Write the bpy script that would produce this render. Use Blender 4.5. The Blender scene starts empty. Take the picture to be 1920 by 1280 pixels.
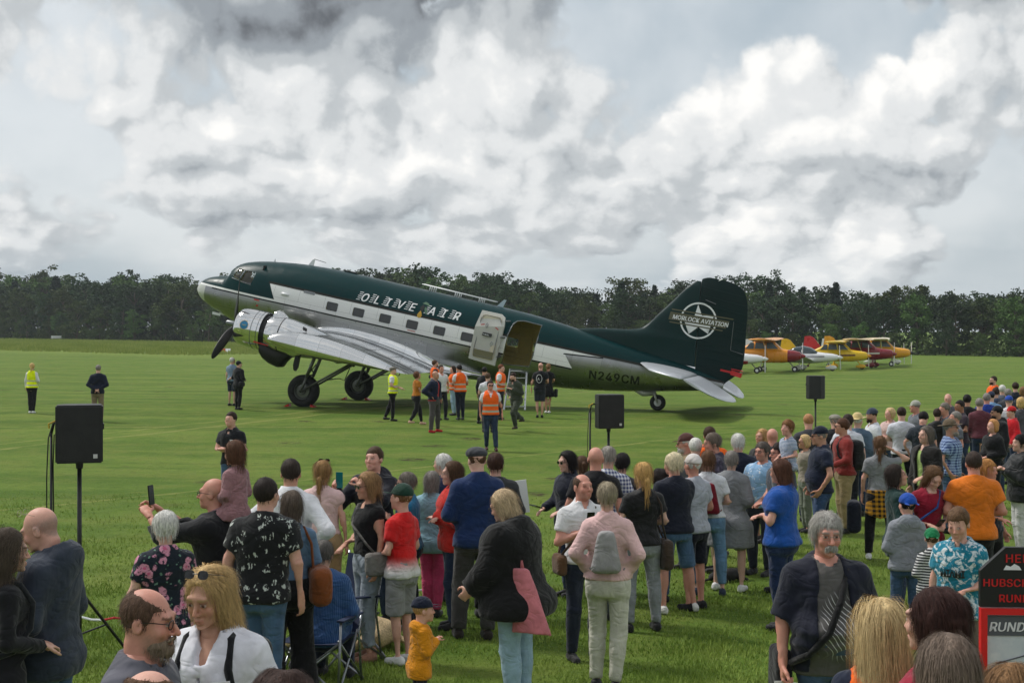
import bpy, bmesh, math, random
import numpy as np
from mathutils import Vector, Matrix
random.seed(7); np.random.seed(7)
R = math.radians
SC = bpy.context.scene
COL = SC.collection
# ---------------------------------------------------------------- camera
FPX = 1920*50/36          # focal length in photograph pixels
CH, YH = 2.78, 620.0      # camera height, horizon row
cam = bpy.data.cameras.new('camera'); camo = bpy.data.objects.new('camera', cam); COL.objects.link(camo)
cam.lens = 50; cam.sensor_width = 36; cam.sensor_fit = 'HORIZONTAL'
cam.clip_start = 0.1; cam.clip_end = 20000
cam.shift_y = -20/1920
camo.location = (0, 0, CH); camo.rotation_euler = (R(90), 0, 0)
SC.camera = camo
SC.render.resolution_x, SC.render.resolution_y = 1024, 682
# ---------------------------------------------------------------- world
SUN_EL, SUN_AZ = R(52), R(-60)      # sun in front-left, filtered by cloud
W = bpy.data.worlds.new('World'); SC.world = W; W.use_nodes = True
def build_sky(nt):
    N = nt.nodes; Lk = nt.links; N.clear()
    def nd(t, **k):
        n = N.new(t)
        for a, v in k.items(): setattr(n, a, v)
        return n
    def val(x):
        return x
    def put(sock, x):
        if isinstance(x, (int, float)): sock.default_value = x
        elif isinstance(x, tuple): sock.default_value = x
        else: Lk.new(x, sock)
    def mth(op, a, b=0.0, c=0.0, clamp=False):
        n = nd('ShaderNodeMath', operation=op, use_clamp=clamp)
        for i, x in enumerate((a, b, c)): put(n.inputs[i], x)
        return n.outputs[0]
    def sstep(x, lo, hi):
        n = nd('ShaderNodeMapRange', interpolation_type='SMOOTHSTEP')
        put(n.inputs[0], x); n.inputs[1].default_value = lo; n.inputs[2].default_value = hi
        return n.outputs[0]
    def mix(f, a, b):
        n = nd('ShaderNodeMix', data_type='RGBA'); put(n.inputs[0], f)
        put(n.inputs[6], a); put(n.inputs[7], b); return n.outputs[2]
    def comb(x, y, z):
        n = nd('ShaderNodeCombineXYZ'); put(n.inputs[0], x); put(n.inputs[1], y); put(n.inputs[2], z); return n.outputs[0]
    tc = nd('ShaderNodeTexCoord'); sep = nd('ShaderNodeSeparateXYZ'); Lk.new(tc.outputs['Generated'], sep.inputs[0])
    dx, dy, dz = sep.outputs
    az = mth('ARCTAN2', dx, dy)
    el = mth('MAXIMUM', dz, 0.0)
    zl = mth('MULTIPLY', mth('LOGARITHM', mth('ADD', el, 0.07), 2.718281828), 0.24)     # heights close up toward the horizon
    def coords(dzoff=0.0, xoff=0.0):
        return comb(mth('ADD', dx, xoff), dy, mth('ADD', zl, dzoff))
    def noise(vec, sc, det, rough, ty='FBM', dist=0.0, lac=2.0):
        n = nd('ShaderNodeTexNoise', noise_type=ty); n.noise_dimensions = '3D'
        if ty == 'FBM': n.normalize = True
        Lk.new(vec, n.inputs['Vector']); n.inputs['Scale'].default_value = sc; n.inputs['Detail'].default_value = det
        n.inputs['Roughness'].default_value = rough; n.inputs['Distortion'].default_value = dist; n.inputs['Lacunarity'].default_value = lac
        return n.outputs['Fac']
    # lumps: rounded heads at three sizes; the light comes from above and the left
    wv = nd('ShaderNodeTexNoise'); Lk.new(coords(), wv.inputs['Vector']); wv.inputs['Scale'].default_value = 8.0; wv.inputs['Detail'].default_value = 4; wv.inputs['Roughness'].default_value = .55
    def warp(vec, k):
        n = nd('ShaderNodeVectorMath', operation='MULTIPLY_ADD'); Lk.new(wv.outputs['Color'], n.inputs[0]); n.inputs[1].default_value = (k, k, k); Lk.new(vec, n.inputs[2]); return n.outputs[0]
    def heads(vec, sc):
        v = nd('ShaderNodeTexVoronoi', feature='F1'); v.inputs['Scale'].default_value = sc; Lk.new(vec, v.inputs['Vector'])
        d = v.outputs['Distance']; return mth('SUBTRACT', 1.0, mth('MULTIPLY', d, d))
    def dens(vec):
        w = warp(vec, .085)
        a = noise(vec, 5.4, 3, 0.5)
        s = mth('MULTIPLY_ADD', heads(w, 8.0), 0.22, a)
        s = mth('MULTIPLY_ADD', heads(w, 19.0), 0.15, s)
        s = mth('MULTIPLY_ADD', heads(w, 46.0), 0.085, s)
        return mth('MULTIPLY_ADD', noise(vec, 70.0, 5, 0.65), 0.10, s)
    c0, c1 = coords(), coords(0.015, -0.012)
    d0, d1 = dens(c0), dens(c1)
    lit = mth('SUBTRACT', d0, d1)                       # cloud faces that look up and to the left
    def blob(caz, cel, saz, sel):
        u = mth('DIVIDE', mth('SUBTRACT', az, caz), saz); v = mth('DIVIDE', mth('SUBTRACT', dz, cel), sel)
        r2 = mth('ADD', mth('MULTIPLY', u, u), mth('MULTIPLY', v, v))
        return mth('EXPONENT', mth('MULTIPLY', r2, -1.0))
    P = lambda x, y: (math.atan((x-960)/FPX), math.sin(math.atan((YH-y)/FPX)))
    dark = None
    for (x, y, sx, sy, k) in SKY_DARK:
        a, e = P(x, y); g = mth('MULTIPLY', blob(a, e, sx/FPX, sy/FPX), k)
        dark = g if dark is None else mth('ADD', dark, g)
    bank = noise(coords(0.35, 3.1), 3.4, 2, 0.45)
    # broken cumulus in front of a smooth grey-blue veil
    mass = mth('ADD', mth('MULTIPLY_ADD', bank, 0.55, d0), mth('MULTIPLY', mth('ABSOLUTE', dark), SKY_MASS))
    cover = sstep(mass, 1.075, 1.15)
    br = mth('MULTIPLY_ADD', mth('SUBTRACT', bank, 0.5), 0.45, SKY_BR)
    br = mth('ADD', br, mth('MULTIPLY', lit, 2.0))
    br = mth('ADD', br, mth('MULTIPLY', mth('SUBTRACT', d0, 0.80), 0.55))
    br = mth('SUBTRACT', br, mth('MULTIPLY', dark, mth('MULTIPLY_ADD', d0, 0.5, 0.6)))
    ramp = nd('ShaderNodeValToRGB'); Lk.new(br, ramp.inputs[0])
    cr = ramp.color_ramp; cr.interpolation = 'EASE'
    cr.elements[0].position = 0.0; cr.elements[0].color = (.115, .125, .14, 1)
    cr.elements[1].position = 1.0; cr.elements[1].color = (.95, .94, .915, 1)
    for p, c in ((.3, (.30, .33, .36, 1)), (.52, (.50, .53, .55, 1)), (.75, (.74, .755, .76, 1))):
        e = cr.elements.new(p); e.color = c
    sky = nd('ShaderNodeTexSky', sky_type='NISHITA'); sky.sun_disc = False
    sky.sun_elevation = SUN_EL; sky.sun_rotation = SUN_AZ; sky.dust_density = 2.0
    sk = nd('ShaderNodeVectorMath', operation='SCALE'); Lk.new(sky.outputs[0], sk.inputs[0]); sk.inputs['Scale'].default_value = 0.09
    veil = mix(sstep(noise(coords(1.1, 7.0), 6.5, 5, 0.5), 0.32, 0.68), (.44, .51, .56, 1), (.72, .755, .775, 1))
    gap = mix(0.86, sk.outputs[0], veil)
    full = mix(cover, gap, ramp.outputs[0])
    # distant cloud deck thickens into a flat blue-grey layer toward the horizon
    hz = sstep(dz, 0.075, 0.005)
    st = noise(comb(mth('MULTIPLY', az, 3.0), mth('MULTIPLY', dz, 26.0), 4.2), 1.6, 6, 0.55)
    stc = mix(sstep(st, 0.36, 0.68), (.36, .44, .50, 1), (.66, .70, .72, 1))
    full = mix(mth('MULTIPLY', hz, 0.6), full, stc)
    bg = nd('ShaderNodeBackground'); Lk.new(full, bg.inputs[0]); bg.inputs[1].default_value = 1.0
    out = nd('ShaderNodeOutputWorld'); Lk.new(bg.outputs[0], out.inputs[0])
SKY_BR, SKY_MASS = 0.57, 0.45
SKY_DARK = [(700, 10, 450, 100, .34), (520, 60, 160, 60, .16), (1720, -20, 280, 65, .48), (1050, 330, 200, 60, .06), (1680, 340, 220, 50, .10), (500, 420, 350, 60, .05),
            (90, 170, 170, 170, -.16), (1380, 120, 330, 130, -.14), (760, 300, 160, 70, -.08), (1620, 170, 220, 110, -.10)]
build_sky(W.node_tree)
try: W.cycles.sampling_method = 'MANUAL'; W.cycles.sample_map_resolution = 512
except Exception: pass
# ---------------------------------------------------------------- sun
sl = bpy.data.lights.new('sun', 'SUN'); sl.energy = 2.3; sl.angle = R(10); sl.color = (1, .96, .90)
so = bpy.data.objects.new('sun', sl); COL.objects.link(so); so.location = (0, 0, 60)
sd = Vector((math.sin(SUN_AZ)*math.cos(SUN_EL), math.cos(SUN_AZ)*math.cos(SUN_EL), math.sin(SUN_EL)))
so.rotation_euler = sd.to_track_quat('Z', 'Y').to_euler()
# ---------------------------------------------------------------- exposure and render
vs = SC.view_settings; vs.view_transform = 'Standard'; vs.look = 'None'; vs.exposure = 0.14; vs.gamma = 1; vs.use_curve_mapping = False
SC.render.engine = 'CYCLES'
cy = SC.cycles; cy.use_denoising = True; cy.max_bounces = 6; cy.diffuse_bounces = 2; cy.glossy_bounces = 3; cy.transmission_bounces = 4; cy.transparent_max_bounces = 6
cy.caustics_reflective = False; cy.caustics_refractive = False; cy.use_adaptive_sampling = True; cy.adaptive_threshold = 0.02
# ================================================================ helpers
def link(o, parent=None):
    COL.objects.link(o)
    if parent is not None: o.parent = parent
    return o
def tag(o, label=None, cat=None, group=None, kind=None):
    if label: o['label'] = label
    if cat: o['category'] = cat
    if group: o['group'] = group
    if kind: o['kind'] = kind
    return o
def empty(name, loc=(0, 0, 0), rz=0.0):
    o = bpy.data.objects.new(name, None); COL.objects.link(o)
    o.empty_display_size = .1; o.location = loc; o.rotation_euler = (0, 0, rz); return o
def mesh_np(name, V, Fq, mats, smooth=True, midx=None):
    """V (n,3), Fq (m,3|4) arrays -> mesh"""
    V = np.asarray(V, np.float32); Fq = np.asarray(Fq, np.int32)
    me = bpy.data.meshes.new(name); k = Fq.shape[1]; m = len(Fq)
    me.vertices.add(len(V)); me.vertices.foreach_set('co', V.ravel())
    me.loops.add(m*k); me.loops.foreach_set('vertex_index', Fq.ravel())
    me.polygons.add(m); me.polygons.foreach_set('loop_start', np.arange(0, m*k, k, dtype=np.int32))
    me.polygons.foreach_set('loop_total', np.full(m, k, np.int32))
    if smooth: me.polygons.foreach_set('use_smooth', np.ones(m, bool))
    for mm in (mats if isinstance(mats, (list, tuple)) else [mats]): me.materials.append(mm)
    if midx is not None: me.polygons.foreach_set('material_index', np.asarray(midx, np.int32))
    me.update(calc_edges=True); return me
def obj(name, me, parent=None):
    return link(bpy.data.objects.new(name, me), parent)
class MB:
    """collects faces, then builds ONE mesh"""
    def __init__(s): s.v = []; s.f = []; s.m = []; s.cur = 0
    def add(s, vs, fs, m=None):
        o = len(s.v); s.v += [tuple(v) for v in vs]; s.f += [tuple(i+o for i in f) for f in fs]; s.m += [s.cur if m is None else m]*len(fs); return s
    def box(s, c, d, rot=None, m=None):
        hx, hy, hz = d[0]/2, d[1]/2, d[2]/2
        vs = [Vector((x*hx, y*hy, z*hz)) for x in (-1, 1) for y in (-1, 1) for z in (-1, 1)]
        if rot is not None: vs = [rot @ v for v in vs]
        vs = [v+Vector(c) for v in vs]
        return s.add(vs, [(0, 1, 3, 2), (4, 6, 7, 5), (0, 4, 5, 1), (2, 3, 7, 6), (0, 2, 6, 4), (1, 5, 7, 3)], m)
    def tube(s, pts, rad, n=8, m=None, cap=True):
        pts = [Vector(p) for p in pts]; k = len(pts)
        if not isinstance(rad, (list, tuple)): rad = [rad]*k
        vs = []; up = None
        for i, p in enumerate(pts):
            t = (pts[min(i+1, k-1)]-pts[max(i-1, 0)]).normalized()
            if up is None or abs(up.dot(t)) > .95:
                up = Vector((0, 0, 1)) if abs(t.z) < .9 else Vector((1, 0, 0))
            a = t.cross(up).normalized(); b = a.cross(t).normalized(); up = b
            for j in range(n):
                an = 2*math.pi*j/n; vs.append(p+(a*math.cos(an)+b*math.sin(an))*rad[i])
        fs = [(i*n+j, i*n+(j+1) % n, (i+1)*n+(j+1) % n, (i+1)*n+j) for i in range(k-1) for j in range(n)]
        if cap: fs += [tuple(range(n-1, -1, -1)), tuple(range((k-1)*n, k*n))]
        return s.add(vs, fs, m)
    def lathe(s, prof, origin=(0, 0, 0), axis='z', n=24, m=None, cap=True):
        """prof: (t along axis, radius)"""
        vs = []
        for t, r in prof:
            for j in range(n):
                an = 2*math.pi*j/n; c, q = r*math.cos(an), r*math.sin(an)
                p = {'z': (c, q, t), 'x': (t, c, q), 'y': (q, t, c)}[axis]
                vs.append(Vector(p)+Vector(origin))
        k = len(prof)
        fs = [(i*n+j, i*n+(j+1) % n, (i+1)*n+(j+1) % n, (i+1)*n+j) for i in range(k-1) for j in range(n)]
        if cap: fs += [tuple(range(n-1, -1, -1)), tuple(range((k-1)*n, k*n))]
        return s.add(vs, fs, m)
    def prism(s, poly, d0, d1, plane='xz', m=None):
        """poly 2D outline extruded between d0 and d1 on the third axis"""
        n = len(poly); f = {'xz': lambda p, d: (p[0], d, p[1]), 'yz': lambda p, d: (d, p[0], p[1]), 'xy': lambda p, d: (p[0], p[1], d)}[plane]
        vs = [f(p, d0) for p in poly]+[f(p, d1) for p in poly]
        fs = [tuple(range(n)), tuple(range(2*n-1, n-1, -1))]+[(i, i+n, (i+1) % n+n, (i+1) % n) for i in range(n)]
        return s.add(vs, fs, m)
    def build(s, name, mats, parent=None, smooth=False, angle=None, fix=True):
        me = bpy.data.meshes.new(name); me.from_pydata(s.v, [], s.f)
        for mm in (mats if isinstance(mats, (list, tuple)) else [mats]): me.materials.append(mm)
        if len(me.materials) > 1: me.polygons.foreach_set('material_index', s.m)
        if fix:
            bm = bmesh.new(); bm.from_mesh(me); bmesh.ops.recalc_face_normals(bm, faces=bm.faces); bm.to_mesh(me); bm.free()
        if smooth or angle:
            me.polygons.foreach_set('use_smooth', [True]*len(me.polygons))
            if angle: me.set_sharp_from_angle(angle=R(angle))
        me.update(); return obj(name, me, parent)
def loft(mb, rings, closed=True, cap=True, m=None):
    n = len(rings[0]); vs = [p for r in rings for p in r]; k = len(rings)
    rng = range(n) if closed else range(n-1)
    fs = [(i*n+j, i*n+(j+1) % n, (i+1)*n+(j+1) % n, (i+1)*n+j) for i in range(k-1) for j in rng]
    if cap and closed: fs += [tuple(range(n-1, -1, -1)), tuple(range((k-1)*n, k*n))]
    return mb.add(vs, fs, m)
def pchip(xs, ys):
    xs = np.array(xs, float); ys = np.array(ys, float); h = np.diff(xs); d = np.diff(ys)/h
    m = np.zeros(len(xs)); m[0], m[-1] = d[0], d[-1]
    for i in range(1, len(xs)-1):
        if d[i-1]*d[i] > 0:
            w1, w2 = 2*h[i]+h[i-1], h[i]+2*h[i-1]; m[i] = (w1+w2)/(w1/d[i-1]+w2/d[i])
    def f(x):
        x = np.clip(np.asarray(x, float), xs[0], xs[-1]); i = np.clip(np.searchsorted(xs, x, 'right')-1, 0, len(xs)-2)
        t = (x-xs[i])/h[i]
        return (2*t**3-3*t**2+1)*ys[i]+(t**3-2*t**2+t)*h[i]*m[i]+(-2*t**3+3*t**2)*ys[i+1]+(t**3-t**2)*h[i]*m[i+1]
    return f
# ---------------------------------------------------------------- materials
MC = {}
def srgb(r, g, b):
    f = lambda c: ((c/255+.055)/1.055)**2.4 if c/255 > .04045 else c/255/12.92
    return (f(r), f(g), f(b), 1)
class NT:
    def __init__(s, name):
        s.m = bpy.data.materials.new(name); s.m.use_nodes = True; s.t = s.m.node_tree; s.N = s.t.nodes; s.L = s.t.links
        s.b = s.N['Principled BSDF']
    def nd(s, t, **k):
        n = s.N.new(t)
        for a, v in k.items(): setattr(n, a, v)
        return n
    def put(s, sock, x):
        if isinstance(x, (int, float, tuple, list)): sock.default_value = x
        else: s.L.new(x, sock)
    def math(s, op, a, b=0.0, c=0.0, clamp=False):
        n = s.nd('ShaderNodeMath', operation=op, use_clamp=clamp)
        for i, x in enumerate((a, b, c)): s.put(n.inputs[i], x)
        return n.outputs[0]
    def mix(s, f, a, b, blend='MIX'):
        n = s.nd('ShaderNodeMix', data_type='RGBA', blend_type=blend); s.put(n.inputs[0], f); s.put(n.inputs[6], a); s.put(n.inputs[7], b); return n.outputs[2]
    def step(s, x, lo, hi, a=0.0, b=1.0):
        n = s.nd('ShaderNodeMapRange', interpolation_type='SMOOTHSTEP'); s.put(n.inputs[0], x)
        for i, v in enumerate((lo, hi, a, b)): n.inputs[i+1].default_value = v
        return n.outputs[0]
    def coord(s, kind='Object', scale=(1, 1, 1), loc=(0, 0, 0), rot=(0, 0, 0)):
        tc = s.nd('ShaderNodeTexCoord'); mp = s.nd('ShaderNodeMapping'); s.L.new(tc.outputs[kind], mp.inputs[0])
        mp.inputs['Scale'].default_value = scale; mp.inputs['Location'].default_value = loc; mp.inputs['Rotation'].default_value = rot
        return mp.outputs[0]
    def xyz(s, vec):
        n = s.nd('ShaderNodeSeparateXYZ'); s.L.new(vec, n.inputs[0]); return n.outputs
    def noise(s, vec, sc, det=3, rough=.5, dist=0, col=False):
        n = s.nd('ShaderNodeTexNoise'); s.L.new(vec, n.inputs['Vector']); n.inputs['Scale'].default_value = sc; n.inputs['Detail'].default_value = det
        n.inputs['Roughness'].default_value = rough; n.inputs['Distortion'].default_value = dist; return n.outputs['Color' if col else 'Fac']
    def voro(s, vec, sc, feat='F1', out='Distance'):
        n = s.nd('ShaderNodeTexVoronoi', feature=feat); s.L.new(vec, n.inputs['Vector']); n.inputs['Scale'].default_value = sc; return n.outputs[out]
    def bump(s, h, strength=.3, dist=.01):
        n = s.nd('ShaderNodeBump'); s.put(n.inputs['Height'], h); n.inputs['Strength'].default_value = strength; n.inputs['Distance'].default_value = dist
        s.L.new(n.outputs[0], s.b.inputs['Normal']); return n
    def set(s, **k):
        for a, v in k.items(): s.put(s.b.inputs[{'color': 'Base Color', 'rough': 'Roughness', 'metal': 'Metallic', 'spec': 'Specular IOR Level', 'coat': 'Coat Weight', 'sheen': 'Sheen Weight', 'trans': 'Transmission Weight', 'alpha': 'Alpha', 'sss': 'Subsurface Weight'}[a]], v)
        return s
def plain(name, rgb, rough=.5, metal=0, spec=.5, var=.12, vs=6, bump=0, coat=0):
    """painted / plastic / metal surface with slight procedural wear"""
    if name in MC: return MC[name]
    n = NT(name); c = srgb(*rgb); v = n.coord()
    f = n.noise(v, vs, 5, .6)
    lo = tuple(x*(1-var) for x in c[:3])+(1,); hi = tuple(min(1, x*(1+var)) for x in c[:3])+(1,)
    n.set(color=n.mix(f, lo, hi), rough=n.step(f, .25, .75, max(.03, rough*.8), min(1, rough*1.2)), metal=metal, spec=spec, coat=coat)
    if bump: n.bump(n.noise(v, 60, 3), bump, .004)
    MC[name] = n.m; return n.m
# ---------------------------------------------------------------- ground shape
_gp = pchip([-50, 0, 5.5, 7.5, 9.5, 12, 16, 20, 27, 37, 46, 52, 80, 110, 180, 240, 5000], [.12, .12, .12, 0, -.12, -.20, -.28, -.34, -.38, -.28, -.12, 0, -.12, -.22, -.08, 0, 0])
def ground(X, Y):
    return _gp(Y) - 0.0085*np.asarray(X, float)
def g1(X, Y): return float(ground(X, Y))
def at_depth(px, Y): return (px-960)/FPX*Y
def row_of(z, Y): return YH+(CH-z)*FPX/Y
def place(px, ytop, H):
    """depth at which something H metres tall, standing on the ground in column px, reaches up to row ytop"""
    Y = 20.0
    for _ in range(60):
        zt = g1(at_depth(px, Y), Y)+H; s = (ytop-YH)/(CH-zt); Y = .5*Y+.5*FPX/max(s, 5)
    return at_depth(px, Y), Y
def on_ground(px, yfoot):
    """point of the ground seen at a pixel"""
    Y = 20.0
    for _ in range(60):
        z = g1(at_depth(px, Y), Y); Y = .5*Y+.5*FPX*(CH-z)/max(yfoot-YH, 1)
    return at_depth(px, Y), Y
# ================================================================ ground
TL0, TL1 = Vector((-110, 307)), Vector((67, 185))       # edge of the wood, as a line on the ground
tdir = (TL1-TL0).normalized(); tnor = Vector((-tdir.y, tdir.x))   # points away from the camera
if tnor.y < 0: tnor = -tnor
TRACKS = [(on_ground(0, 842), on_ground(640, 772), .16), (on_ground(0, 832), on_ground(640, 764), .10), (on_ground(470, 800), on_ground(1000, 800), .10), (on_ground(1200, 830), on_ground(1700, 770), .10)]
def make_ground():
    ys = np.unique(np.concatenate([np.linspace(-40, 8, 13), np.linspace(8, 60, 105), np.linspace(60, 320, 66), np.geomspace(320, 6000, 20)]))
    xs = np.unique(np.concatenate([-np.geomspace(60, 6000, 14), np.linspace(-60, 60, 61), np.geomspace(60, 6000, 14)]))
    X, Y = np.meshgrid(xs, ys, indexing='ij')
    Xc = np.clip(X, -250, 250)
    Z = ground(Xc, Y) + .012*np.sin(X*1.7+Y*.6)*np.sin(Y*1.1-X*.4)*(Y > 9)
    nx, ny = X.shape; V = np.stack([X, Y, Z], -1).reshape(-1, 3)
    i, j = np.meshgrid(np.arange(nx-1), np.arange(ny-1), indexing='ij'); a = (i*ny+j).ravel()
    Fq = np.stack([a, a+ny, a+ny+1, a+1], 1)
    n = NT('mown_grass'); v = n.coord()
    x, y, z = n.xyz(v)
    st = n.nd('ShaderNodeMapping'); n.L.new(v, st.inputs[0]); st.inputs['Rotation'].default_value = (0, 0, R(8)); st.inputs['Scale'].default_value = (.12, 1, 1)
    lane = n.noise(st.outputs[0], .5, 5, .6, .5)                  # lanes the mower left
    big = n.noise(v, .10, 5, .6); mid = n.noise(v, .75, 6, .65, .3); sml = n.noise(v, 4.5, 5, .7); fine = n.noise(v, 22, 5, .7)
    c = n.mix(n.step(lane, .36, .64), srgb(80, 106, 34), srgb(112, 132, 54))
    c = n.mix(n.step(big, .38, .64, 0, .6), c, srgb(86, 116, 38))
    c = n.mix(n.step(mid, .44, .66, 0, .6), c, srgb(114, 124, 56))
    c = n.mix(n.step(mid, .50, .30, 0, .5), c, srgb(68, 100, 26))
    c = n.mix(n.step(sml, .46, .68, 0, .32), c, srgb(56, 82, 24))
    c = n.mix(n.step(fine, .48, .72, 0, .55), c, srgb(124, 140, 62))
    patch = n.noise(v, .42, 6, .68, .6)                            # worn, mossy or dug-up bits
    c = n.mix(n.step(patch, .655, .72, 0, .75), c, srgb(96, 84, 52))
    dots = n.voro(v, .33); c = n.mix(n.math('MULTIPLY', n.step(dots, .16, .07), n.step(sml, .42, .55)), c, srgb(64, 56, 34))   # molehills and divots
    # pale wheel tracks across the field
    for (x0, y0), (x1, y1), w_ in TRACKS:
        L_ = math.hypot(x1-x0, y1-y0); nx_, ny_ = -(y1-y0)/L_, (x1-x0)/L_
        dd = n.math('ABSOLUTE', n.math('ADD', n.math('ADD', n.math('MULTIPLY', x, nx_), n.math('MULTIPLY', y, ny_)), n.math('MULTIPLY_ADD', mid, .5, -(x0*nx_+y0*ny_)-.25)))
        c = n.mix(n.math('MULTIPLY', n.step(dd, w_, w_*.3), n.step(mid, .3, .6, .15, .6)), c, srgb(148, 148, 84))
    # strip left to grow tall in front of the wood
    nv = n.math('ADD', n.math('MULTIPLY', n.math('SUBTRACT', x, TL0.x), tnor.x), n.math('MULTIPLY', n.math('SUBTRACT', y, TL0.y), tnor.y))
    edge = n.math('ADD', nv, n.math('MULTIPLY', n.noise(v, .04, 3), 14))
    along = n.step(x, 10, -40)
    rough = n.math('MULTIPLY', n.step(edge, -88, -80), along)
    c = n.mix(n.math('MULTIPLY', rough, n.step(n.noise(st.outputs[0], .8, 4), .3, .7, .25, .7)), c, srgb(122, 138, 62))
    n.set(color=c, rough=.9, spec=.15)
    n.bump(n.math('ADD', n.math('ADD', n.math('MULTIPLY', fine, .6), n.math('MULTIPLY', sml, 1.0)), n.math('MULTIPLY', mid, .8)), .8, .10)
    tag(obj('ground', mesh_np('ground', V, Fq, n.m)), kind='structure')
make_ground()
def grass_blades():
    rs = np.random.RandomState(3); bits = []
    for y0, y1, den, hh in ((10.4, 13, 2600, .042), (13, 16.5, 1500, .042), (16.5, 21, 620, .042), (21, 27, 150, .04)):
        xm = .385*y1; n = int(2*xm*(y1-y0)*den)
        x = rs.uniform(-xm, xm, n); y = rs.uniform(y0, y1, n); k = np.abs(x) < .385*y
        x, y = x[k], y[k]
        # clumpy
        cl = np.sin(x*2.3+1.3*np.sin(y*1.9))*np.sin(y*2.7+1.1*np.sin(x*2.1))
        k = rs.rand(len(x)) < .62+.38*cl; x, y, cl = x[k], y[k], cl[k]
        h = hh*(.6+.8*rs.rand(len(x)))*(1+.35*cl); w = .0045+.003*rs.rand(len(x))+.0022*(y0-10)/8
        bits.append((x, y, h, w))
    x, y, h, w = (np.concatenate(q) for q in zip(*bits)); n = len(x)
    a = rs.uniform(0, 2*np.pi, n); ln = rs.uniform(.1, .75, n)*h; b = rs.uniform(0, 2*np.pi, n)
    z = ground(x, y)-.006
    V = np.empty((n, 3, 3), np.float32)
    V[:, 0] = np.stack([x-np.cos(a)*w, y-np.sin(a)*w, z], 1); V[:, 1] = np.stack([x+np.cos(a)*w, y+np.sin(a)*w, z], 1)
    V[:, 2] = np.stack([x+np.cos(b)*ln, y+np.sin(b)*ln, z+h], 1)
    m = NT('grass_blade'); v = m.coord(); f = m.noise(v, 1.1, 4, .6); g = m.noise(v, 30, 2)
    c = m.mix(m.step(f, .3, .7), srgb(102, 132, 46), srgb(138, 158, 72)); c = m.mix(m.step(g, .35, .75, 0, .7), c, srgb(146, 160, 76))
    m.set(color=c, rough=.7, spec=.25)
    tag(obj('grass', mesh_np('grass', V.reshape(-1, 3), np.arange(3*n).reshape(-1, 3), m.m, smooth=False)), 'short mown grass of the airfield', 'grass', kind='stuff')
grass_blades()
# ================================================================ trees
def leaf_mat(name, a, b):
    n = NT(name); v = n.coord(); oi = n.nd('ShaderNodeObjectInfo')
    f = n.noise(v, .7, 4, .6); g = n.noise(v, 5, 2)
    c = n.mix(n.step(f, .3, .7), srgb(*a), srgb(*b)); c = n.mix(n.step(g, .4, .8, 0, .5), c, srgb(*[int(q*1.25) for q in b]))
    hs = n.nd('ShaderNodeHueSaturation'); n.L.new(c, hs.inputs['Color']); n.put(hs.inputs['Hue'], n.math('MULTIPLY_ADD', oi.outputs['Random'], .03, .485)); n.put(hs.inputs['Value'], n.math('MULTIPLY_ADD', oi.outputs['Random'], .5, .72))
    n.set(color=hs.outputs[0], rough=.75, spec=.2); return n.m
BARK = plain('bark', (84, 74, 62), .9, bump=.5, var=.3, vs=3)
LEAF = [leaf_mat('leaf_dark', (40, 60, 36), (54, 74, 42)), leaf_mat('leaf_olive', (60, 74, 38), (76, 90, 46)), leaf_mat('leaf_rust', (74, 66, 42), (86, 78, 50)), leaf_mat('leaf_fir', (30, 48, 36), (40, 58, 42)), leaf_mat('leaf_light', (64, 88, 42), (82, 106, 50))]
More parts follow.
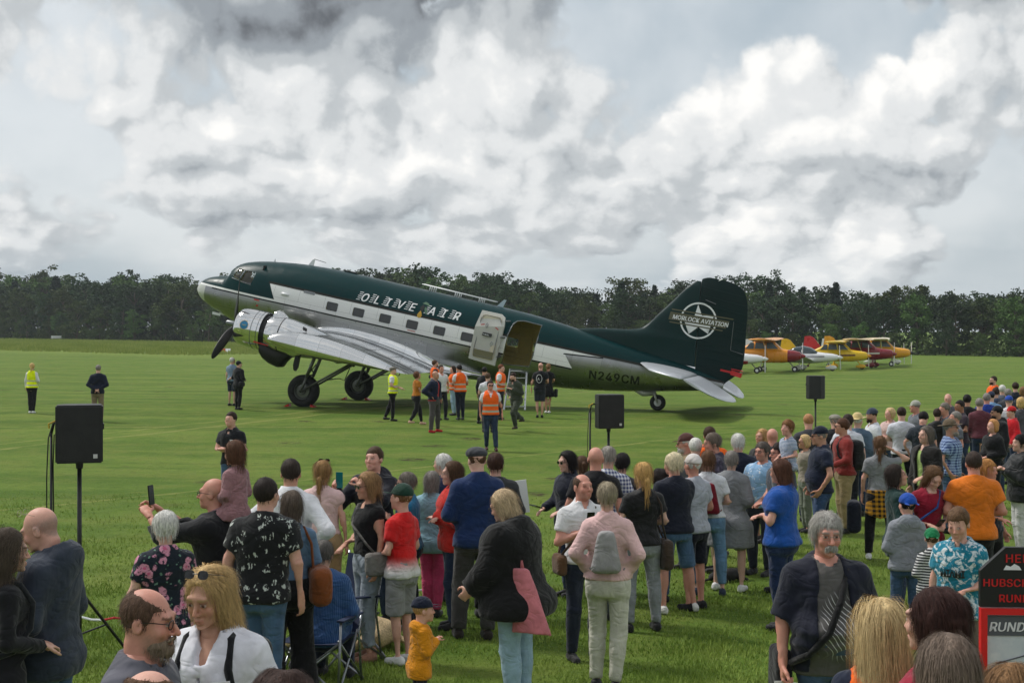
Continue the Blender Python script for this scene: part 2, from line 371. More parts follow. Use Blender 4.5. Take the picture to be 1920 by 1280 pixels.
def tree_proto(kind, seed):
    """unit tree, 10 m tall -> (trunk mesh, crown mesh)"""
    rs = np.random.RandomState(seed); rd = random.Random(seed)
    mb = MB(); V = []; sizes = []
    if kind == 'fir':
        mb.tube([(0, 0, 0), (0, 0, 5), (0, 0, 9.8)], [.22, .14, .02], 7)
        for k in range(900):
            t = rs.rand()**.75; z = 1.0+t*8.9; r = (1-t)*2.6*(.55+.45*((z*1.3) % 1))+.1; an = rs.uniform(0, 6.28)
            rr = r*math.sqrt(rs.rand()); 
            for q in range(4): V.append((rr*math.cos(an)+rs.normal(0, .12), rr*math.sin(an)+rs.normal(0, .12), z-.25*rr+rs.normal(0, .12))); sizes.append(.15)
    else:
        h0 = {'broad': 3.2, 'tall': 4.8, 'bush': .5, 'round': 2.2, 'thin': 4.0}[kind]
        lean = rs.normal(0, .25, 2); tp = [(0, 0, -.3), (lean[0]*.3, lean[1]*.3, h0), (lean[0], lean[1], 8.6 if kind != 'bush' else 3)]
        mb.tube(tp, [.26, .19, .05], 7)
        nl = {'broad': 15, 'tall': 13, 'bush': 14, 'round': 15, 'thin': 11}[kind]; cl = []
        for i in range(nl):
            z = h0+(9.0-h0)*(i+.5)/nl+rs.normal(0, .3); t = (z-h0)/(9.6-h0)
            wid = {'broad': 3.3, 'tall': 2.3, 'bush': 3.8, 'round': 3.4, 'thin': 1.7}[kind]*math.sqrt(max(.05, 1-(2*t-.85)**2*.75))
            an = i*2.4+rs.normal(0, .4); r = wid*rs.uniform(.35, .85)
            e = (lean[0]*t+r*math.cos(an), lean[1]*t+r*math.sin(an), z+rs.uniform(.0, .5)); s = (lean[0]*t*.7, lean[1]*t*.7, max(h0*.75, z-1.5))
            mb.tube([s, tuple(.5*(a+b) for a, b in zip(s, e)), e], [.09, .06, .02], 5, cap=False)
            cl.append((e, rs.uniform(.75, 1.25)*{'thin': .75, 'tall': .95}.get(kind, 1.1)))
        cl.append(((lean[0], lean[1], 9.0), .8))
        for (e, r) in cl:
            for k in range(5):                      # sub-clumps
                c = np.array(e)+rs.normal(0, .55, 3)*r; 
                for q in range(int(44*r)):
                    d = rs.normal(0, 1, 3); d /= np.linalg.norm(d); V.append(tuple(c+d*r*.66*rs.rand()**.40*(1, 1, .8))); sizes.append(.145)
    V = np.array(V); V[:, 2] *= 1.0; n = len(V); sz = np.array(sizes)*(.6+.9*rs.rand(n))
    # random leaf sprays
    a = rs.normal(0, 1, (n, 3)); a /= np.linalg.norm(a, axis=1)[:, None]; b = rs.normal(0, 1, (n, 3)); b -= a*(a*b).sum(1)[:, None]; b /= np.linalg.norm(b, axis=1)[:, None]
    Q = np.stack([V-a*sz[:, None], V+b*sz[:, None]*.7, V+a*sz[:, None], V-b*sz[:, None]*.7], 1).reshape(-1, 3)
    return mb, Q, np.arange(4*n).reshape(-1, 4)
PROTO = {}
def tree_meshes(kind, seed, leaf):
    k = (kind, seed, leaf)
    if k not in PROTO:
        mb, Q, Fq = tree_proto(kind, seed)
        me = bpy.data.meshes.new('trunk'); me.from_pydata(mb.v, [], mb.f); me.materials.append(BARK); me.polygons.foreach_set('use_smooth', [True]*len(me.polygons))
        PROTO[k] = (me, mesh_np('crown', Q, Fq, LEAF[leaf], smooth=False))
    return PROTO[k]
def tree(X, Y, h, wid, kind, seed, leaf, label, group, name):
    t, c = tree_meshes(kind, seed, leaf)
    e = empty(name, (X, Y, g1(max(-250, min(250, X)), Y)-.1), random.uniform(0, 6.28)); e.scale = (h/10*wid, h/10*wid, h/10)
    obj('trunk', t, e); obj('crown', c, e); tag(e, label, 'tree', group); return e
def forest():
    rd = random.Random(11); Lh = (TL1-TL0).length
    # row: (offset behind edge, spacing, height, kinds)
    rows = [(0, 3.9, .55, ('bush', 'round', 'bush', 'broad')), (5, 4.6, .86, ('broad', 'round', 'tall', 'broad')), (12, 4.6, .98, ('tall', 'broad', 'tall', 'broad', 'tall', 'fir', 'tall')), (20, 6.0, 1.06, ('tall', 'broad', 'broad', 'tall', 'tall', 'fir'))]
    for ri, (off, sp, hk, kinds) in enumerate(rows):
        d = -42.0
        while d < Lh+24:
            d += sp*rd.uniform(.7, 1.3); p = TL0+tdir*d+tnor*(off+rd.uniform(-1.8, 1.8))
            px = 960+FPX*p.x/p.y
            if px < -60 or px > 1990: continue
            # crown line of the photograph, row by position
            top = float(np.interp(px, [0, 100, 250, 380, 520, 720, 850, 960, 1080, 1180, 1290, 1420, 1600, 1750, 1920], [520, 520, 514, 517, 520, 505, 510, 522, 533, 532, 522, 528, 534, 541, 544]))
            H = (CH+(YH-top)*p.y/FPX - g1(p.x, p.y))*hk*rd.uniform(.80, 1.06)
            kind = rd.choice(kinds)
            if ri == 0: H *= rd.uniform(.55, 1.1)
            leaf = {'fir': 3}.get(kind, rd.choice((0, 0, 0, 0, 1, 1, 4) if ri > 0 else (1, 4, 4, 0)))
            zone = 'left of the airliner' if px < 400 else ('behind the airliner' if px < 1400 else 'right of the airliner')
            what = {'fir': 'dark conifer', 'tall': 'tall broadleaf tree', 'broad': 'broad green tree', 'thin': 'slender tree', 'round': 'round-crowned tree', 'bush': 'low bushy tree'}[kind]
            rw = ('in the front edge', 'in the near rows', 'in the middle rows', 'in the back rows')[ri]
            tree(p.x, p.y, H, rd.uniform(1.0, 1.45), kind, rd.randint(0, 2), leaf, f'{what} {rw} of the wood {zone}', f'{what} {rw} {zone}', {'fir': 'conifer_tree'}.get(kind, 'broadleaf_tree'))
forest()
def tall_grass():
    rs = np.random.RandomState(5); n = 60000
    d = rs.uniform(-20, 150, n); off = -rs.uniform(2, 85, n)
    x = TL0.x+tdir.x*d+tnor.x*off; y = TL0.y+tdir.y*d+tnor.y*off
    k = (np.abs(x) < .4*y) & (x < 5); x, y = x[k], y[k]; n = len(x)
    h = rs.uniform(.2, .55, n); w = .05; a = rs.uniform(-.5, .5, n); z = ground(x, y)
    V = np.stack([np.stack([x-np.cos(a)*w, y-np.sin(a)*w, z], 1), np.stack([x+np.cos(a)*w, y+np.sin(a)*w, z], 1), np.stack([x+rs.normal(0, .12, n), y, z+h], 1)], 1)
    m = NT('tall_grass_blade'); v = m.coord(); f = m.noise(v, .25, 4, .6)
    m.set(color=m.mix(m.step(f, .3, .7), srgb(122, 140, 62), srgb(160, 166, 92)), rough=.8, spec=.15)
    tag(obj('tall_grass', mesh_np('tall_grass', V.reshape(-1, 3), np.arange(3*n).reshape(-1, 3), m.m, smooth=False)), 'uncut pale grass strip before the wood', 'grass', kind='stuff')
    # scrub under the wood's edge: closes the view between the trunks
    bits = []
    for kk in range(900):
        dd = rs.uniform(-45, 240); of = rs.uniform(-1.5, 18); c = np.array([TL0.x+tdir.x*dd+tnor.x*of, TL0.y+tdir.y*dd+tnor.y*of]); r = rs.uniform(.8, 1.9)
        m_ = 44; q = rs.normal(0, 1, (m_, 3)); q /= np.linalg.norm(q, axis=1)[:, None]; q *= r*rs.rand(m_, 1)**.33; q[:, 2] = np.abs(q[:, 2])*rs.uniform(.9, 2.4); q[:, :2] += c; q[:, 2] += float(ground(c[0], c[1])); bits.append(q)
    P = np.concatenate(bits); n = len(P); a = rs.normal(0, 1, (n, 3)); a /= np.linalg.norm(a, axis=1)[:, None]; b = np.cross(a, rs.normal(0, 1, (n, 3))); b /= np.linalg.norm(b, axis=1)[:, None]; s = rs.uniform(.15, .32, (n, 1))
    Q = np.stack([P-a*s, P+b*s*.7, P+a*s, P-b*s*.7], 1).reshape(-1, 3)
    tag(obj('undergrowth', mesh_np('undergrowth', Q, np.arange(4*n).reshape(-1, 4), LEAF[1], smooth=False)), 'dense scrub along the foot of the wood', 'undergrowth', kind='stuff')
def wood_mass():
    """the depth of the wood behind its edge: one closed mass of foliage"""
    rs = np.random.RandomState(9); bits = []
    d = rs.uniform(-60, 260, 2600); of = rs.uniform(16, 44, 2600)
    for dd, o_ in zip(d, of):
        c = np.array([TL0.x+tdir.x*dd+tnor.x*o_, TL0.y+tdir.y*dd+tnor.y*o_]); px = 960+FPX*c[0]/c[1]
        if px < -80 or px > 2000: continue
        top = float(np.interp(px, [0, 380, 720, 960, 1180, 1420, 1920], [536, 534, 531, 543, 548, 548, 558])); zt = CH+(YH-top)*c[1]/FPX
        z = rs.rand()**.7*zt*.95; r = rs.uniform(1.1, 1.9); m_ = 36; q = rs.normal(0, 1, (m_, 3)); q /= np.linalg.norm(q, axis=1)[:, None]; q *= r*rs.rand(m_, 1)**.33; q[:, :2] += c; q[:, 2] += z; bits.append(q)
    P = np.concatenate(bits); n = len(P); a = rs.normal(0, 1, (n, 3)); a /= np.linalg.norm(a, axis=1)[:, None]; b = np.cross(a, rs.normal(0, 1, (n, 3))); b /= np.linalg.norm(b, axis=1)[:, None]; s = rs.uniform(.17, .34, (n, 1))
    Q = np.stack([P-a*s, P+b*s*.7, P+a*s, P-b*s*.7], 1).reshape(-1, 3)
    tag(obj('wood', mesh_np('wood', Q, np.arange(4*n).reshape(-1, 4), LEAF[0], smooth=False)), 'dense dark wood behind its front trees', 'wood', kind='stuff')
tall_grass()
wood_mass()
# ================================================================ the airliner
# body axes: x aft from the nose, y to starboard, z up, metres
PYAW = math.atan2(.25, .968); PTH = R(12.2)
PD = Vector((math.cos(PYAW), -math.sin(PYAW), 0)); PL = Vector((math.sin(PYAW), math.cos(PYAW), 0)); PG = Vector((-6.62, 53.7, 0)); PNU, PNW = -5.740, 4.434
_ex = PD*math.cos(PTH)+Vector((0, 0, -math.sin(PTH))); _ez = PD*math.sin(PTH)+Vector((0, 0, math.cos(PTH)))
PM = Matrix(((_ex.x, PL.x, _ez.x, 0), (_ex.y, PL.y, _ez.y, 0), (_ex.z, PL.z, _ez.z, 0), (0, 0, 0, 1)))
PM.translation = PG+PD*PNU+Vector((0, 0, PNW))
PLANE = empty('airliner'); PLANE.matrix_world = PM
tag(PLANE, 'vintage twin-engine propeller airliner in dark green, white and polished metal', 'airplane')
PMI = PM.inverted()
def gz_body(x, y):
    """body z of the ground under body point x,y (approx.)"""
    w = PM @ Vector((x, y, -2)); d = PM.to_3x3() @ Vector((0, 0, -1)); t = (w.z-g1(w.x, w.y))/-d.z; return -2-t
f_top = pchip([0, .03, .1, .32, .72, 1.1, 1.34, 1.5, 1.62, 2.1, 2.9, 4.4, 6, 8, 12, 13, 14, 15.5, 17, 18.5, 19.5, 20.56], [0, .1, .22, .44, .61, .71, .77, 1.10, 1.25, 1.46, 1.63, 1.80, 1.86, 1.84, 1.81, 1.79, 1.73, 1.58, 1.42, 1.27, 1.14, .92])
f_bot = pchip([0, .03, .1, .32, .6, 1.24, 2.06, 3, 4.5, 7, 9.5, 11, 12.3, 13.7, 14.6, 16.3, 17.5, 18.2, 19.5, 20.56], [0, -.08, -.18, -.37, -.5, -.74, -.95, -1.08, -1.17, -1.2, -1.18, -1.08, -.93, -.75, -.63, -.37, -.12, .04, .35, .62])
f_hw = pchip([0, .03, .1, .32, .72, 1.24, 2.06, 3, 4.5, 6, 10.5, 12, 13, 14, 15, 16, 17.5, 18.5, 19.5, 20.56], [0, .1, .2, .41, .6, .78, .99, 1.15, 1.28, 1.33, 1.33, 1.28, 1.2, 1.08, .95, .82, .58, .43, .28, .08])
f_mid = pchip([0, 1.3, 3, 6, 12, 15, 18, 20.56], [0, .05, .2, .3, .35, .5, .65, .73])
def fus_v(a, b, n=2.15):
    """half width of the fuselage skin at station a, height b"""
    mid = f_mid(a); hh = np.where(b > mid, f_top(a)-mid, mid-f_bot(a)); t = np.clip(np.abs(b-mid)/np.maximum(hh, 1e-4), 0, 1)
    return f_hw(a)*(1-t**n)**(1/n)
# ---- materials
def livery_mat():
    n = NT('livery_skin'); v = n.coord(); x, y, z = n.xyz(v)
    wob = n.noise(v, 3.5, 3, .5)
    # paint scheme
    def ln(a0, b0, a1, b1):  # signed height above a line in the side view
        k = (b1-b0)/(a1-a0); return n.math('SUBTRACT', z, n.math('MULTIPLY_ADD', x, k, b0-k*a0))
    st = lambda s, e=.006: n.step(s, -e, e)
    topw = .857
    green = st(n.math('SUBTRACT', z, topw))
    cheat = n.math('MULTIPLY', st(n.math('SUBTRACT', z, topw)), n.math('SUBTRACT', 1.0, st(n.math('SUBTRACT', z, topw+.085))))
    cheat = n.math('MULTIPLY', cheat, st(n.math('SUBTRACT', x, 3.35)))
    diag = st(n.math('SUBTRACT', x, n.math('MULTIPLY_ADD', z, -.63, 3.95)))        # 1 aft of the slanted front edge
    low = n.nd('ShaderNodeMapRange'); n.L.new(x, low.inputs[0]); low.inputs[1].default_value = .2; low.inputs[2].default_value = 4.6; low.inputs[3].default_value = .20; low.inputs[4].default_value = .25
    lowz = n.math('SUBTRACT', z, low.outputs[0])
    above = st(lowz)
    thin = n.math('SUBTRACT', above, st(n.math('SUBTRACT', lowz, .075)))           # thin white line along the nose
    fwd_green = n.math('MULTIPLY', st(n.math('SUBTRACT', lowz, .075)), n.math('SUBTRACT', 1.0, diag))
    band = n.math('MULTIPLY', above, n.math('SUBTRACT', 1.0, st(n.math('SUBTRACT', z, topw))))
    aft_cut = n.math('SUBTRACT', 1.0, st(n.math('SUBTRACT', x, n.math('MULTIPLY_ADD', z, -.79, 15.5))))   # 1 ahead of slanted rear edge
    wedge = n.math('MULTIPLY', st(ln(14.9, .72, 16.25, .857)), n.math('SUBTRACT', 1.0, st(n.math('SUBTRACT', x, 16.3))))
    white = n.math('MULTIPLY', band, n.math('MAXIMUM', aft_cut, wedge))
    fgr = n.math('MULTIPLY', fwd_green, n.math('SUBTRACT', 1.0, st(n.math('SUBTRACT', x, 4.2))))
    g = n.math('MAXIMUM', green, fgr); white = n.math('MULTIPLY', white, n.math('SUBTRACT', 1.0, fgr))
    blk = n.math('MULTIPLY', st(n.math('ADD', lowz, .05)), n.math('SUBTRACT', 1.0, above)); blk = n.math('MULTIPLY', blk, n.math('SUBTRACT', 1.0, st(n.math('SUBTRACT', x, 15.27))))
    blk = n.math('MULTIPLY', blk, st(n.math('SUBTRACT', x, .9)))
    wl = ln(14.9, .72, 16.25, .857); blk2 = n.math('MULTIPLY', n.math('MULTIPLY', st(n.math('ADD', wl, .045)), n.math('SUBTRACT', 1.0, st(wl))), n.math('MULTIPLY', st(n.math('SUBTRACT', x, 14.9)), n.math('SUBTRACT', 1.0, st(n.math('SUBTRACT', x, 16.3)))))
    blk = n.math('MAXIMUM', blk, blk2)
    paint = n.math('MAXIMUM', n.math('MAXIMUM', g, white), blk)
    col = n.mix(white, srgb(2, 48, 50), srgb(240, 240, 240)); col = n.mix(cheat, col, srgb(46, 46, 42)); col = n.mix(blk, col, srgb(18, 20, 20))
    # metal: sheets differ a little, seams run round and along the hull
    sheet = n.nd('ShaderNodeTexBrick'); mp = n.nd('ShaderNodeMapping'); n.L.new(v, mp.inputs[0]); mp.inputs['Rotation'].default_value = (R(90), 0, 0); n.L.new(mp.outputs[0], sheet.inputs['Vector'])
    sheet.inputs['Scale'].default_value = 1; sheet.inputs['Brick Width'].default_value = 1.05; sheet.inputs['Row Height'].default_value = .42; sheet.inputs['Mortar Size'].default_value = .004; sheet.inputs['Mortar Smooth'].default_value = .2
    sheet.inputs['Color1'].default_value = (.72, .72, .72, 1); sheet.inputs['Color2'].default_value = (.90, .90, .90, 1); sheet.inputs['Mortar'].default_value = (.4, .4, .4, 1)
    metal = n.mix(1.0, sheet.outputs['Color'], srgb(166, 168, 168), 'MULTIPLY')
    radome = n.math('SUBTRACT', 1.0, st(n.math('SUBTRACT', x, .56)))
    metal = n.mix(radome, metal, srgb(196, 198, 192))
    col = n.mix(paint, metal, col)
    col = n.mix(n.math('MULTIPLY', sheet.outputs['Fac'], n.math('MULTIPLY', paint, .6)), col, srgb(12, 16, 16))
    rg = n.mix(paint, n.mix(n.step(wob, .3, .7), (.26,)*3+(1,), (.40,)*3+(1,)), n.mix(n.step(wob, .3, .7), (.28,)*3+(1,), (.38,)*3+(1,)))
    notm = n.math('MAXIMUM', paint, n.math('MULTIPLY', radome, .75))
    sv = n.nd('ShaderNodeMapping'); n.L.new(v, sv.inputs[0]); sv.inputs['Scale'].default_value = (.5, 1, 7); dirt = n.noise(sv.outputs[0], 1.6, 5, .65)
    col = n.mix(n.step(dirt, .54, .82, 0, .22), col, srgb(70, 66, 58))
    n.set(color=col, rough=rg, metal=n.math('SUBTRACT', 1.0, notm), spec=.13)
    hgt = n.math('ADD', n.math('MULTIPLY', wob, 1.0), n.math('MULTIPLY', sheet.outputs['Fac'], -.35))
    n.bump(hgt, .22, .02); return n.m
def metal_mat(name, rgb=(214, 214, 212), r0=.10, r1=.24, seam=.6, bumpk=.2):
    n = NT(name); v = n.coord(); w = n.noise(v, 2.2, 3, .5)
    br = n.nd('ShaderNodeTexBrick'); n.L.new(v, br.inputs['Vector']); br.inputs['Scale'].default_value = 1; br.inputs['Brick Width'].default_value = seam*1.7; br.inputs['Row Height'].default_value = seam; br.inputs['Mortar Size'].default_value = .004
    br.inputs['Color1'].default_value = (.78, .78, .78, 1); br.inputs['Color2'].default_value = (.95, .95, .95, 1); br.inputs['Mortar'].default_value = (.45, .45, .45, 1)
    n.set(color=n.mix(1, br.outputs['Color'], srgb(*rgb), 'MULTIPLY'), metal=1.0, rough=n.step(w, .3, .7, r0, r1))
    n.bump(n.math('SUBTRACT', w, n.math('MULTIPLY', br.outputs['Fac'], .3)), bumpk, .02); return n.m
M_LIV = livery_mat(); M_MET = metal_mat('polished_aluminium', (236, 237, 238), .07, .17, .6, .11); M_MET2 = metal_mat('cowl_aluminium', (226, 226, 226), .09, .18, .5, .07)
M_FAB = plain('silver_dope', (186, 190, 196), .42, .35, var=.06, vs=2)
M_GRN = plain('green_paint', (8, 50, 52), .28, var=.12, vs=2, coat=.3)
M_WHT = plain('white_paint', (226, 228, 230), .4, var=.05)
M_BLK = plain('black_paint', (16, 17, 18), .45)
M_OIL = plain('oily_black_metal', (22, 22, 22), .4, .3, var=.5, vs=9)
M_GRY = plain('grey_metal', (120, 124, 126), .4, .7)
M_STEEL = plain('gear_steel', (104, 106, 104), .4, .75, var=.25)
M_RUB = plain('tyre_rubber', (20, 20, 21), .8, var=.3, vs=12)
M_INT = plain('cabin_lining_olive', (188, 174, 96), .75, var=.25, vs=3)
M_BEI = plain('door_lining_cream', (198, 190, 168), .6, var=.06)
M_RED = plain('red_paint', (190, 22, 26), .4)
M_PANE = plain('blind_pane', (62, 64, 66), .22, var=.08)
def glass_mat(name, tint=(.8, .85, .85)):
    n = NT(name); n.N.remove(n.b); tr = n.nd('ShaderNodeBsdfTransparent'); gl = n.nd('ShaderNodeBsdfGlossy'); mx = n.nd('ShaderNodeMixShader'); fr = n.nd('ShaderNodeLayerWeight'); fr.inputs[0].default_value = .25
    tr.inputs[0].default_value = tint+(1,); gl.inputs['Roughness'].default_value = .03
    n.L.new(n.math('MULTIPLY', fr.outputs['Facing'], .45), mx.inputs[0]); n.L.new(tr.outputs[0], mx.inputs[1]); n.L.new(gl.outputs[0], mx.inputs[2]); n.L.new(mx.outputs[0], n.N['Material Output'].inputs[0]); return n.m
M_GLASS = glass_mat('clear_glass')
# ---- fuselage shell with real openings
def fus_ring(a, n=80, inset=0.0):
    mid, ht, hb, hw = float(f_mid(a)), float(f_top(a)-f_mid(a)), float(f_mid(a)-f_bot(a)), float(f_hw(a))
    ht, hb, hw = max(ht-inset, .002), max(hb-inset, .002), max(hw-inset, .002)
    out = []
    for j in range(n):
        t = 2*math.pi*j/n; c, s = math.cos(t), math.sin(t); e = 2/2.15
        out.append((a, hw*math.copysign(abs(c)**e, c), mid+(ht if s > 0 else hb)*math.copysign(abs(s)**e, s)))
    return out
stations = np.unique(np.round(np.concatenate([[.004, .03, .07, .13, .2, .3, .42, .56, .72, .9, 1.1, 1.25], np.linspace(1.34, 2.1, 12), np.linspace(2.1, 6, 24), np.linspace(6, 12, 30), np.linspace(12, 20.56, 54)]), 3))
W_A = [6.10+1.056*i for i in range(6)]                 # cabin windows, port and starboard
def rrect(x0, x1, z0, z1, r=.05, k=3):
    out = []
    for cx, cz, a0 in ((x1-r, z1-r, 0), (x0+r, z1-r, 90), (x0+r, z0+r, 180), (x1-r, z0+r, 270)):
        for i in range(k+1): a = R(a0+90*i/k); out.append((cx+r*math.cos(a), cz+r*math.sin(a)))
    return out
DOOR = [(12.80, -.14), (13.80, -.02), (13.86, .4), (13.88, 1.0), (13.86, 1.50), (13.2, 1.52), (12.98, 1.47), (12.87, 1.33), (12.80, .9)]
def side_poly_cockpit(): return [(2.10, .66), (2.62, .64), (2.68, 1.10), (2.62, 1.14), (2.22, 1.12)]
def fuselage():
    mb = MB(); loft(mb, [fus_ring(a) for a in stations])
    me = bpy.data.meshes.new('fuselage'); me.from_pydata(mb.v, [], mb.f)
    for m in (M_LIV, M_INT): me.materials.append(m)
    bm = bmesh.new(); bm.from_mesh(me); bmesh.ops.recalc_face_normals(bm, faces=bm.faces); bm.to_mesh(me); bm.free()
    o = obj('fuselage', me, PLANE)
    cut = MB()
    for a in W_A:
        cut.prism(rrect(a-.225, a+.225, .375, .695), -2, -.6); cut.prism(rrect(a-.225, a+.225, .375, .695), .6, 2)
    for a in (12.45, 13.5): cut.prism(rrect(a-.225, a+.225, .40, .72), .6, 2)
    cut.prism(DOOR, -2, -.45)
    cut.prism(side_poly_cockpit(), -1.6, -.5); cut.prism(side_poly_cockpit(), .5, 1.6)
    for s in (-1, 1):
        cut.prism([(s*.05, .84), (s*.40, .84), (s*.38, 1.14), (s*.05, 1.20)], 1.15, 1.80, 'yz')
        cut.prism([(1.74, .80), (2.02, .74), (2.10, 1.12), (1.84, 1.14)], s*.45, s*1.5)
    co = cut.build('cutter', M_INT, PLANE)
    bpy.context.view_layer.update()
    md = o.modifiers.new('s', 'SOLIDIFY'); md.thickness = .035; md.offset = -1; md.material_offset = 1; md.material_offset_rim = 1
    md = o.modifiers.new('b', 'BOOLEAN'); md.object = co; md.operation = 'DIFFERENCE'; md.solver = 'EXACT'
    dg = bpy.context.evaluated_depsgraph_get(); ev = o.evaluated_get(dg)
    me2 = bpy.data.meshes.new_from_object(ev); o.modifiers.clear(); o.data = me2; me2.name = 'fuselage'
    me2.polygons.foreach_set('use_smooth', [True]*len(me2.polygons)); me2.set_sharp_from_angle(angle=R(32))
    bpy.data.objects.remove(co); return o
FUS = fuselage()
def skin_patch(poly, off, sgn=-1, sub=.06, mb=None, fn=None):
    """2D outline/mesh (list of faces of (a,b)) laid on the skin; returns MB"""
    mb = mb or MB(); bm = bmesh.new(); vs = [bm.verts.new((p[0], 0, p[1])) for p in poly]; bm.faces.new(vs)
    drape(bm, off, sgn, sub, fn); mb_from_bm(mb, bm); return mb
def drape(bm, off, sgn, sub, fn=None):
    bmesh.ops.triangulate(bm, faces=bm.faces)
    lo = [min(v.co[i] for v in bm.verts) for i in (0, 2)]; hi = [max(v.co[i] for v in bm.verts) for i in (0, 2)]
    for ax, k in ((2, 1), (0, 0)):
        st = sub if ax == 2 else sub*3; q = lo[k]+st
        while q < hi[k]:
            no = Vector((0, 0, 1)) if ax == 2 else Vector((1, 0, 0)); co = Vector((0, 0, q)) if ax == 2 else Vector((q, 0, 0))
            bmesh.ops.bisect_plane(bm, geom=bm.verts[:]+bm.edges[:]+bm.faces[:], plane_co=co, plane_no=no, dist=1e-5); q += st
    f = fn or fus_v
    for v in bm.verts: v.co.y = sgn*(float(f(v.co.x, v.co.z))+off)
def mb_from_bm(mb, bm):
    bm.verts.index_update(); mb.add([v.co[:] for v in bm.verts], [[v.index for v in f.verts] for f in bm.faces]); bm.free()
try:
    import os
    _fp = os.path.join(bpy.utils.resource_path('LOCAL'), 'datafiles', 'fonts', 'Inter.woff2'); FONT = bpy.data.fonts.load(_fp) if os.path.exists(_fp) else None
except Exception: FONT = None
def text_faces(s, size, bold=0.0, shear=0.0, spacing=1.0, align='LEFT', font=None):
    """flat mesh of a text: (verts2d, faces)"""
    cu = bpy.data.curves.new('t', 'FONT'); cu.body = s; cu.font = FONT or cu.font; cu.size = size; cu.offset = bold; cu.shear = shear; cu.space_character = spacing; cu.align_x = align; cu.resolution_u = 3
    o = bpy.data.objects.new('t', cu); COL.objects.link(o); dg = bpy.context.evaluated_depsgraph_get(); me = bpy.data.meshes.new_from_object(o.evaluated_get(dg))
    V = [(v.co.x, v.co.y) for v in me.vertices]; Fs = [tuple(p.vertices) for p in me.polygons]
    bpy.data.objects.remove(o); bpy.data.curves.remove(cu); bpy.data.meshes.remove(me); return V, Fs
def text_on(mb, s, org, ex, ez, size, off, fn=None, sub=.06, sgn=-1, bold=0.0, **k):
    V, Fs = text_faces(s, size, **k)
    for q, (bx, bz) in enumerate(((0, 0),) if not bold else ((0, 0), (-bold, -bold*.4), (bold, bold*.4), (-bold, bold*.4), (bold, -bold*.4))):      # layered a hair apart for weight
        bm = bmesh.new(); vs = [bm.verts.new((org[0]+ex[0]*(p[0]+bx)+ez[0]*(p[1]+bz), 0, org[1]+ex[1]*(p[0]+bx)+ez[1]*(p[1]+bz))) for p in V]
        for f in Fs:
            try: bm.faces.new([vs[i] for i in f])
            except ValueError: pass
        drape(bm, off+q*.0015, sgn, sub, fn); mb_from_bm(mb, bm)
def flat_text(mb, s, size, fn, bold=0.0, **k):
    """fn(x, z, layer) -> point"""
    V, Fs = text_faces(s, size, **k)
    for q, (bx, bz) in enumerate(((0, 0),) if not bold else ((0, 0), (-bold, -bold*.4), (bold, bold*.4))): mb.add([fn(p[0]+bx, p[1]+bz, q) for p in V], Fs)
# windows
for s in (-1, 1):
    for a in W_A+([12.45, 13.5] if s > 0 else []):
        zo = .03 if a > 12 else 0
        mb = skin_patch(rrect(a-.22, a+.22, .38+zo, .69+zo), -.02, s, .08); w = mb.build('window', M_PANE if s < 0 else M_GLASS, PLANE, smooth=True)
        fr = MB(); o1, o2 = rrect(a-.245, a+.245, .355+zo, .715+zo, .06), rrect(a-.222, a+.222, .378+zo, .692+zo)
        n_ = len(o1); P1 = [(p[0], s*(float(fus_v(p[0], p[1]))+.005), p[1]) for p in o1]; P2 = [(p[0], s*(float(fus_v(p[0], p[1]))+.005), p[1]) for p in o2]
        fr.add(P1+P2, [(i, (i+1) % n_, (i+1) % n_+n_, i+n_) for i in range(n_)])
        fr.build('window_frame', M_WHT, w, smooth=True)
mb = MB()       # glazing of the flight deck, just inside the skin
sts = np.linspace(1.36, 2.75, 16); rings = [[p for p in fus_ring(a, 80, .028) if p[2] > .55] for a in sts]
for r in rings: r.sort(key=lambda p: math.atan2(p[2]-.4, p[1]))
mnum = min(len(r) for r in rings); rings = [[r[int(round(i*(len(r)-1)/(mnum-1)))] for i in range(mnum)] for r in rings]
loft(mb, rings, closed=False); mb.build('cockpit_glazing', M_GLASS, PLANE, smooth=True)
mb = MB()
for s in (-1, 1):
    for p, q in (((1.38, .80), (1.66, 1.18)), ((2.06, .70), (2.16, 1.13))):
        A = lambda t: (p[0]+(q[0]-p[0])*t, s*(float(fus_v(p[0]+(q[0]-p[0])*t, p[1]+(q[1]-p[1])*t))+.004), p[1]+(q[1]-p[1])*t)
        mb.tube([A(t) for t in (0, .33, .66, 1)], .022, 6)
    mb.tube([(a, s*(float(fus_v(a, .69))+.004), .69+(2.1-a)*.12) for a in (1.7, 1.9, 2.1, 2.4, 2.65)], .014, 6)
mb.tube([(1.34, 0, .80), (1.52, 0, 1.16), (1.6, 0, 1.25)], .03, 6)
mb.build('cockpit_frame', M_GRY, PLANE, smooth=True)
mb = MB(); mb.box((2.35, 0, .36), (1.6, 1.5, .5)); mb.box((2.9, 0, .9), (.05, 1.6, 1.1)); mb.build('cockpit_interior', M_BLK, PLANE)
# cabin floor, bulkhead, ribs and hanging jacket seen through the door
mb = MB(); mb.box((10.0, 0, -.22), (7.7, 1.7, .06)); mb.build('cabin_floor', M_INT, PLANE)
for a_ in (11.2, 14.55):
    mb = MB(); r0 = fus_ring(a_, 40, .06); r1 = [(a_+.04, p[1], p[2]) for p in r0]; loft(mb, [r0, r1]); mb.build('cabin_bulkhead', M_INT, PLANE)
mb = MB()
for a in (12.7, 13.2, 13.75, 14.2):
    mb.tube([(a, float(fus_v(a, b))-.05, b) for b in np.linspace(-.3, 1.6, 12)], .022, 5)
for b in (.05, .22, .9, 1.2): mb.tube([(a, float(fus_v(a, b))-.05, b) for a in np.linspace(12.2, 14.5, 6)], .016, 5)
mb.build('cabin_ribs', M_INT, PLANE, smooth=True)
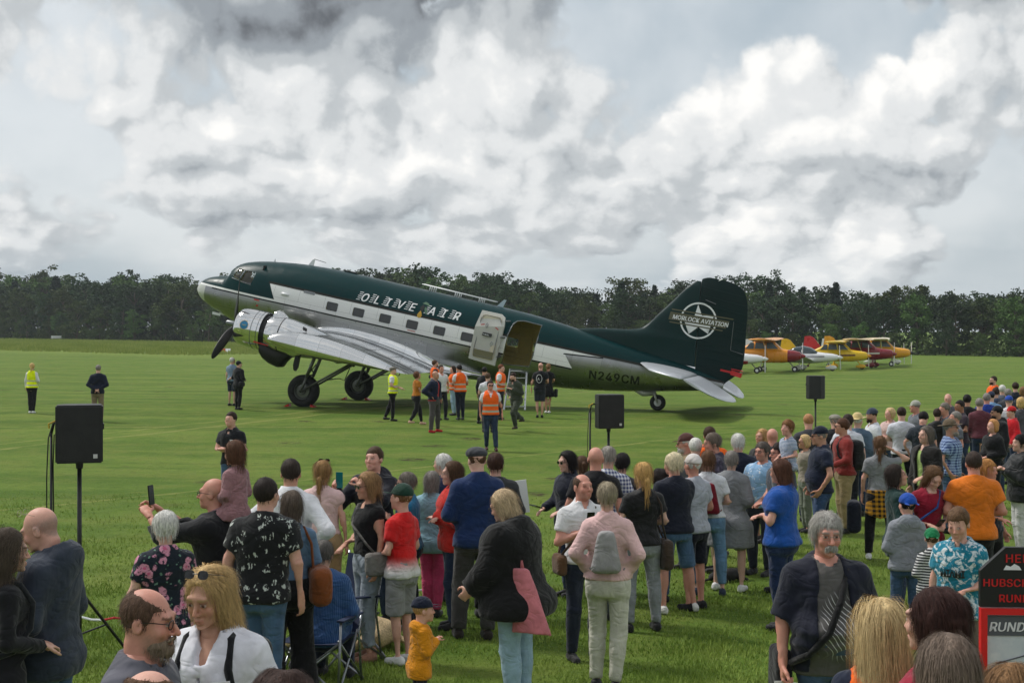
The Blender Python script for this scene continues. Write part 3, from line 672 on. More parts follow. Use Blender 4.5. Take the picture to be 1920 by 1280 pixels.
# door frame
n_ = len(DOOR); cxd, czd = 13.33, .7
mb = MB(); P1 = [(p[0], -(float(fus_v(p[0], p[1]))+.006), p[1]) for p in DOOR]
mb.tube(P1+[P1[0]], .022, 6); mb.build('door_frame', M_GRY, PLANE, smooth=True)
# the open door, swung forward flat against the hull, lining outward
def door_panel():
    e = obj('cargo_door', None, PLANE) if False else None
    pts = [(11.66, -.17), (12.66, -.23), (12.70, .5), (12.69, 1.2), (12.62, 1.50), (12.45, 1.60), (11.9, 1.60), (11.72, 1.60), (11.66, 1.0)]
    vf = lambda p: -(float(fus_v(min(p[0], 12.6), max(p[1], .0)))*.55+.62*1.33*.9) - .06 - .10*(1-abs(p[1]-.6)/1.2)
    ring = [(p[0], vf(p), p[1]) for p in pts]
    c = (sum(p[0] for p in pts)/len(pts), 0, sum(p[1] for p in pts)/len(pts))
    mb = MB(); n = len(ring); back = [(x, y+.09, z) for x, y, z in ring]
    mb.add(ring+back, [tuple(range(n)), tuple(range(2*n-1, n-1, -1))]+[(i, i+n, (i+1) % n+n, (i+1) % n) for i in range(n)])
    d = mb.build('cargo_door', plain('door_frame_grey', (186, 186, 180), .5), PLANE)
    def inset(x0, x1, z0, z1, r, off, mat, name):
        m = MB(); q = rrect(x0, x1, z0, z1, r, 4); k = len(q); y = lambda p: vf(p)-off
        m.add([(p[0], y(p), p[1]) for p in q]+[(p[0], y(p)+.03, p[1]) for p in q], [tuple(range(k))]+[(i, (i+1) % k, (i+1) % k+k, i+k) for i in range(k)]); return m.build(name, mat, d)
    lp = inset(11.77, 12.56, -.08, 1.50, .16, .012, M_BEI, 'lining')
    inset(11.80, 12.53, -.06, .22, .04, .018, plain('kick_panel_olive', (120, 116, 88), .7), 'kick_panel')
    inset(12.0, 12.34, .74, .86, .01, .018, M_BLK, 'name_plate')
    m = MB(); flat_text(m, 'DUBLIN', .10, lambda x, z, q: (12.015+x*.82, vf((12.17, .8))-.024-.001*q, .765+z), .002); m.build('lettering', M_WHT, d)
    for (x, z) in ((12.08, 1.12), (12.40, .50)):
        m = MB(); m.tube([(x+.035*math.cos(t), vf((x, z))-.03, z+.08*math.sin(t)) for t in np.linspace(0, 6.283, 13)], .010, 5); m.build('handle', M_GRY, d, smooth=True)
    for (x, z, a) in ((11.92, 1.12, .3), (12.46, 1.08, -.5)):
        m = MB(); m.box((x, vf((x, z))-.024, z), (.14, .006, .03), Matrix.Rotation(-a, 3, 'Y')); m.build('warning_mark', M_RED, d)
    m = MB(); m.tube([(p[0], y_-.012, p[1]) for p, y_ in [((q[0], q[1]), vf(q)) for q in rrect(11.80, 12.53, .0, 1.47, .16, 5)]+[((12.53, 1.31), vf((12.53, 1.31)))]], .012, 5); m.build('edge_bead', M_GRY, d, smooth=True)
    for z in (.1, .8, 1.4):
        m = MB(); m.tube([(12.66, vf((12.66, z))+.02, z), (12.74, -float(fus_v(12.78, z))-.01, z+.01)], .03, 6); m.build('hinge', M_GRY, d)
door_panel()
# ---- lettering
ttl = MB(); ang = .02; ex_, ez_ = (1, ang), (.0, 1)
xs_ = [7.26, 7.74, 8.17, 8.65, 9.12, 9.88, 10.33, 10.82]     # letters O L I V E  A I R
for ch, xx in zip('OLIVEAIR', xs_):
    ttl = MB(); zz = .975+(xx-7)*.018; hw_ = {'I': .05, 'O': .15}.get(ch, .125)
    text_on(ttl, ch, (xx-.04, zz), (.98, ang), (0, 1), .56, .007, bold=.010, shear=.22, align='CENTER')
    for k in range(5):                     # speed lines behind each letter
        z0 = zz+.015+k*.070; x1 = xx-hw_-.045+.22*(z0-zz); l0 = .15-.02*(k % 2)
        skin_patch([(x1-l0, z0), (x1, z0), (x1, z0+.022), (x1-l0+.01, z0+.022)], .006, -1, .06, ttl)
    ttl.build('title_letter', M_WHT, PLANE)
mb = MB(); skin_patch([(9.38, .86), (9.44, .83), (9.51, .85), (9.54, .93), (9.50, 1.02), (9.44, 1.10), (9.38, 1.0), (9.36, .92)], .010, -1, .05, mb); mb.build('oil_drop_emblem', plain('oil_gold', (190, 150, 40), .35), PLANE)
mb = MB()
for poly in ([(9.44, 1.06), (9.38, 1.2), (9.46, 1.33), (9.54, 1.25), (9.53, 1.12)],): skin_patch(poly, .009, -1, .05, mb)
mb.build('olive_emblem', plain('olive_black', (16, 20, 16), .4), PLANE)
mb = MB()
for poly in ([(9.40, 1.36), (9.50, 1.44), (9.64, 1.40), (9.72, 1.28), (9.58, 1.34)], [(9.58, 1.28), (9.68, 1.15), (9.70, .98), (9.60, 1.08), (9.55, 1.2)]): skin_patch(poly, .012, -1, .05, mb)
mb.build('olive_leaf_emblem', plain('leaf_emblem_green', (76, 110, 84), .45), PLANE)
mb = MB(); text_on(mb, 'N249CM', (15.92, .03), (1, .085), (-.08, 1), .56, .006, sub=.06, bold=.012, spacing=1.08); mb.build('registration_lettering', M_BLK, PLANE)
mb = MB()
for p in ((4.95, .93), (5.35, .93)): pass
skin_patch([(4.86, .80), (5.32, .80), (5.32, .90), (4.86, .90)], .015, -1, .05, mb); mb.build('vent_grille', M_GRY, PLANE)
mb = MB(); mb.tube([(4.02, -float(fus_v(4.02, .60))-.03, .60), (4.3, -float(fus_v(4.3, .60))-.03, .585)], [.055, .04], 8); mb.build('air_scoop', M_WHT, PLANE, smooth=True)
mb = MB(); skin_patch([(9.14, .30), (9.44, .30), (9.44, .335), (9.14, .335)], .006, -1, .05, mb); mb.build('exit_mark', plain('exit_mark_red', (196, 120, 118), .5), PLANE)
mb = MB(); skin_patch([(2.92, .12), (3.15, .12), (3.15, .17), (2.92, .17)], .006, -1, .05, mb); skin_patch([(3.05, -.10), (3.14, -.08), (3.12, -.02), (3.05, -.04)], .006, -1, .05, mb); mb.build('nose_warning_mark', M_RED, PLANE)
# roof rails, aerials, pitot
mb = MB()
for s in (-.12, .12):
    zt = 1.99
    mb.tube([(8.95, s, zt+.02), (11.85, s, zt-.04)], .022, 6)
    for a in (9.28, 9.44, 10.28, 10.44, 11.22, 11.36): mb.tube([(a, s, float(f_top(a))-.04), (a, s, zt)], .02, 6)
mb.build('roof_rail', M_WHT, PLANE, smooth=True)
def blade(name, a, h, w, mat, sweep=.2):
    z0 = float(f_top(a))-.02; m = MB(); m.add([(a-w, -.012, z0), (a+w, -.012, z0), (a+w*.4+sweep, -.008, z0+h), (a-w*.4+sweep, -.008, z0+h), (a-w, .012, z0), (a+w, .012, z0), (a+w*.4+sweep, .008, z0+h), (a-w*.4+sweep, .008, z0+h)],
        [(0, 1, 2, 3), (7, 6, 5, 4), (0, 4, 5, 1), (1, 5, 6, 2), (2, 6, 7, 3), (3, 7, 4, 0)]); m.build(name, mat, PLANE)
blade('aerial', 4.42, .26, .11, M_WHT, .08); blade('aerial', 12.0, .30, .12, plain('pale_blue_grey', (176, 194, 204), .5), .16); blade('aerial', 2.94, .13, .03, M_WHT, 0)
mb = MB(); mb.tube([(4.5, 0, 2.06), (5.0, 0, 2.02)], .012, 5); mb.build('aerial_wire', M_GRY, PLANE)
mb = MB(); mb.box((6.1, 0, 1.88), (.5, .3, .05)); mb.build('roof_hatch', M_BLK, PLANE)
mb = MB(); mb.box((1.12, -.30, -.78), (.34, .02, .10)); mb.box((1.12, .30, -.78), (.34, .02, .10)); mb.build('pitot_mast', M_WHT, PLANE)
# ---- fin and rudder
f_le = pchip([1.15, 1.45, 1.66, 1.86, 1.97, 2.07, 2.17, 2.32, 2.8, 3.3, 3.93, 4.2, 4.34, 4.40, 4.42], [13.8, 14.5, 15.1, 16.0, 16.7, 17.1, 17.3, 17.46, 17.80, 18.16, 18.61, 18.88, 19.12, 19.3, 19.5])
f_te = pchip([.62, .87, 1.31, 1.53, 2.2, 2.83, 3.6, 4.05, 4.22, 4.34, 4.40, 4.42], [20.45, 20.6, 20.98, 21.08, 21.03, 20.93, 20.82, 20.66, 20.5, 20.25, 19.95, 19.5])
def hinge(b): return 19.41-(b-1.54)*.137
def fin_t(a, b):
    le, te = float(f_le(b)), float(f_te(b)); x = min(max((a-le)/max(te-le, 1e-3), 0), 1); ch = min(te-le, 3.0)
    return .55*ch*.12*(2.969*math.sqrt(x)-1.26*x-3.516*x**2+2.843*x**3-1.036*x**4)*min(1, 1.6*(4.45-b)**.5+.0) + (.012 if b < 2.1 else 0)
def fin_part(name, lo, hi, b0, b1, mat, nb=36, nx=14):
    mb = MB(); rings = []
    for b in list(np.linspace(b0, b1-.12, nb))+[b1-.08, b1-.05, b1-.025, b1-.008]:
        A, B = lo(b), hi(b)
        if B-A < .02: continue
        xs = A+(B-A)*(1-np.cos(np.linspace(0, np.pi, nx)))/2
        up = [(x, -fin_t(x, b)-.001, b) for x in xs]; dn = [(x, fin_t(x, b)+.001, b) for x in xs[::-1]]
        rings.append(up+dn)
    loft(mb, rings); return mb.build(name, mat, PLANE, smooth=True, angle=50)
M_FIN = plain('fin_green', (4, 40, 40), .4, var=.25, vs=1.5, spec=.2)
M_RUDD = plain('rudder_green', (4, 32, 32), .55, var=.3, vs=2, spec=.2)
fin_part('fin', lambda b: float(f_le(b)), lambda b: min(hinge(b)-.012, float(f_te(b))), 1.2, 4.41, M_FIN)
RUD = fin_part('rudder', lambda b: max(hinge(b)+.012, float(f_le(b))), lambda b: float(f_te(b)), .80, 4.41, M_RUDD)
for b in np.arange(1.35, 4.2, .30):          # stitched ribs of the fabric rudder
    m = MB(); xs = np.linspace(hinge(b)+.05, float(f_te(b))-.03, 8)
    for s in (-1,): m.tube([(x, s*(fin_t(x, b)+.003), b-.05*(x-19)) for x in xs], .009, 4)
    m.build('rib_tape', M_FIN, RUD)
m = MB(); m.tube([(20.45, -fin_t(20.5, 3.0)-.004, 3.05), (20.55, -fin_t(20.5, 2)-.004, 2.05), (21.0, -.03, 2.0)], .012, 4); m.build('trim_tab_edge', M_GRY, RUD)
m = MB(); m.tube([(19.34, -.2, 3.60), (19.72, -.16, 3.53)], .012, 4); m.build('rod', M_GRY, RUD)
m = MB(); m.tube([(19.46, -.02, 4.22), (19.75, -.02, 4.44)], .018, 4); m.build('tip_light', M_WHT, RUD)
m = MB(); m.box((20.92, -.02, 1.28), (.38, .34, .16), Matrix.Rotation(R(6), 3, 'Y')); m.box((20.92, -.02, 1.42), (.40, .36, .03)); m.box((20.55, -.05, 1.30), (.4, .05, .07)); m.build('gust_lock', M_RED, RUD)
# emblem on the fin
LC = (19.24, 2.83); fn_t = lambda a, b: fin_t(a, b)
ca, sa = math.cos(R(-2.0)), math.sin(R(-2.0))          # the badge stands upright in the world, so it turns against the hull's pitch
def lpt(x, z, rot=R(12.2)):
    c, s = math.cos(rot), math.sin(rot); return (LC[0]+x*c-z*s, LC[1]+x*s+z*c)
def poly_on(mb, pts, off, rot=R(12.2), sub=.09): skin_patch([lpt(x, z, rot) for x, z in pts], off, -1, sub, mb, fn_t)
mb = MB(); nseg = 40
for i in range(nseg):
    t0, t1 = 2*math.pi*i/nseg, 2*math.pi*(i+1)/nseg
    poly_on(mb, [(.585*math.cos(t0), .585*math.sin(t0)), (.585*math.cos(t1), .585*math.sin(t1)), (.645*math.cos(t1), .645*math.sin(t1)), (.645*math.cos(t0), .645*math.sin(t0))], .008, sub=1)
mb.build('emblem_ring', M_WHT, PLANE)
mb = MB(); star = []
for i in range(10):
    rr = .575 if i % 2 == 0 else .22; t = math.pi/2+i*math.pi/5; star.append((rr*math.cos(t), rr*math.sin(t)))
poly_on(mb, star, .012); mb.build('emblem_star', M_WHT, PLANE)
BR = R(3.0); M_OLV = plain('banner_olive', (84, 82, 58), .5)
mb = MB(); poly_on(mb, [(-1.05, -.11), (.98, -.13), (1.08, .15), (-1.02, .17)], .016, BR); poly_on(mb, [(-.98, .235), (1.2, .215), (1.2, .26), (-1.0, .28)], .016, BR); poly_on(mb, [(-1.0, -.215), (.88, -.235), (.9, -.19), (-1.0, -.17)], .016, BR); mb.build('emblem_banner', M_OLV, PLANE)
mb = MB(); o_ = lpt(-.92, -.065, BR); text_on(mb, 'MORLOCK AVIATION', o_, (math.cos(BR)*.94, math.sin(BR)*.94), (-math.sin(BR), math.cos(BR)), .29, .024, fn=fn_t, sub=.09, bold=.006, shear=.12); mb.build('emblem_lettering', M_WHT, PLANE)
# ---- tailplane
def surf(name, outline, b0, thick, mat, sgn, droop=0.0, hinge_a=None):
    """outline: rows (span, le, te); flat surface with section, optional droop behind the hinge"""
    mb = MB(); rings = []; nx = 10
    for v, le, te in outline:
        xs = le+(te-le)*(1-np.cos(np.linspace(0, np.pi, nx)))/2; t = thick*min(1, (te-le)/1.2)
        sec = [t*(1-((x-le)/(te-le)*2-1)**2)**.5*.5+.002 for x in xs]
        zz = [b0-((x-hinge_a)*math.tan(droop) if hinge_a and droop else 0) for x in xs]
        rings.append([(x, sgn*v, z+s) for x, z, s in zip(xs, zz, sec)]+[(x, sgn*v, z-s) for x, z, s in list(zip(xs, zz, sec))[::-1]])
    loft(mb, rings); return mb.build(name, mat, PLANE, smooth=True, angle=60)
for s in (-1, 1):
    st_o = [(.1, 17.45, 19.62)]+[(v, 17.45+.27*v+(0 if v < 3.4 else (v-3.4)**2*1.1), 19.62) for v in (.6, 1.2, 1.8, 2.4, 3.0, 3.4, 3.7, 4.0, 4.2)]+[(4.32, 19.2, 19.62), (4.36, 19.45, 19.6)]
    surf('tailplane', st_o, .95, .22, M_FAB, s)
    el_o = [(.32, 19.66, 20.15), (.6, 19.66, 20.62), (1.2, 19.66, 20.72), (2.0, 19.66, 20.70), (3.0, 19.66, 20.56), (3.7, 19.66, 20.36), (4.1, 19.66, 20.14), (4.3, 19.66, 19.95), (4.36, 19.67, 19.8)]
    el_o = [(v, le, te+.50) for v, le, te in el_o]
    EL = surf('elevator', el_o, .95, .13, M_FAB, s, R(19), 19.66)
    for v in np.arange(.8, 4.2, .34):
        te = float(np.interp(v, [e[0] for e in el_o], [e[2] for e in el_o])); m = MB(); m.tube([(x, s*v, .95-(x-19.66)*math.tan(R(19))+.075*math.sqrt(max(0, 1-((x-19.66)/(te-19.66)*2-1)**2))) for x in np.linspace(19.72, te-.05, 6)], .007, 4); m.build('rib_tape', M_FAB, EL)
# ---- wing centre section, rounded ends, root fillets
CHL, CHT = 5.22, 10.52
def foil(x):  # upper, lower as share of chord
    yt = 5*.15*(.2969*math.sqrt(x)-.126*x-.3516*x*x+.2843*x**3-.1036*x**4); yc = .02*(4*x*(1-x)); return yc+yt, yc-yt
VE = 4.72
def wing_z(x): return -.83-.10*x
def wing_ring(v, k=1.0, n=26):
    xs = (1-np.cos(np.linspace(0, np.pi, n)))/2; up = []; dn = []
    c0, c1 = CHL+(.25*(1-k)), CHT-(.5*(1-k)); ch = c1-c0
    for x in xs:
        u, l = foil(float(x)); a = c0+ch*x; base = wing_z(float(x)); up.append((a, v, base+5.3*u*k)); dn.append((a, v, base+5.3*l*k*.9))
    return up+dn[::-1][1:-1]
for s in (-1, 1):
    vs_ = [.6, 1.2, 1.8, 2.4, 3.0, 3.6, 4.1, 4.36]; mb = MB(); loft(mb, [wing_ring(s*v) for v in vs_]); mb.build('wing', M_MET, PLANE, smooth=True, angle=70)
    vs2 = [(4.365, 1.0)]+[(4.365+.36*math.sin(t), max(.02, math.cos(t)**.8)) for t in np.linspace(.15, 1.56, 9)]
    mb = MB(); loft(mb, [wing_ring(s*v, k) for v, k in vs2]); mb.build('wing_end_cap', M_MET2, PLANE, smooth=True, angle=70)
    mb = MB()   # seams and the flap gap on the upper skin
    def on_wing(a, v, off=.004): x = (a-CHL)/(CHT-CHL); return (a, s*v, wing_z(x)+5.3*foil(x)[0]+off)
    for (a0, v0, a1, v1, w) in ((7.9, 3.42, 10.45, 3.42, .045), (5.5, 4.365, 10.4, 4.365, .010), (8.6, .9, 8.6, 4.3, .008), (8.9, 4.25, 10.3, 3.75, .03), (9.3, 1.4, 9.3, 3.3, .008)):
        P = [Vector(on_wing(a0+(a1-a0)*t, v0+(v1-v0)*t)) for t in np.linspace(0, 1, 14)]
        d = (P[-1]-P[0]).cross(Vector((0, 0, 1))).normalized()*w
        mb.add([p-d for p in P]+[p+d for p in P], [(i, i+1, i+15, i+14) for i in range(13)])
    mb.build('skin_seam', M_BLK, PLANE)
    # fillet between wing and hull
    mb = MB(); rings = []
    for a in np.linspace(5.6, 12.2, 40):
        x = min(1.0, (a-CHL)/(CHT-CHL)); t = (a-5.6)/7.0
        wz = wing_z(x)+5.3*foil(x)[0]+.004 if a < CHT else wing_z(1)-.02+.25*((a-CHT)/2.1)
        reach = .25+.75*t if a < CHT else max(.03, 1.0*(1-((a-CHT)/2.1))**1.2)
        bf = wz+.25+.55*t if a < CHT else wz+.62*(1-(a-CHT)/2.1)+.06
        vf = float(fus_v(a, bf)); vw = max(float(fus_v(a, wz)), .4)+reach*.85
        row = []
        for q in np.linspace(0, 1, 12):
            v0, z0 = vw, wz; v1, z1 = float(fus_v(a, wz))+.02, wz+.02; v2, z2 = vf-.01, bf
            row.append((a, s*((1-q)**2*v0+2*q*(1-q)*v1+q*q*v2), (1-q)**2*z0+2*q*(1-q)*z1+q*q*z2))
        row.append((a, s*.2, bf-.1)); row.append((a, s*.2, wz-.10)); row.append((a, s*vw*.97, wz-.03 if a < CHT else wz-.03))
        rings.append(row)
    loft(mb, rings); mb.build('wing_fillet', M_MET, PLANE, smooth=True, angle=60)
# ---- engines
NV = 2.92; NZ = -.76
def engine(s, pang):
    c = (0, s*NV, NZ)
    mb = MB(); prof = [(3.60, .40), (3.46, .46), (3.41, .53), (3.42, .60), (3.50, .655), (3.66, .69), (3.95, .705), (4.25, .705), (4.46, .70), (4.46, .66), (4.2, .66)]
    mb.lathe(prof, c, 'x', 40, cap=False); CW = mb.build('engine_cowl', M_MET2, PLANE, smooth=True, angle=50)
    m = MB(); m.lathe([(4.12, .7055), (4.12, .712), (4.14, .712), (4.14, .7055)], c, 'x', 40, cap=False); m.lathe([(4.35, .706), (4.35, .712), (4.365, .712), (4.365, .706)], c, 'x', 40, cap=False); m.build('cowl_band', M_GRY, CW, smooth=True)
    # roundel on the outer side of the cowl
    for r_, off, mt, nm in ((.17, .004, plain('roundel_ochre', (196, 158, 70), .4), 'roundel_rim'), (.15, .008, plain('roundel_blue', (28, 122, 170), .4), 'roundel')):
        m = MB(); N_ = 20; cz = NZ+.12; pts = []
        for j in range(N_):
            t = 2*math.pi*j/N_; z = cz+r_*math.sin(t); x = 3.86+r_*math.cos(t); pts.append((x, s*(NV+math.sqrt(max(.01, (.700+off)**2-(z-NZ)**2))), z))
        m.add(pts+[(3.86, s*(NV+math.sqrt((.703+off)**2-.0144)), cz)], [(j, (j+1) % N_, N_) for j in range(N_)]); rd_ = m.build(nm, mt, CW)
    m = MB()
    for q in ((-.10, .02, 0), (.10, .02, 0)):
        m.add([(3.86+q[0], s*(NV+.712-.012), NZ+.14), (3.86, s*(NV+.714-.010), NZ+.10), (3.86, s*(NV+.714-.010), NZ+.125)], [(0, 1, 2)])
    m.build('roundel_wings', plain('roundel_gold', (214, 186, 90), .4), CW)
    # engine front: gearbox, cylinders
    m = MB(); m.lathe([(3.30, .16), (3.5, .30), (3.7, .36), (3.95, .40)], c, 'x', 20); m.build('gearbox', M_GRY, PLANE, smooth=True)
    m = MB()
    for k in range(14):
        t = 2*math.pi*k/14; d = Vector((0, math.cos(t), math.sin(t))); p0 = Vector(c)+Vector((3.75+.2*(k % 2), 0, 0)); m.tube([p0+d*.3, p0+d*.62], [.10, .085], 8)
    m.build('cylinder_bank', M_OIL, PLANE)
    # nacelle
    mb = MB(); pr = pchip([4.62, 4.9, 5.2, 5.9, 6.95, 7.65, 8.2, 8.7], [.60, .665, .675, .61, .43, .27, .12, .02]); rings = []
    for a in np.linspace(4.62, 8.7, 34):
        r_ = float(pr(a)); rings.append([(a, s*NV+r_*math.cos(t)*(1 if math.sin(t) > 0 else 1), NZ+r_*math.sin(t)*(1 if math.sin(t) > -.2 else 1.0)-.02*(a-4.6)) for t in np.linspace(0, 2*math.pi, 37)[:-1]])
    loft(mb, rings); NC = mb.build('nacelle', M_MET2, PLANE, smooth=True, angle=60)
    m = MB(); m.lathe([(5.14, float(pr(5.14))+.004), (5.16, float(pr(5.16))+.008), (5.18, float(pr(5.18))+.004)], (0, s*NV, NZ-.01), 'x', 36, cap=False); m.build('nacelle_seam', M_BLK, NC)
    m = MB(); m.lathe([(4.40, .62), (4.66, .585)], c, 'x', 32); m.build('accessory_bay', M_OIL, PLANE)
    m = MB(); rings = []        # carburettor intake on top
    for a, w, z0, h in ((4.68, .22, .56, .24), (4.78, .23, .60, .26), (4.98, .20, .62, .20), (5.2, .12, .62, .06)):
        rings.append([(a, s*NV+w*math.cos(t), NZ+z0+h*max(0, math.sin(t))*(1) if math.sin(t) > 0 else NZ+z0) for t in np.linspace(0, 2*math.pi, 17)[:-1]])
    loft(m, rings); m.build('air_intake', M_MET2, NC, smooth=True, angle=50)
    m = MB(); m.box((6.05, s*(NV+.40), NZ+.45), (.16, .03, .10), Matrix.Rotation(R(14), 3, 'Y') @ Matrix.Rotation(R(-45*s), 3, 'X')); m.build('vent', M_BLK, NC)
    m = MB(); m.tube([(6.44+.07*math.cos(t), s*(NV+.42), NZ+.27+.07*math.sin(t)) for t in np.linspace(0, 6.283, 12)], .008, 4); m.build('filler_cap', M_GRY, NC)
    # oil cooler and exhaust underneath
    m = MB(); rings = []
    for a, z0, w, h in ((4.5, -.55, .5, .30), (4.62, -.62, .50, .36), (4.85, -.70, .42, .40), (5.15, -.78, .36, .38), (5.34, -.78, .30, .33), (5.42, -.66, .24, .28), (5.6, -.5, .2, .2), (5.9, -.42, .2, .2), (6.4, -.36, .22, .16), (7.2, -.30, .22, .10)):
        rings.append([(a, s*NV+w*math.copysign(abs(math.cos(t))**.8, math.cos(t)), NZ+z0+h*math.copysign(abs(math.sin(t))**.8, math.sin(t))) for t in np.linspace(0, 2*math.pi, 25)[:-1]])
    loft(m, rings); m.build('oil_cooler_duct', M_OIL, NC, smooth=True, angle=60)
    m = MB(); m.tube([(4.4, s*(NV+.42), NZ-.42), (4.75, s*(NV+.42), NZ-.40), (5.5, s*(NV+.40), NZ-.32)], [.05, .06, .16], 10); m.build('exhaust_pipe', plain('burnt_steel', (92, 84, 78), .5, .7, var=.3), NC, smooth=True)
    m = MB(); m.tube([(4.3, s*(NV+.60), NZ-.40), (4.85, s*(NV+.56), NZ-.42)], .022, 6); m.build('lock_pin', M_RED, NC)
    m = MB(); m.add([(5.74, s*(NV+.05), NZ-.5), (5.92, s*(NV+.05), NZ-.5), (5.92, s*(NV+.05), NZ-1.0), (5.86, s*(NV+.05), NZ-1.14), (5.78, s*(NV+.05), NZ-1.12), (5.73, s*(NV+.05), NZ-.95)]+[(5.74, s*(NV-.05), NZ-.5), (5.92, s*(NV-.05), NZ-.5), (5.92, s*(NV-.05), NZ-1.0), (5.86, s*(NV-.05), NZ-1.14), (5.78, s*(NV-.05), NZ-1.12), (5.73, s*(NV-.05), NZ-.95)],
        [tuple(range(6)), tuple(range(11, 5, -1))]+[(i, i+6, (i+1) % 6+6, (i+1) % 6) for i in range(6)]); m.build('drain_mast', M_OIL, NC)
    # propeller
    hub = empty('propeller'); hub.parent = PLANE; hub.location = (3.20, s*NV, NZ)
    m = MB(); m.lathe([(-.36, .02), (-.35, .07), (-.30, .10), (-.02, .11), (.0, .14), (.12, .15), (.16, .1)], (0, 0, 0), 'x', 20); m.build('hub', M_GRY, hub, smooth=True, angle=40)
    for k in range(3):
        t = pang+k*2*math.pi/3; d = Vector((0, math.cos(t), math.sin(t))); e = Vector((0, -math.sin(t), math.cos(t))); rings = []
        for r_, w, th, tw in ((.10, .06, .055, 70), (.22, .07, .055, 62), (.45, .135, .04, 50), (.8, .165, .028, 38), (1.2, .165, .02, 29), (1.5, .145, .015, 24), (1.7, .11, .011, 21), (1.79, .07, .008, 20), (1.83, .02, .005, 20)):
            cth, sth = math.cos(R(tw)), math.sin(R(tw)); ch = e*cth+Vector((1, 0, 0))*sth; nn = -e*sth+Vector((1, 0, 0))*cth
            rings.append([d*r_+ch*w*math.cos(u)+nn*th*math.sin(u) for u in np.linspace(0, 2*math.pi, 13)[:-1]])
        m = MB(); loft(m, rings); m.build('blade', plain('blade_black', (24, 24, 25), .5), hub, smooth=True)
    # main wheel and legs
    ww = PM.inverted() @ Vector((0, 0, 0))
    ax = 6.26; zg = gz_body(ax, s*2.80); zc = zg+.585
    wh = empty('main_wheel'); wh.parent = PLANE; wh.location = (ax, s*2.80, zc)
    m = MB(); m.lathe([(-.12, .30), (-.19, .33), (-.215, .42), (-.20, .51), (-.14, .565), (-.07, .585), (.07, .585), (.14, .565), (.20, .51), (.215, .42), (.19, .33), (.12, .30)], (0, 0, 0), 'y', 40, cap=False); m.build('tyre', M_RUB, wh, smooth=True, angle=60)
    m = MB(); m.lathe([(-.15, .04), (-.15, .10), (-.10, .13), (-.09, .24), (-.14, .27), (-.165, .30), (-.14, .325), (.14, .325), (.165, .30), (.14, .27), (.09, .24), (.10, .13), (.15, .10), (.15, .04)], (0, 0, 0), 'y', 32); m.build('rim', M_STEEL, wh, smooth=True, angle=40)
    g = MB(); top = -1.15
    for q in (-.30, .30):
        y = s*2.80+q; g.tube([(ax+.02, y, zc), (ax+.12, y, zc+.55)], .045, 10); g.tube([(ax+.12, y, zc+.55), (ax+.30, y, top)], .062, 10); g.tube([(ax-.0, y, zc), (ax+.32, y*1.0+.0, top+.25)], .022, 6)
        g.tube([(ax+.02, y, zc), (ax+1.75, s*2.80+q*.8, -1.08)], .04, 8)
    g.build('landing_leg', M_STEEL, PLANE, smooth=True)
    g = MB()
    for (z0, z1) in ((zc+.62, zc+1.0), (zc+1.0, zc+.62)): g.tube([(ax+.15, s*2.80-.3, z0), (ax+.15, s*2.80+.3, z1)], .022, 6)
    g.tube([(ax+.14, s*2.80-.3, zc+.60), (ax+.14, s*2.80+.3, zc+.60)], .03, 6); g.tube([(ax-.0, s*2.8-.3, zc), (ax, s*2.8+.3, zc)], .05, 8)
    g.tube([(ax+.9, s*2.80-.26, zc+.62), (ax+.9, s*2.80+.26, zc+.62)], .025, 6)
    g.build('leg_brace', M_OIL, PLANE, smooth=True)
    g = MB(); g.tube([(ax+1.0, s*2.9, zc+.65), (ax+1.3, s*2.95, zc+.75), (ax+1.5, s*2.95, zc+.72), (ax+1.6, s*2.95, zc+1.2)], .018, 5); g.build('brake_hose', M_BLK, PLANE, smooth=True)
    for q in (-1, 1):
        ck = MB(); ck.prism([(-.10, 0), (.10, 0), (-.09*q, .10)], -.12, .12); o = ck.build('wheel_chock', M_RED, None); o.parent = PLANE; o.location = (ax+q*.50, s*2.80, gz_body(ax+q*.50, s*2.80)+.0); o.rotation_euler = (0, -PTH, 0)
engine(-1, R(102)); engine(1, R(80))
# tail wheel
ax = 18.42; zc = gz_body(ax, 0)+.285
wh = empty('tail_wheel'); wh.parent = PLANE; wh.location = (ax, 0, zc)
m = MB(); m.lathe([(-.06, .13), (-.11, .16), (-.12, .21), (-.09, .265), (-.03, .285), (.03, .285), (.09, .265), (.12, .21), (.11, .16), (.06, .13)], (0, 0, 0), 'y', 32, cap=False); m.build('tyre', M_RUB, wh, smooth=True, angle=60)
m = MB(); m.lathe([(-.09, .03), (-.08, .08), (-.05, .12), (-.06, .15), (.06, .15), (.05, .12), (.08, .08), (.09, .03)], (0, 0, 0), 'y', 24); m.build('rim', M_WHT, wh, smooth=True, angle=40)
m = MB(); m.tube([(17.55, 0, .0), (17.85, 0, -.12), (ax-.15, 0, zc+.30)], [.13, .11, .08], 10)
for q in (-.14, .14): m.tube([(ax-.2, q*.6, zc+.34), (ax, q, zc)], [.05, .035], 8)
m.build('tail_leg', plain('leg_silver', (190, 190, 186), .4, .3), PLANE, smooth=True)
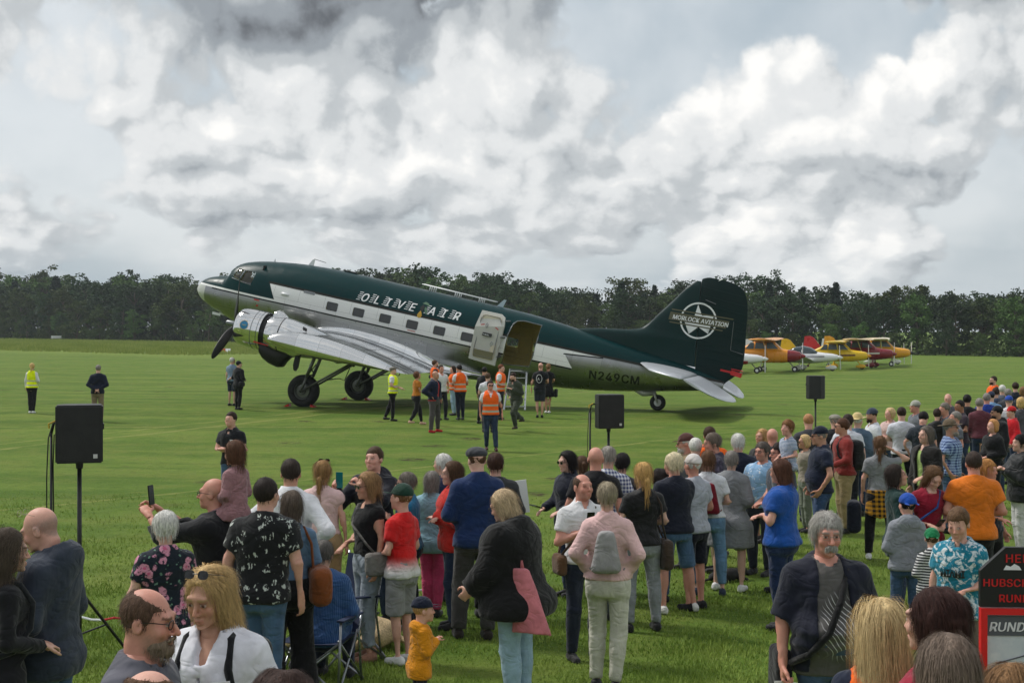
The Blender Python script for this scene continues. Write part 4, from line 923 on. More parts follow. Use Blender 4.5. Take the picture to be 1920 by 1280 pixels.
# ================================================================ people
def surfnets(f, xs, ys, zs):
    """surface of f=0 on a rectilinear grid -> verts, quads"""
    neg = f < 0; c = neg.astype(np.int8)
    cnt = c[:-1, :-1, :-1]+c[1:, :-1, :-1]+c[:-1, 1:, :-1]+c[:-1, :-1, 1:]+c[1:, 1:, :-1]+c[1:, :-1, 1:]+c[:-1, 1:, 1:]+c[1:, 1:, 1:]
    mixed = (cnt > 0) & (cnt < 8); I = np.argwhere(mixed); n = len(I)
    if n == 0: return np.zeros((0, 3)), np.zeros((0, 4), int)
    idx = np.full(mixed.shape, -1, np.int32); idx[mixed] = np.arange(n)
    i, j, k = I.T; cor = [(a, b, d) for a in (0, 1) for b in (0, 1) for d in (0, 1)]
    vals = np.stack([f[i+a, j+b, k+d] for a, b, d in cor], 1)
    acc = np.zeros((n, 3)); num = np.zeros(n)
    for p in range(8):
        for q in range(p+1, 8):
            da = np.array(cor[q])-np.array(cor[p])
            if np.abs(da).sum() != 1: continue
            f0, f1 = vals[:, p], vals[:, q]; m = (f0 < 0) != (f1 < 0)
            t = np.where(m, f0/np.where(m, f0-f1, 1), 0)
            acc += np.where(m[:, None], np.array(cor[p])+t[:, None]*da, 0); num += m
    u = acc/num[:, None]; V = np.empty((n, 3))
    for ax, (g, id_) in enumerate(((xs, i), (ys, j), (zs, k))): V[:, ax] = g[id_]+u[:, ax]*(g[id_+1]-g[id_])
    Q = []
    for ax in range(3):
        a = np.take(neg, range(neg.shape[ax]-1), ax); b = np.take(neg, range(1, neg.shape[ax]), ax); ch = a != b
        o1, o2 = [(1, 2), (2, 0), (0, 1)][ax]
        E_ = np.argwhere(ch); sg = a[ch]
        ok = (E_[:, o1] > 0) & (E_[:, o2] > 0) & (E_[:, o1] < f.shape[o1]-1) & (E_[:, o2] < f.shape[o2]-1); E_ = E_[ok]; sg = sg[ok]
        def cell(d1, d2): e = E_.copy(); e[:, o1] += d1; e[:, o2] += d2; return idx[e[:, 0], e[:, 1], e[:, 2]]
        q = np.stack([cell(-1, -1), cell(0, -1), cell(0, 0), cell(-1, 0)], 1); q[~sg] = q[~sg][:, ::-1]; Q.append(q)
    return V, np.concatenate(Q)
def smin(a, b, k):
    h = np.clip(.5+.5*(b-a)/k, 0, 1); return b+(a-b)*h-k*h*(1-h)
class Grid:
    def __init__(s, lo, hi, h):
        s.ax = [np.arange(l-1.5*h, u+2*h, h) for l, u in zip(lo, hi)]
        s.X, s.Y, s.Z = np.meshgrid(*[a.astype(np.float32) for a in s.ax], indexing='ij')
    def cone(s, a, b, r0, r1, cut0=False, cut1=False, flat=1.0):
        ax, ay, az = a; d = np.subtract(b, a); l2 = float((d*d).sum())+1e-9
        px, py, pz = s.X-ax, s.Y-ay, s.Z-az
        tt = (px*d[0]+py*d[1]+pz*d[2])/l2; t = np.clip(tt, 0, 1)
        q = np.sqrt((px-t*d[0])**2+((py-t*d[1])/flat)**2+(pz-t*d[2])**2)-(r0+(r1-r0)*t)
        l = math.sqrt(l2)
        if cut0: q = np.maximum(q, -tt*l)
        if cut1: q = np.maximum(q, (tt-1)*l)
        return q
    def ell(s, c, r):
        m = min(r); return (np.sqrt(((s.X-c[0])/r[0])**2+((s.Y-c[1])/r[1])**2+((s.Z-c[2])/r[2])**2)-1)*m
    def net(s, f): return surfnets(f, *s.ax)
def wob(g, seed, freq=9.0, n=5):
    rs = np.random.RandomState(seed); out = 0
    for k in range(n):
        d = rs.normal(0, 1, 3); d /= np.linalg.norm(d); fr = freq*(.7+1.1*rs.rand()); out = out+np.sin((g.X*d[0]+g.Y*d[1]+g.Z*d[2]*.8)*fr*2+rs.rand()*6+1.2*np.sin((g.X*d[1]-g.Z*d[0])*fr))
    return out/n
# ---- skin: one material, colour carried by the mesh
def skin_mat():
    n = NT('skin'); a = n.nd('ShaderNodeVertexColor'); a.layer_name = 'tone'; v = n.coord(); f = n.noise(v, 38, 4, .6); g = n.noise(v, 9, 3)
    c = n.mix(n.step(f, .3, .7, 0, .16), a.outputs[0], srgb(150, 92, 78)); c = n.mix(n.step(g, .42, .7, 0, .25), c, srgb(198, 128, 110))
    n.set(color=c, rough=.52, spec=.35, sss=.06); n.b.inputs['Subsurface Radius'].default_value = (.012, .005, .003)
    n.bump(n.math('ADD', n.noise(v, 260, 3), n.math('MULTIPLY', n.noise(n.coord(scale=(1, 1, 2.2)), 70, 3, .6, 1.0), 1.2)), .28, .003); return n.m
M_SKIN = skin_mat()
TONES = {'fair': (214, 174, 156), 'pink': (214, 166, 148), 'tan': (194, 148, 124), 'dark': (152, 108, 84), 'red': (204, 148, 130)}
# ---- heads (metres, centre of the skull; face looks to -y)
HEADC = {}
def head_proto(sex, lod):
    key = (sex, lod)
    if key in HEADC: return HEADC[key]
    h = {0: .006, 1: .0122, 2: .018}[lod]; g = Grid((-.10, -.145, -.20), (.10, .125, .125), h); w = {'m': 1.0, 'f': .94, 'c': .95}[sex]
    f = g.ell((0, .016, .030), (.076*w, .095, .088))
    f = smin(f, g.ell((0, -.034, -.030), (.060*w, .062, .082)), .03)
    f = smin(f, g.ell((0, -.048, -.080), ((.046 if sex == 'm' else .038), .044, .034)), .022)
    f = smin(f, g.ell((0, -.084, -.104), (.019, .016, .015)), .018)
    if sex != 'c':
        f = smin(f, g.cone((-.036, -.084, .026), (.036, -.084, .026), .0135, .0135), .018)
    for s in (-1, 1):
        f = smin(f, g.ell((s*.040*w, -.070, -.030), (.022, .022, .024)), .018)
        f = -smin(-f, g.ell((s*.032, -.110, .002), (.019, .017, .0125)), .012)
        f = smin(f, g.ell((s*.032, -.0835, .002), (.0145, .0135, .0125)), .004)
        f = np.minimum(f, np.maximum(g.ell((s*.0785*w, .012, -.012), (.011, .022, .033)), -g.ell((s*.090*w, .004, -.010), (.008, .011, .018))))
    nl = {'m': 1.0, 'f': .78, 'c': .72}[sex]; nw_ = {'m': 1.0, 'f': .82, 'c': .82}[sex]
    f = smin(f, g.cone((0, -.094, .012), (0, -.094-.030*nl, -.033), .0075*nw_, .0125*nw_), .010)
    for s in (-1, 1): f = smin(f, g.ell((s*.012*nw_, -.103, -.037), (.0085*nw_, .011, .008)), .006)
    f = smin(f, g.ell((0, -.0985, -.0645), (.022, .010, .0062)), .007); f = smin(f, g.ell((0, -.097, -.0765), (.019, .011, .0068)), .007)
    f = np.maximum(f, -g.ell((0, -.111, -.0705), (.022, .010, .0016)))
    f = smin(f, g.cone((0, .022, -.06), (0, .034, -.19), .056*(1 if sex == 'm' else .86), .062*(1 if sex == 'm' else .86)), .03)
    f = np.maximum(f, -.195-g.Z)
    V, Q = g.net(f); HEADC[key] = (V, Q); return HEADC[key]
def head_colors(V, tone, sex, brow, beard, beardc, lip=True, scalp=None, hc=None):
    C = np.tile(np.array(tone), (len(V), 1)); x, y, z = V.T; ax = np.abs(x); fr = y < -.05
    def put(m, c, k=1.0): C[m] = C[m]*(1-k)+np.array(c)*k
    put(fr & (ax < .06) & (z < .0) & (z > -.055) & (ax > .02), (tone[0]*1.0, tone[1]*.86, tone[2]*.84), .7)   # cheeks
    put(fr & (ax < .016) & (z < -.01) & (z > -.05), (tone[0]*1.0, tone[1]*.86, tone[2]*.82), .6)
    if lip: put((y < -.090) & (ax < .021) & (z > -.082) & (z < -.059), (tone[0]*.82, tone[1]*.60, tone[2]*.60), .6)
    nz = .5+.5*np.sin(x*310+2*np.sin(z*270))*np.sin(y*290+2*np.sin(x*250)); sm = lambda q, a, b: np.clip((q-a)/(b-a), 0, 1)
    if scalp:
        hl = Z_ = z*.66+(y+.062)*.75-.050; k = sm(hl+.008*(nz-.5), -.004, .014)*sm(z, -.085, -.06)
        if scalp == 'ring': k = k*sm(-z+.010*(nz-.5), -.045, -.015)
        k = k*(1-((y < .028) & (z < .004) & (ax > .055)))*(.50+.25*nz); C = C*(1-k[:, None])+np.array(hc)*k[:, None]
    if beard in ('full', 'stubble'):
        k = sm(-z+.010*(nz-.5), .035, .060)*sm(z, -.135, -.115)*sm(-y, -.01, .03)*(1-((ax < .021) & (z > -.083) & (z < -.058))); k = k*(.30 if beard == 'stubble' else .55)*(.7+.5*nz); C = C*(1-k[:, None])+np.array(beardc)*k[:, None]
    if False:
        m = fr & (z < -.045) & ~((ax < .020) & (z > -.083) & (z < -.060)); m |= (z < -.05) & (z > -.125) & (y < .0) & (ax > .03); m &= z > -.125
        if beard == 'mous': m = (y < -.085) & (ax < .034) & (z > -.060) & (z < -.042)
        put(m, beardc, .85 if beard != 'stubble' else .35)
    e = np.sqrt((ax-.032)**2+(z-.002)**2); eye = fr & (e < .0135) & (y < -.088) & (np.abs(z-.001) < .0062)
    put(fr & (e < .019) & (y < -.075), (tone[0]*.82, tone[1]*.70, tone[2]*.68), .6)
    put(eye, srgb(176, 164, 156)[:3]); put(eye & (e < .0072), srgb(44, 36, 32)[:3])
    put(fr & (z > .006) & (z < .013) & (ax > .016) & (ax < .05) & (y < -.08), srgb(70, 50, 44)[:3], .65)
    put(fr & (z > .020) & (z < .031) & (ax > .013) & (ax < .052) & (y < -.07), brow, .75)
    return C
# ---- hands (metres; wrist at origin, fingers toward -z, palm toward -y, thumb toward +x)
HANDC = {}
def hand_proto(pose, lod):
    key = (pose, lod)
    if key in HANDC: return HANDC[key]
    h = {0: .0055, 1: .0105, 2: .016}[lod]; g = Grid((-.075, -.12, -.215), (.085, .05, .03), h)
    f = g.cone((0, 0, .03), (0, 0, -.01), .027, .027, flat=.8)
    f = smin(f, g.ell((0, -.004, -.055), (.042, .017, .052)), .018)
    curl = {'relax': (18, 30, 22), 'grip': (55, 75, 45), 'flat': (3, 6, 5), 'point': (55, 75, 45)}[pose]
    for k, (x0, L) in enumerate(((.030, .072), (.010, .080), (-.011, .074), (-.031, .058))):
        p = np.array((x0, -.004, -.098)); a = 0.0; r = .0092-.0006*k; sp = (x0*.35 if pose == 'flat' else x0*.12); cu = (8, 8, 6) if (pose == 'point' and k == 0) else curl
        for q, (cl, ll) in enumerate(zip(cu, (.45, .32, .23))):
            a += R(cl+k*2); d = np.array((sp, -math.sin(a), -math.cos(a)))*L*ll; f = smin(f, g.cone(p, p+d, r, r*.9), .005); p = p+d; r *= .9
    p = np.array((.030, -.008, -.035))
    for d, r in ((np.array((.030, -.014, -.030)), .0125), (np.array((.012, -.012, -.030)), .0105), (np.array((-.002 if pose != 'flat' else .008, -.008, -.024)), .009)):
        f = smin(f, g.cone(p, p+d, r, r*.92), .007); p = p+d
    V, Q = g.net(f); HANDC[key] = (V, Q); return HANDC[key]
# ---- hair and hats: shared meshes in head space
HAIRC = {}
def strands(V, Q, n, length, rs, width=.0016, K=6):
    """thin ribbons that run down over a hair surface"""
    a, b, c = V[Q[:, 0]], V[Q[:, 1]], V[Q[:, 2]]; nr = np.cross(b-a, V[Q[:, 3]]-a); ar = np.linalg.norm(nr, axis=1); nr /= ar[:, None]+1e-9
    i = rs.choice(len(Q), n, p=ar/ar.sum()); P = (a[i]+c[i])/2+rs.normal(0, .003, (n, 3)); Nn = nr[i]
    lift = np.abs(rs.normal(0, .0011, (n, 1))); pts = [P+Nn*.002]; d = np.array((0, .25, -1.0))[None]-0; 
    cen = np.array((0, .02, .02))
    for k in range(K):
        p = pts[-1]; out = p-cen; out[:, 2] *= .6; out /= np.linalg.norm(out, axis=1)[:, None]+1e-9
        dd = np.tile(np.array((0, .10, -1.0)), (n, 1))+rs.normal(0, .10, (n, 3)); top = np.clip((p[:, 2:3]-.05)/.06, 0, 1); dd[:, 1:2] += .9*top; dd[:, 0:1] += np.sign(p[:, 0:1])*.5*top
        dd -= out*np.minimum(0, (dd*out).sum(1))[:, None]*.98; dd /= np.linalg.norm(dd, axis=1)[:, None]
        pts.append(p+dd*length/K+out*lift)
    P = np.stack(pts, 1); side = np.cross(P[:, -1]-P[:, 0], Nn); side /= np.linalg.norm(side, axis=1)[:, None]+1e-9
    w = np.linspace(1, .25, K+1)[None, :, None]*width; A = P-side[:, None]*w; B = P+side[:, None]*w
    VV = np.stack([A, B], 2).reshape(-1, 3); base = (np.arange(n)*2*(K+1))[:, None]+np.arange(K)[None]*2; base = base.ravel()
    return VV, np.stack([base, base+1, base+3, base+2], 1)
def hair_mesh(style, lod):
    key = (style, lod)
    if key in HAIRC: return HAIRC[key]
    h = {0: .008, 1: .0135, 2: .018}[lod]; lo, hi = [-.13, -.135, -.17], [.13, .17, .17]
    if style in ('long', 'longwide'): lo = [-.15, -.11, -.46]
    if style in ('pony', 'ponylow'): lo = [-.12, -.12, -.27]; hi = [.12, .24, .15]
    g = Grid(lo, hi, h); X, Y, Z = g.X, g.Y, g.Z
    seed = {'short': 1, 'crop': 2, 'bob': 3, 'long': 4, 'pony': 5, 'bun': 6, 'curly': 7, 'balding': 8, 'wavy': 9, 'longwide': 10, 'boy': 11, 'ponylow': 12, 'puffy': 13, 'buzz': 14, 'ring': 15, 'under': 16}[style]
    n1 = wob(g, seed, 26, 6); n2 = wob(g, seed+50, 60, 5)
    front = -(Z*.66+(Y+.062)*.75-.050)            # >0 in front of / under the hairline
    infl = {'short': .014, 'crop': .008, 'buzz': .003, 'balding': .004, 'ring': .004, 'boy': .013, 'under': .004, 'wavy': .010}.get(style, .016)
    cap = g.ell((0, .017, .032), (.077+infl, .094+infl, .089+infl))
    if style in ('short', 'crop', 'buzz', 'boy', 'balding', 'ring', 'under', 'pony', 'ponylow', 'bun'):
        fz = .040 if style == 'boy' else .052
        reg = np.minimum(np.minimum(fz-Z+.35*np.abs(X)*0-.20*(Y+.08), np.maximum(-.034-Y+.25*(Z-.02)*-1, -.018-Z)), np.maximum(.024-Y, -.085-Z))     # fringe, sideburns, nape
        f = np.maximum(cap, (reg+n1*.006)*.8)
        if style == 'balding': f = np.maximum(f, -g.ell((0, -.02, .105), (.060, .085, .065)))
        if style == 'under': f = np.maximum(f, Z-.040)
        if style == 'pony': f = smin(f, g.cone((0, .10, .055), (0, .145, .03), .02, .026), .015); f = smin(f, g.cone((0, .145, .03), (0, .15, -.16), .028, .014), .015)
        if style == 'ponylow': f = smin(f, g.cone((0, .10, -.02), (0, .135, -.05), .02, .026), .015); f = smin(f, g.cone((0, .135, -.05), (.01, .12, -.24), .028, .014), .015)
        if style == 'bun': f = smin(f, g.ell((0, .105, .015), (.042, .038, .042)), .012)
    else:
        face = -((Y+.050)*.95+(Z-.045)*.34)        # open in front
        if style == 'bob': f = smin(cap, g.ell((0, .022, -.045), (.094, .098, .085)), .03)
        elif style == 'wavy': f = smin(cap, g.ell((0, .03, -.05), (.102, .102, .10)), .03)
        elif style == 'curly': f = g.ell((0, .03, .015), (.118, .115, .125))
        elif style == 'puffy': f = g.ell((0, .025, .032), (.100, .108, .108))
        else:
            wd = .125 if style == 'longwide' else .092
            f = smin(cap, g.ell((0, .03, -.06), (wd*.9, .085, .11)), .03); f = smin(f, g.ell((0, .065, -.22), (wd, .05, .20)), .04)
        f = np.maximum(f, face)
        f = np.maximum(f, front-.10 if style not in ('puffy',) else front*.8)
    amp = {'curly': .012, 'wavy': .007, 'puffy': .009, 'buzz': .001, 'ring': .001, 'crop': .003, 'balding': .003}.get(style, .0045)
    f = f+amp*n1+amp*.45*n2
    V, Q = g.net(f)
    if lod == 0 and style not in ('buzz', 'ring', 'under'):
        rs = np.random.RandomState(seed); L = {'short': .05, 'crop': .02, 'boy': .05, 'balding': .014, 'bob': .14, 'wavy': .16, 'long': .34, 'longwide': .34, 'curly': .07, 'puffy': .05, 'pony': .09, 'ponylow': .09, 'bun': .07}[style]
        VV, QQ = strands(V, Q, 3400, L, rs, .0009, 4); Q = np.concatenate([Q, QQ+len(V)]); V = np.concatenate([V, VV])
    elif lod == 1 and style not in ('buzz', 'ring', 'balding', 'under'):
        rs = np.random.RandomState(seed); VV, QQ = strands(V, Q, 420, .018 if style == 'crop' else .055 if style in ('short', 'puffy', 'boy', 'curly') else .13, rs, .0026, 3); Q = np.concatenate([Q, QQ+len(V)]); V = np.concatenate([V, VV])
    HAIRC[key] = (V, Q); return HAIRC[key]
def beard_mesh(style, lod):
    key = ('beard', style, lod)
    if key in HAIRC: return HAIRC[key]
    h = {0: .006, 1: .010, 2: .014}[lod]; g = Grid((-.08, -.15, -.16), (.08, .02, -.02), h)
    mo = np.minimum(g.cone((.004, -.112, -.051), (.030, -.100, -.062), .0095, .006), g.cone((-.004, -.112, -.051), (-.030, -.100, -.062), .0095, .006))
    f = mo
    if style == 'full':
        j = smin(g.ell((0, -.052, -.086), (.056, .058, .044)), g.ell((0, -.088, -.112), (.030, .026, .024)), .02); j = np.maximum(j, -g.ell((0, -.10, -.066), (.024, .05, .016))); j = np.maximum(j, g.Z+.050+.5*(np.abs(g.X)-.055)*-1*0-(.55*np.clip(np.abs(g.X)-.03, 0, 1))); f = np.minimum(f, j)
    f = f+wob(g, 4, 60, 5)*.0035; V, Q = g.net(f)
    if lod < 2: VV, QQ = strands(V, Q, 700 if lod == 0 else 150, .022, np.random.RandomState(2), .0010 if lod == 0 else .002, 3); Q = np.concatenate([Q, QQ+len(V)]); V = np.concatenate([V, VV])
    HAIRC[key] = (V, Q); return HAIRC[key]
def hat_mesh(style, lod):
    key = ('hat', style, lod)
    if key in HAIRC: return HAIRC[key]
    h = .008 if lod == 0 else .0125; g = Grid((-.17, -.22, -.02), (.17, .22, .16), h); X, Y, Z = g.X, g.Y, g.Z
    if style in ('cap', 'capback'):
        f = np.maximum(g.ell((0, .016, .036), (.092, .110, .102)), .030-Z+.10*(Y*-.0)); s = -1 if style == 'cap' else 1
        br = np.maximum(g.ell((0, s*.115, .040), (.078, .085, .05)), np.abs(Z-.043-.9*(X**2)*-1.6-.0)-.0045); f = np.minimum(f, np.maximum(br, (.06-s*Y)))
        if style == 'capback': f = np.maximum(f, -g.ell((0, -.10, .03), (.035, .04, .03)))
    elif style == 'flat':
        f = np.maximum(g.ell((0, .0, .060), (.100, .122, .062)), .032-Z); br = np.maximum(g.ell((0, -.085, .045), (.075, .06, .05)), np.abs(Z-.042)-.006); f = np.minimum(f, br)
    elif style == 'hat':
        f = np.maximum(g.ell((0, .014, .055), (.090, .105, .098)), .03-Z); f = smin(f, np.maximum(g.ell((0, .01, .05), (.165, .195, .3)), np.abs(Z-.046-.9*X**2)-.004), .008); f = np.maximum(f, -g.ell((0, .01, .165), (.03, .07, .022)))
    V, Q = g.net(f); HAIRC[key] = (V, Q); return HAIRC[key]
def glasses_mesh(kind):
    mb = MB(); dark = kind == 'sun'
    for s in (-1, 1):
        pts = [(s*(.034+.024*math.copysign(abs(math.cos(t))**.7, math.cos(t))), -.106-.0+.10*abs(.02*math.cos(t)), .003+.017*math.copysign(abs(math.sin(t))**.8, math.sin(t))) for t in np.linspace(0, 2*math.pi, 15)[:-1]]
        mb.tube(pts+[pts[0]], .0022 if kind != 'thin' else .0012, 5, 0)
        if dark: mb.add([(s*.034, -.107, .003)]+pts, [(0, i+1, (i+1) % 14+1) for i in range(14)], 1)
        mb.tube([(s*.057, -.104, .008), (s*.077, -.05, .010), (s*.081, .01, .004)], .002 if kind != 'thin' else .0012, 5, 0)
    mb.tube([(-.011, -.111, .006), (.011, -.111, .006)], .002, 5, 0); return mb
GLASSC = {}
M_LENS = plain('dark_lens', (14, 14, 16), .08); M_FRAME = plain('spectacle_frame', (24, 22, 22), .35); M_THINF = plain('thin_spectacle_frame', (150, 140, 128), .3, .8)
# ---- cloth
CLOTH = {}
PAT = {}
def cloth(rgb, pat=None, rgb2=None, rough=.85, jean=False):
    key = (rgb, pat, rgb2, jean)
    if key in CLOTH: return CLOTH[key]
    n = NT('cloth_%d' % len(CLOTH)); v = n.coord(); x, y, z = n.xyz(v); c = srgb(*rgb)
    f = n.noise(v, 7, 4, .6); fold = n.noise(n.coord(scale=(1, 1, .55)), 7, 2, .45, 1.0)
    col = n.mix(n.step(f, .25, .75), tuple(q*.82 for q in c[:3])+(1,), tuple(min(1, q*1.12) for q in c[:3])+(1,))
    c2 = srgb(*(rgb2 or (255, 255, 255))[:3])
    S = lambda q, lo, hi: n.step(q, lo, hi)
    if pat == 'vest':      # two grey reflective bands
        m = None
        for z0 in (.99, 1.14):
            d = n.math('ABSOLUTE', n.math('SUBTRACT', z, z0)); b = n.math('SUBTRACT', 1.0, S(d, .022, .026)); m = b if m is None else n.math('MAXIMUM', m, b)
        col = n.mix(m, col, srgb(176, 176, 160))
    elif pat == 'stripe':
        w = n.math('SINE', n.math('MULTIPLY', z, rgb2[3] if rgb2 and len(rgb2) > 3 else 170)); col = n.mix(S(w, -.1, .1), col, srgb(*rgb2[:3]))
    elif pat == 'vstripe':
        w = n.math('SINE', n.math('MULTIPLY', x, 460)); col = n.mix(n.step(w, .2, .6, 0, .5), col, c2)
    elif pat == 'check':
        w = n.math('SINE', n.math('MULTIPLY', z, 150)); u = n.math('SINE', n.math('MULTIPLY', n.math('ADD', x, n.math('MULTIPLY', y, .6)), 150))
        col = n.mix(n.math('MULTIPLY', n.math('ADD', S(w, -.1, .1), S(u, -.1, .1)), .5), col, c2)
    elif pat == 'plaid':
        w = n.math('SINE', n.math('MULTIPLY', z, 95)); u = n.math('SINE', n.math('MULTIPLY', n.math('ADD', x, n.math('MULTIPLY', y, .6)), 95))
        col = n.mix(n.math('MULTIPLY', n.math('ADD', S(w, -.05, .05), S(u, -.05, .05)), .5), col, c2)
    elif pat == 'floral':
        wv = n.noise(v, 14, 3, .6, .0, True); va = n.nd('ShaderNodeVectorMath', operation='MULTIPLY_ADD'); n.L.new(wv, va.inputs[0]); va.inputs[1].default_value = (.05, .05, .05); n.L.new(v, va.inputs[2])
        d = n.voro(va.outputs[0], 11); d2 = n.voro(va.outputs[0], 24); pet = n.noise(v, 46, 3, .7)
        col = n.mix(n.math('MULTIPLY', n.math('SUBTRACT', 1.0, S(d, .36, .44)), S(pet, .36, .46)), col, c2)
        col = n.mix(n.math('SUBTRACT', 1.0, S(d, .10, .18)), col, srgb(196, 92, 130)); lf = n.math('MULTIPLY', n.math('SUBTRACT', 1.0, S(d2, .22, .27)), S(d, .5, .58)); col = n.mix(lf, col, srgb(100, 132, 116))
    elif pat == 'leaves':
        wv = n.noise(v, 16, 2, .6, .0, True); va = n.nd('ShaderNodeVectorMath', operation='MULTIPLY_ADD'); n.L.new(wv, va.inputs[0]); va.inputs[1].default_value = (.06, .06, .06); n.L.new(v, va.inputs[2])
        d = n.voro(va.outputs[0], 15); pet = n.noise(n.coord(scale=(1, 1, .4)), 70, 2, .6); col = n.mix(n.math('MULTIPLY', n.math('SUBTRACT', 1.0, S(d, .34, .40)), S(pet, .50, .56)), col, c2)
    elif pat == 'tiedye':
        w = n.noise(v, 16, 5, .65, 1.0); col = n.mix(S(w, .50, .58), col, c2)
    elif pat == 'ombre':
        w = n.math('ADD', z, n.math('MULTIPLY', n.noise(v, 20, 3), .03)); col = n.mix(n.step(w, .93, 1.10), c2, col)
    elif pat == 'print':     # fine white line drawing on the chest
        w = n.nd('ShaderNodeTexWave'); w.inputs['Scale'].default_value = 12; w.inputs['Distortion'].default_value = 9; w.inputs['Detail'].default_value = 1; w.inputs['Detail Scale'].default_value = .6; n.L.new(n.coord(rot=(0, .6, 0)), w.inputs['Vector'])
        d = n.math('SQRT', n.math('ADD', n.math('POWER', n.math('SUBTRACT', x, .02), 2), n.math('POWER', n.math('MULTIPLY', n.math('SUBTRACT', z, 1.12), .6), 2)))
        m = n.math('MULTIPLY', n.math('MULTIPLY', S(w.outputs['Fac'], .88, .97), n.math('SUBTRACT', 1.0, S(d, .09, .13))), n.math('SUBTRACT', 1.0, S(y, -.08, -.04))); col = n.mix(n.math('MULTIPLY', m, .8), col, c2)
    elif pat == 'bandhem':
        col = n.mix(n.step(n.math('ABSOLUTE', n.math('SUBTRACT', x, .1)), .0, .02, .0, 0.), col, c2)
    if jean:
        thigh = n.noise(n.coord(scale=(1, 1, .35)), 8, 3, .55); col = n.mix(n.step(thigh, .45, .7, 0, .45), col, tuple(min(1, q*1.9+.03) for q in c[:3])+(1,))
    n.set(color=col, rough=rough, spec=.2, sheen=.15)
    wv = n.nd('ShaderNodeTexNoise'); n.L.new(v, wv.inputs['Vector']); wv.inputs['Scale'].default_value = 420
    cr = n.math('ABSOLUTE', n.math('MULTIPLY_ADD', n.noise(n.coord(scale=(1, 1, 1.5), rot=(.3, .5, .2)), 5.5, 2, .45, 1.1), 2.0, -1.0))
    n.bump(n.math('ADD', n.math('ADD', fold, n.math('MULTIPLY', cr, .9)), n.math('MULTIPLY', wv.outputs['Fac'], .03)), .55, .035)
    CLOTH[key] = n.m; return n.m
def hair_mat(rgb):
    key = ('hair', rgb)
    if key in CLOTH: return CLOTH[key]
    n = NT('hair_%d' % len(CLOTH)); v = n.coord(scale=(1, 1, .16)); f = n.noise(v, 95, 4, .65); g = n.noise(n.coord(), 14, 3); c = srgb(*rgb)[:3]
    col = n.mix(n.step(f, .3, .7), tuple(q*.55 for q in c)+(1,), tuple(min(1, q*1.35) for q in c)+(1,)); col = n.mix(n.step(g, .4, .7, 0, .4), col, tuple(q*.7 for q in c)+(1,))
    n.set(color=col, rough=.68, spec=.22); n.bump(f, .8, .006); CLOTH[key] = n.m; return n.m
# ---- the figure
TORSO = {'m': ([.78, .84, .92, 1.00, 1.10, 1.20, 1.30, 1.38, 1.44, 1.48, 1.52], [.148, .158, .168, .160, .152, .160, .176, .178, .138, .088, .055], [.10, .112, .120, .112, .106, .112, .124, .118, .094, .070, .055], [.012, .012, .012, .006, .0, .0, .0, .008, .016, .022, .024]),
         'f': ([.78, .84, .92, 1.00, 1.10, 1.20, 1.30, 1.38, 1.44, 1.48, 1.52], [.158, .174, .176, .154, .134, .138, .152, .152, .115, .070, .045], [.10, .118, .126, .108, .096, .102, .122, .108, .084, .060, .048], [.012, .014, .014, .006, .0, -.004, -.014, .0, .014, .022, .024]),
         'c': ([.78, .84, .92, 1.00, 1.10, 1.20, 1.30, 1.38, 1.44, 1.48, 1.52], [.135, .145, .148, .142, .136, .140, .146, .142, .108, .070, .050], [.095, .105, .110, .108, .102, .102, .106, .100, .082, .062, .050], [.01]*5+[.0, .0, .008, .014, .02, .022])}
ARMS = {'down': ((.255, .015, 1.135), (.275, -.05, .885)), 'down2': ((.262, .035, 1.14), (.250, .0, .885)), 'hip': ((.39, .12, 1.18), (.20, -.02, 1.03)), 'fold': ((.27, -.03, 1.14), (-.02, -.19, 1.17)),
        'phone': ((.25, -.19, 1.20), (.075, -.34, 1.44)), 'front': ((.275, .02, 1.14), (.07, -.22, 1.08)), 'behind': ((.29, .09, 1.14), (.04, .17, .99)), 'chest': ((.26, -.03, 1.13), (.05, -.22, 1.26)),
        'pocket': ((.30, .05, 1.14), (.215, -.06, .93)), 'up': ((.26, -.20, 1.30), (.10, -.40, 1.52)), 'head': ((.42, -.02, 1.44), (.13, .05, 1.60)), 'walkf': ((.25, -.07, 1.15), (.25, -.25, 1.00)), 'walkb': ((.25, .12, 1.16), (.26, .16, .93)),
        'hold': ((.27, -.03, 1.14), (.20, -.25, 1.06)), 'reach': ((.26, -.28, 1.25), (.18, -.52, 1.18)), 'lap': ((.26, -.06, 1.13), (.14, -.28, 1.0)), 'pock2': ((.31, .11, 1.17), (.20, -.04, 1.01))}
LEGS = {'stand': (((.105, -.01, .49), (.115, .03, .085)),)*2, 'wide': (((.15, -.01, .49), (.19, .03, .085)),)*2, 'close': (((.085, -.01, .49), (.075, .03, .085)),)*2,
        'walk': (((.10, -.16, .52), (.09, -.22, .09)), ((.10, .05, .49), (.09, .27, .15))), 'shift': (((.12, -.07, .49), (.15, -.04, .085)), ((.095, .01, .49), (.07, .05, .085))),
        'run': (((.10, -.28, .56), (.10, -.14, .16)), ((.10, .06, .50), (.10, .42, .34))), 'sit': (((.13, -.43, .93), (.14, -.42, .53)),)*2, 'ride': (((.19, -.22, .83), (.17, -.20, .45)),)*2}
PERSONS = []
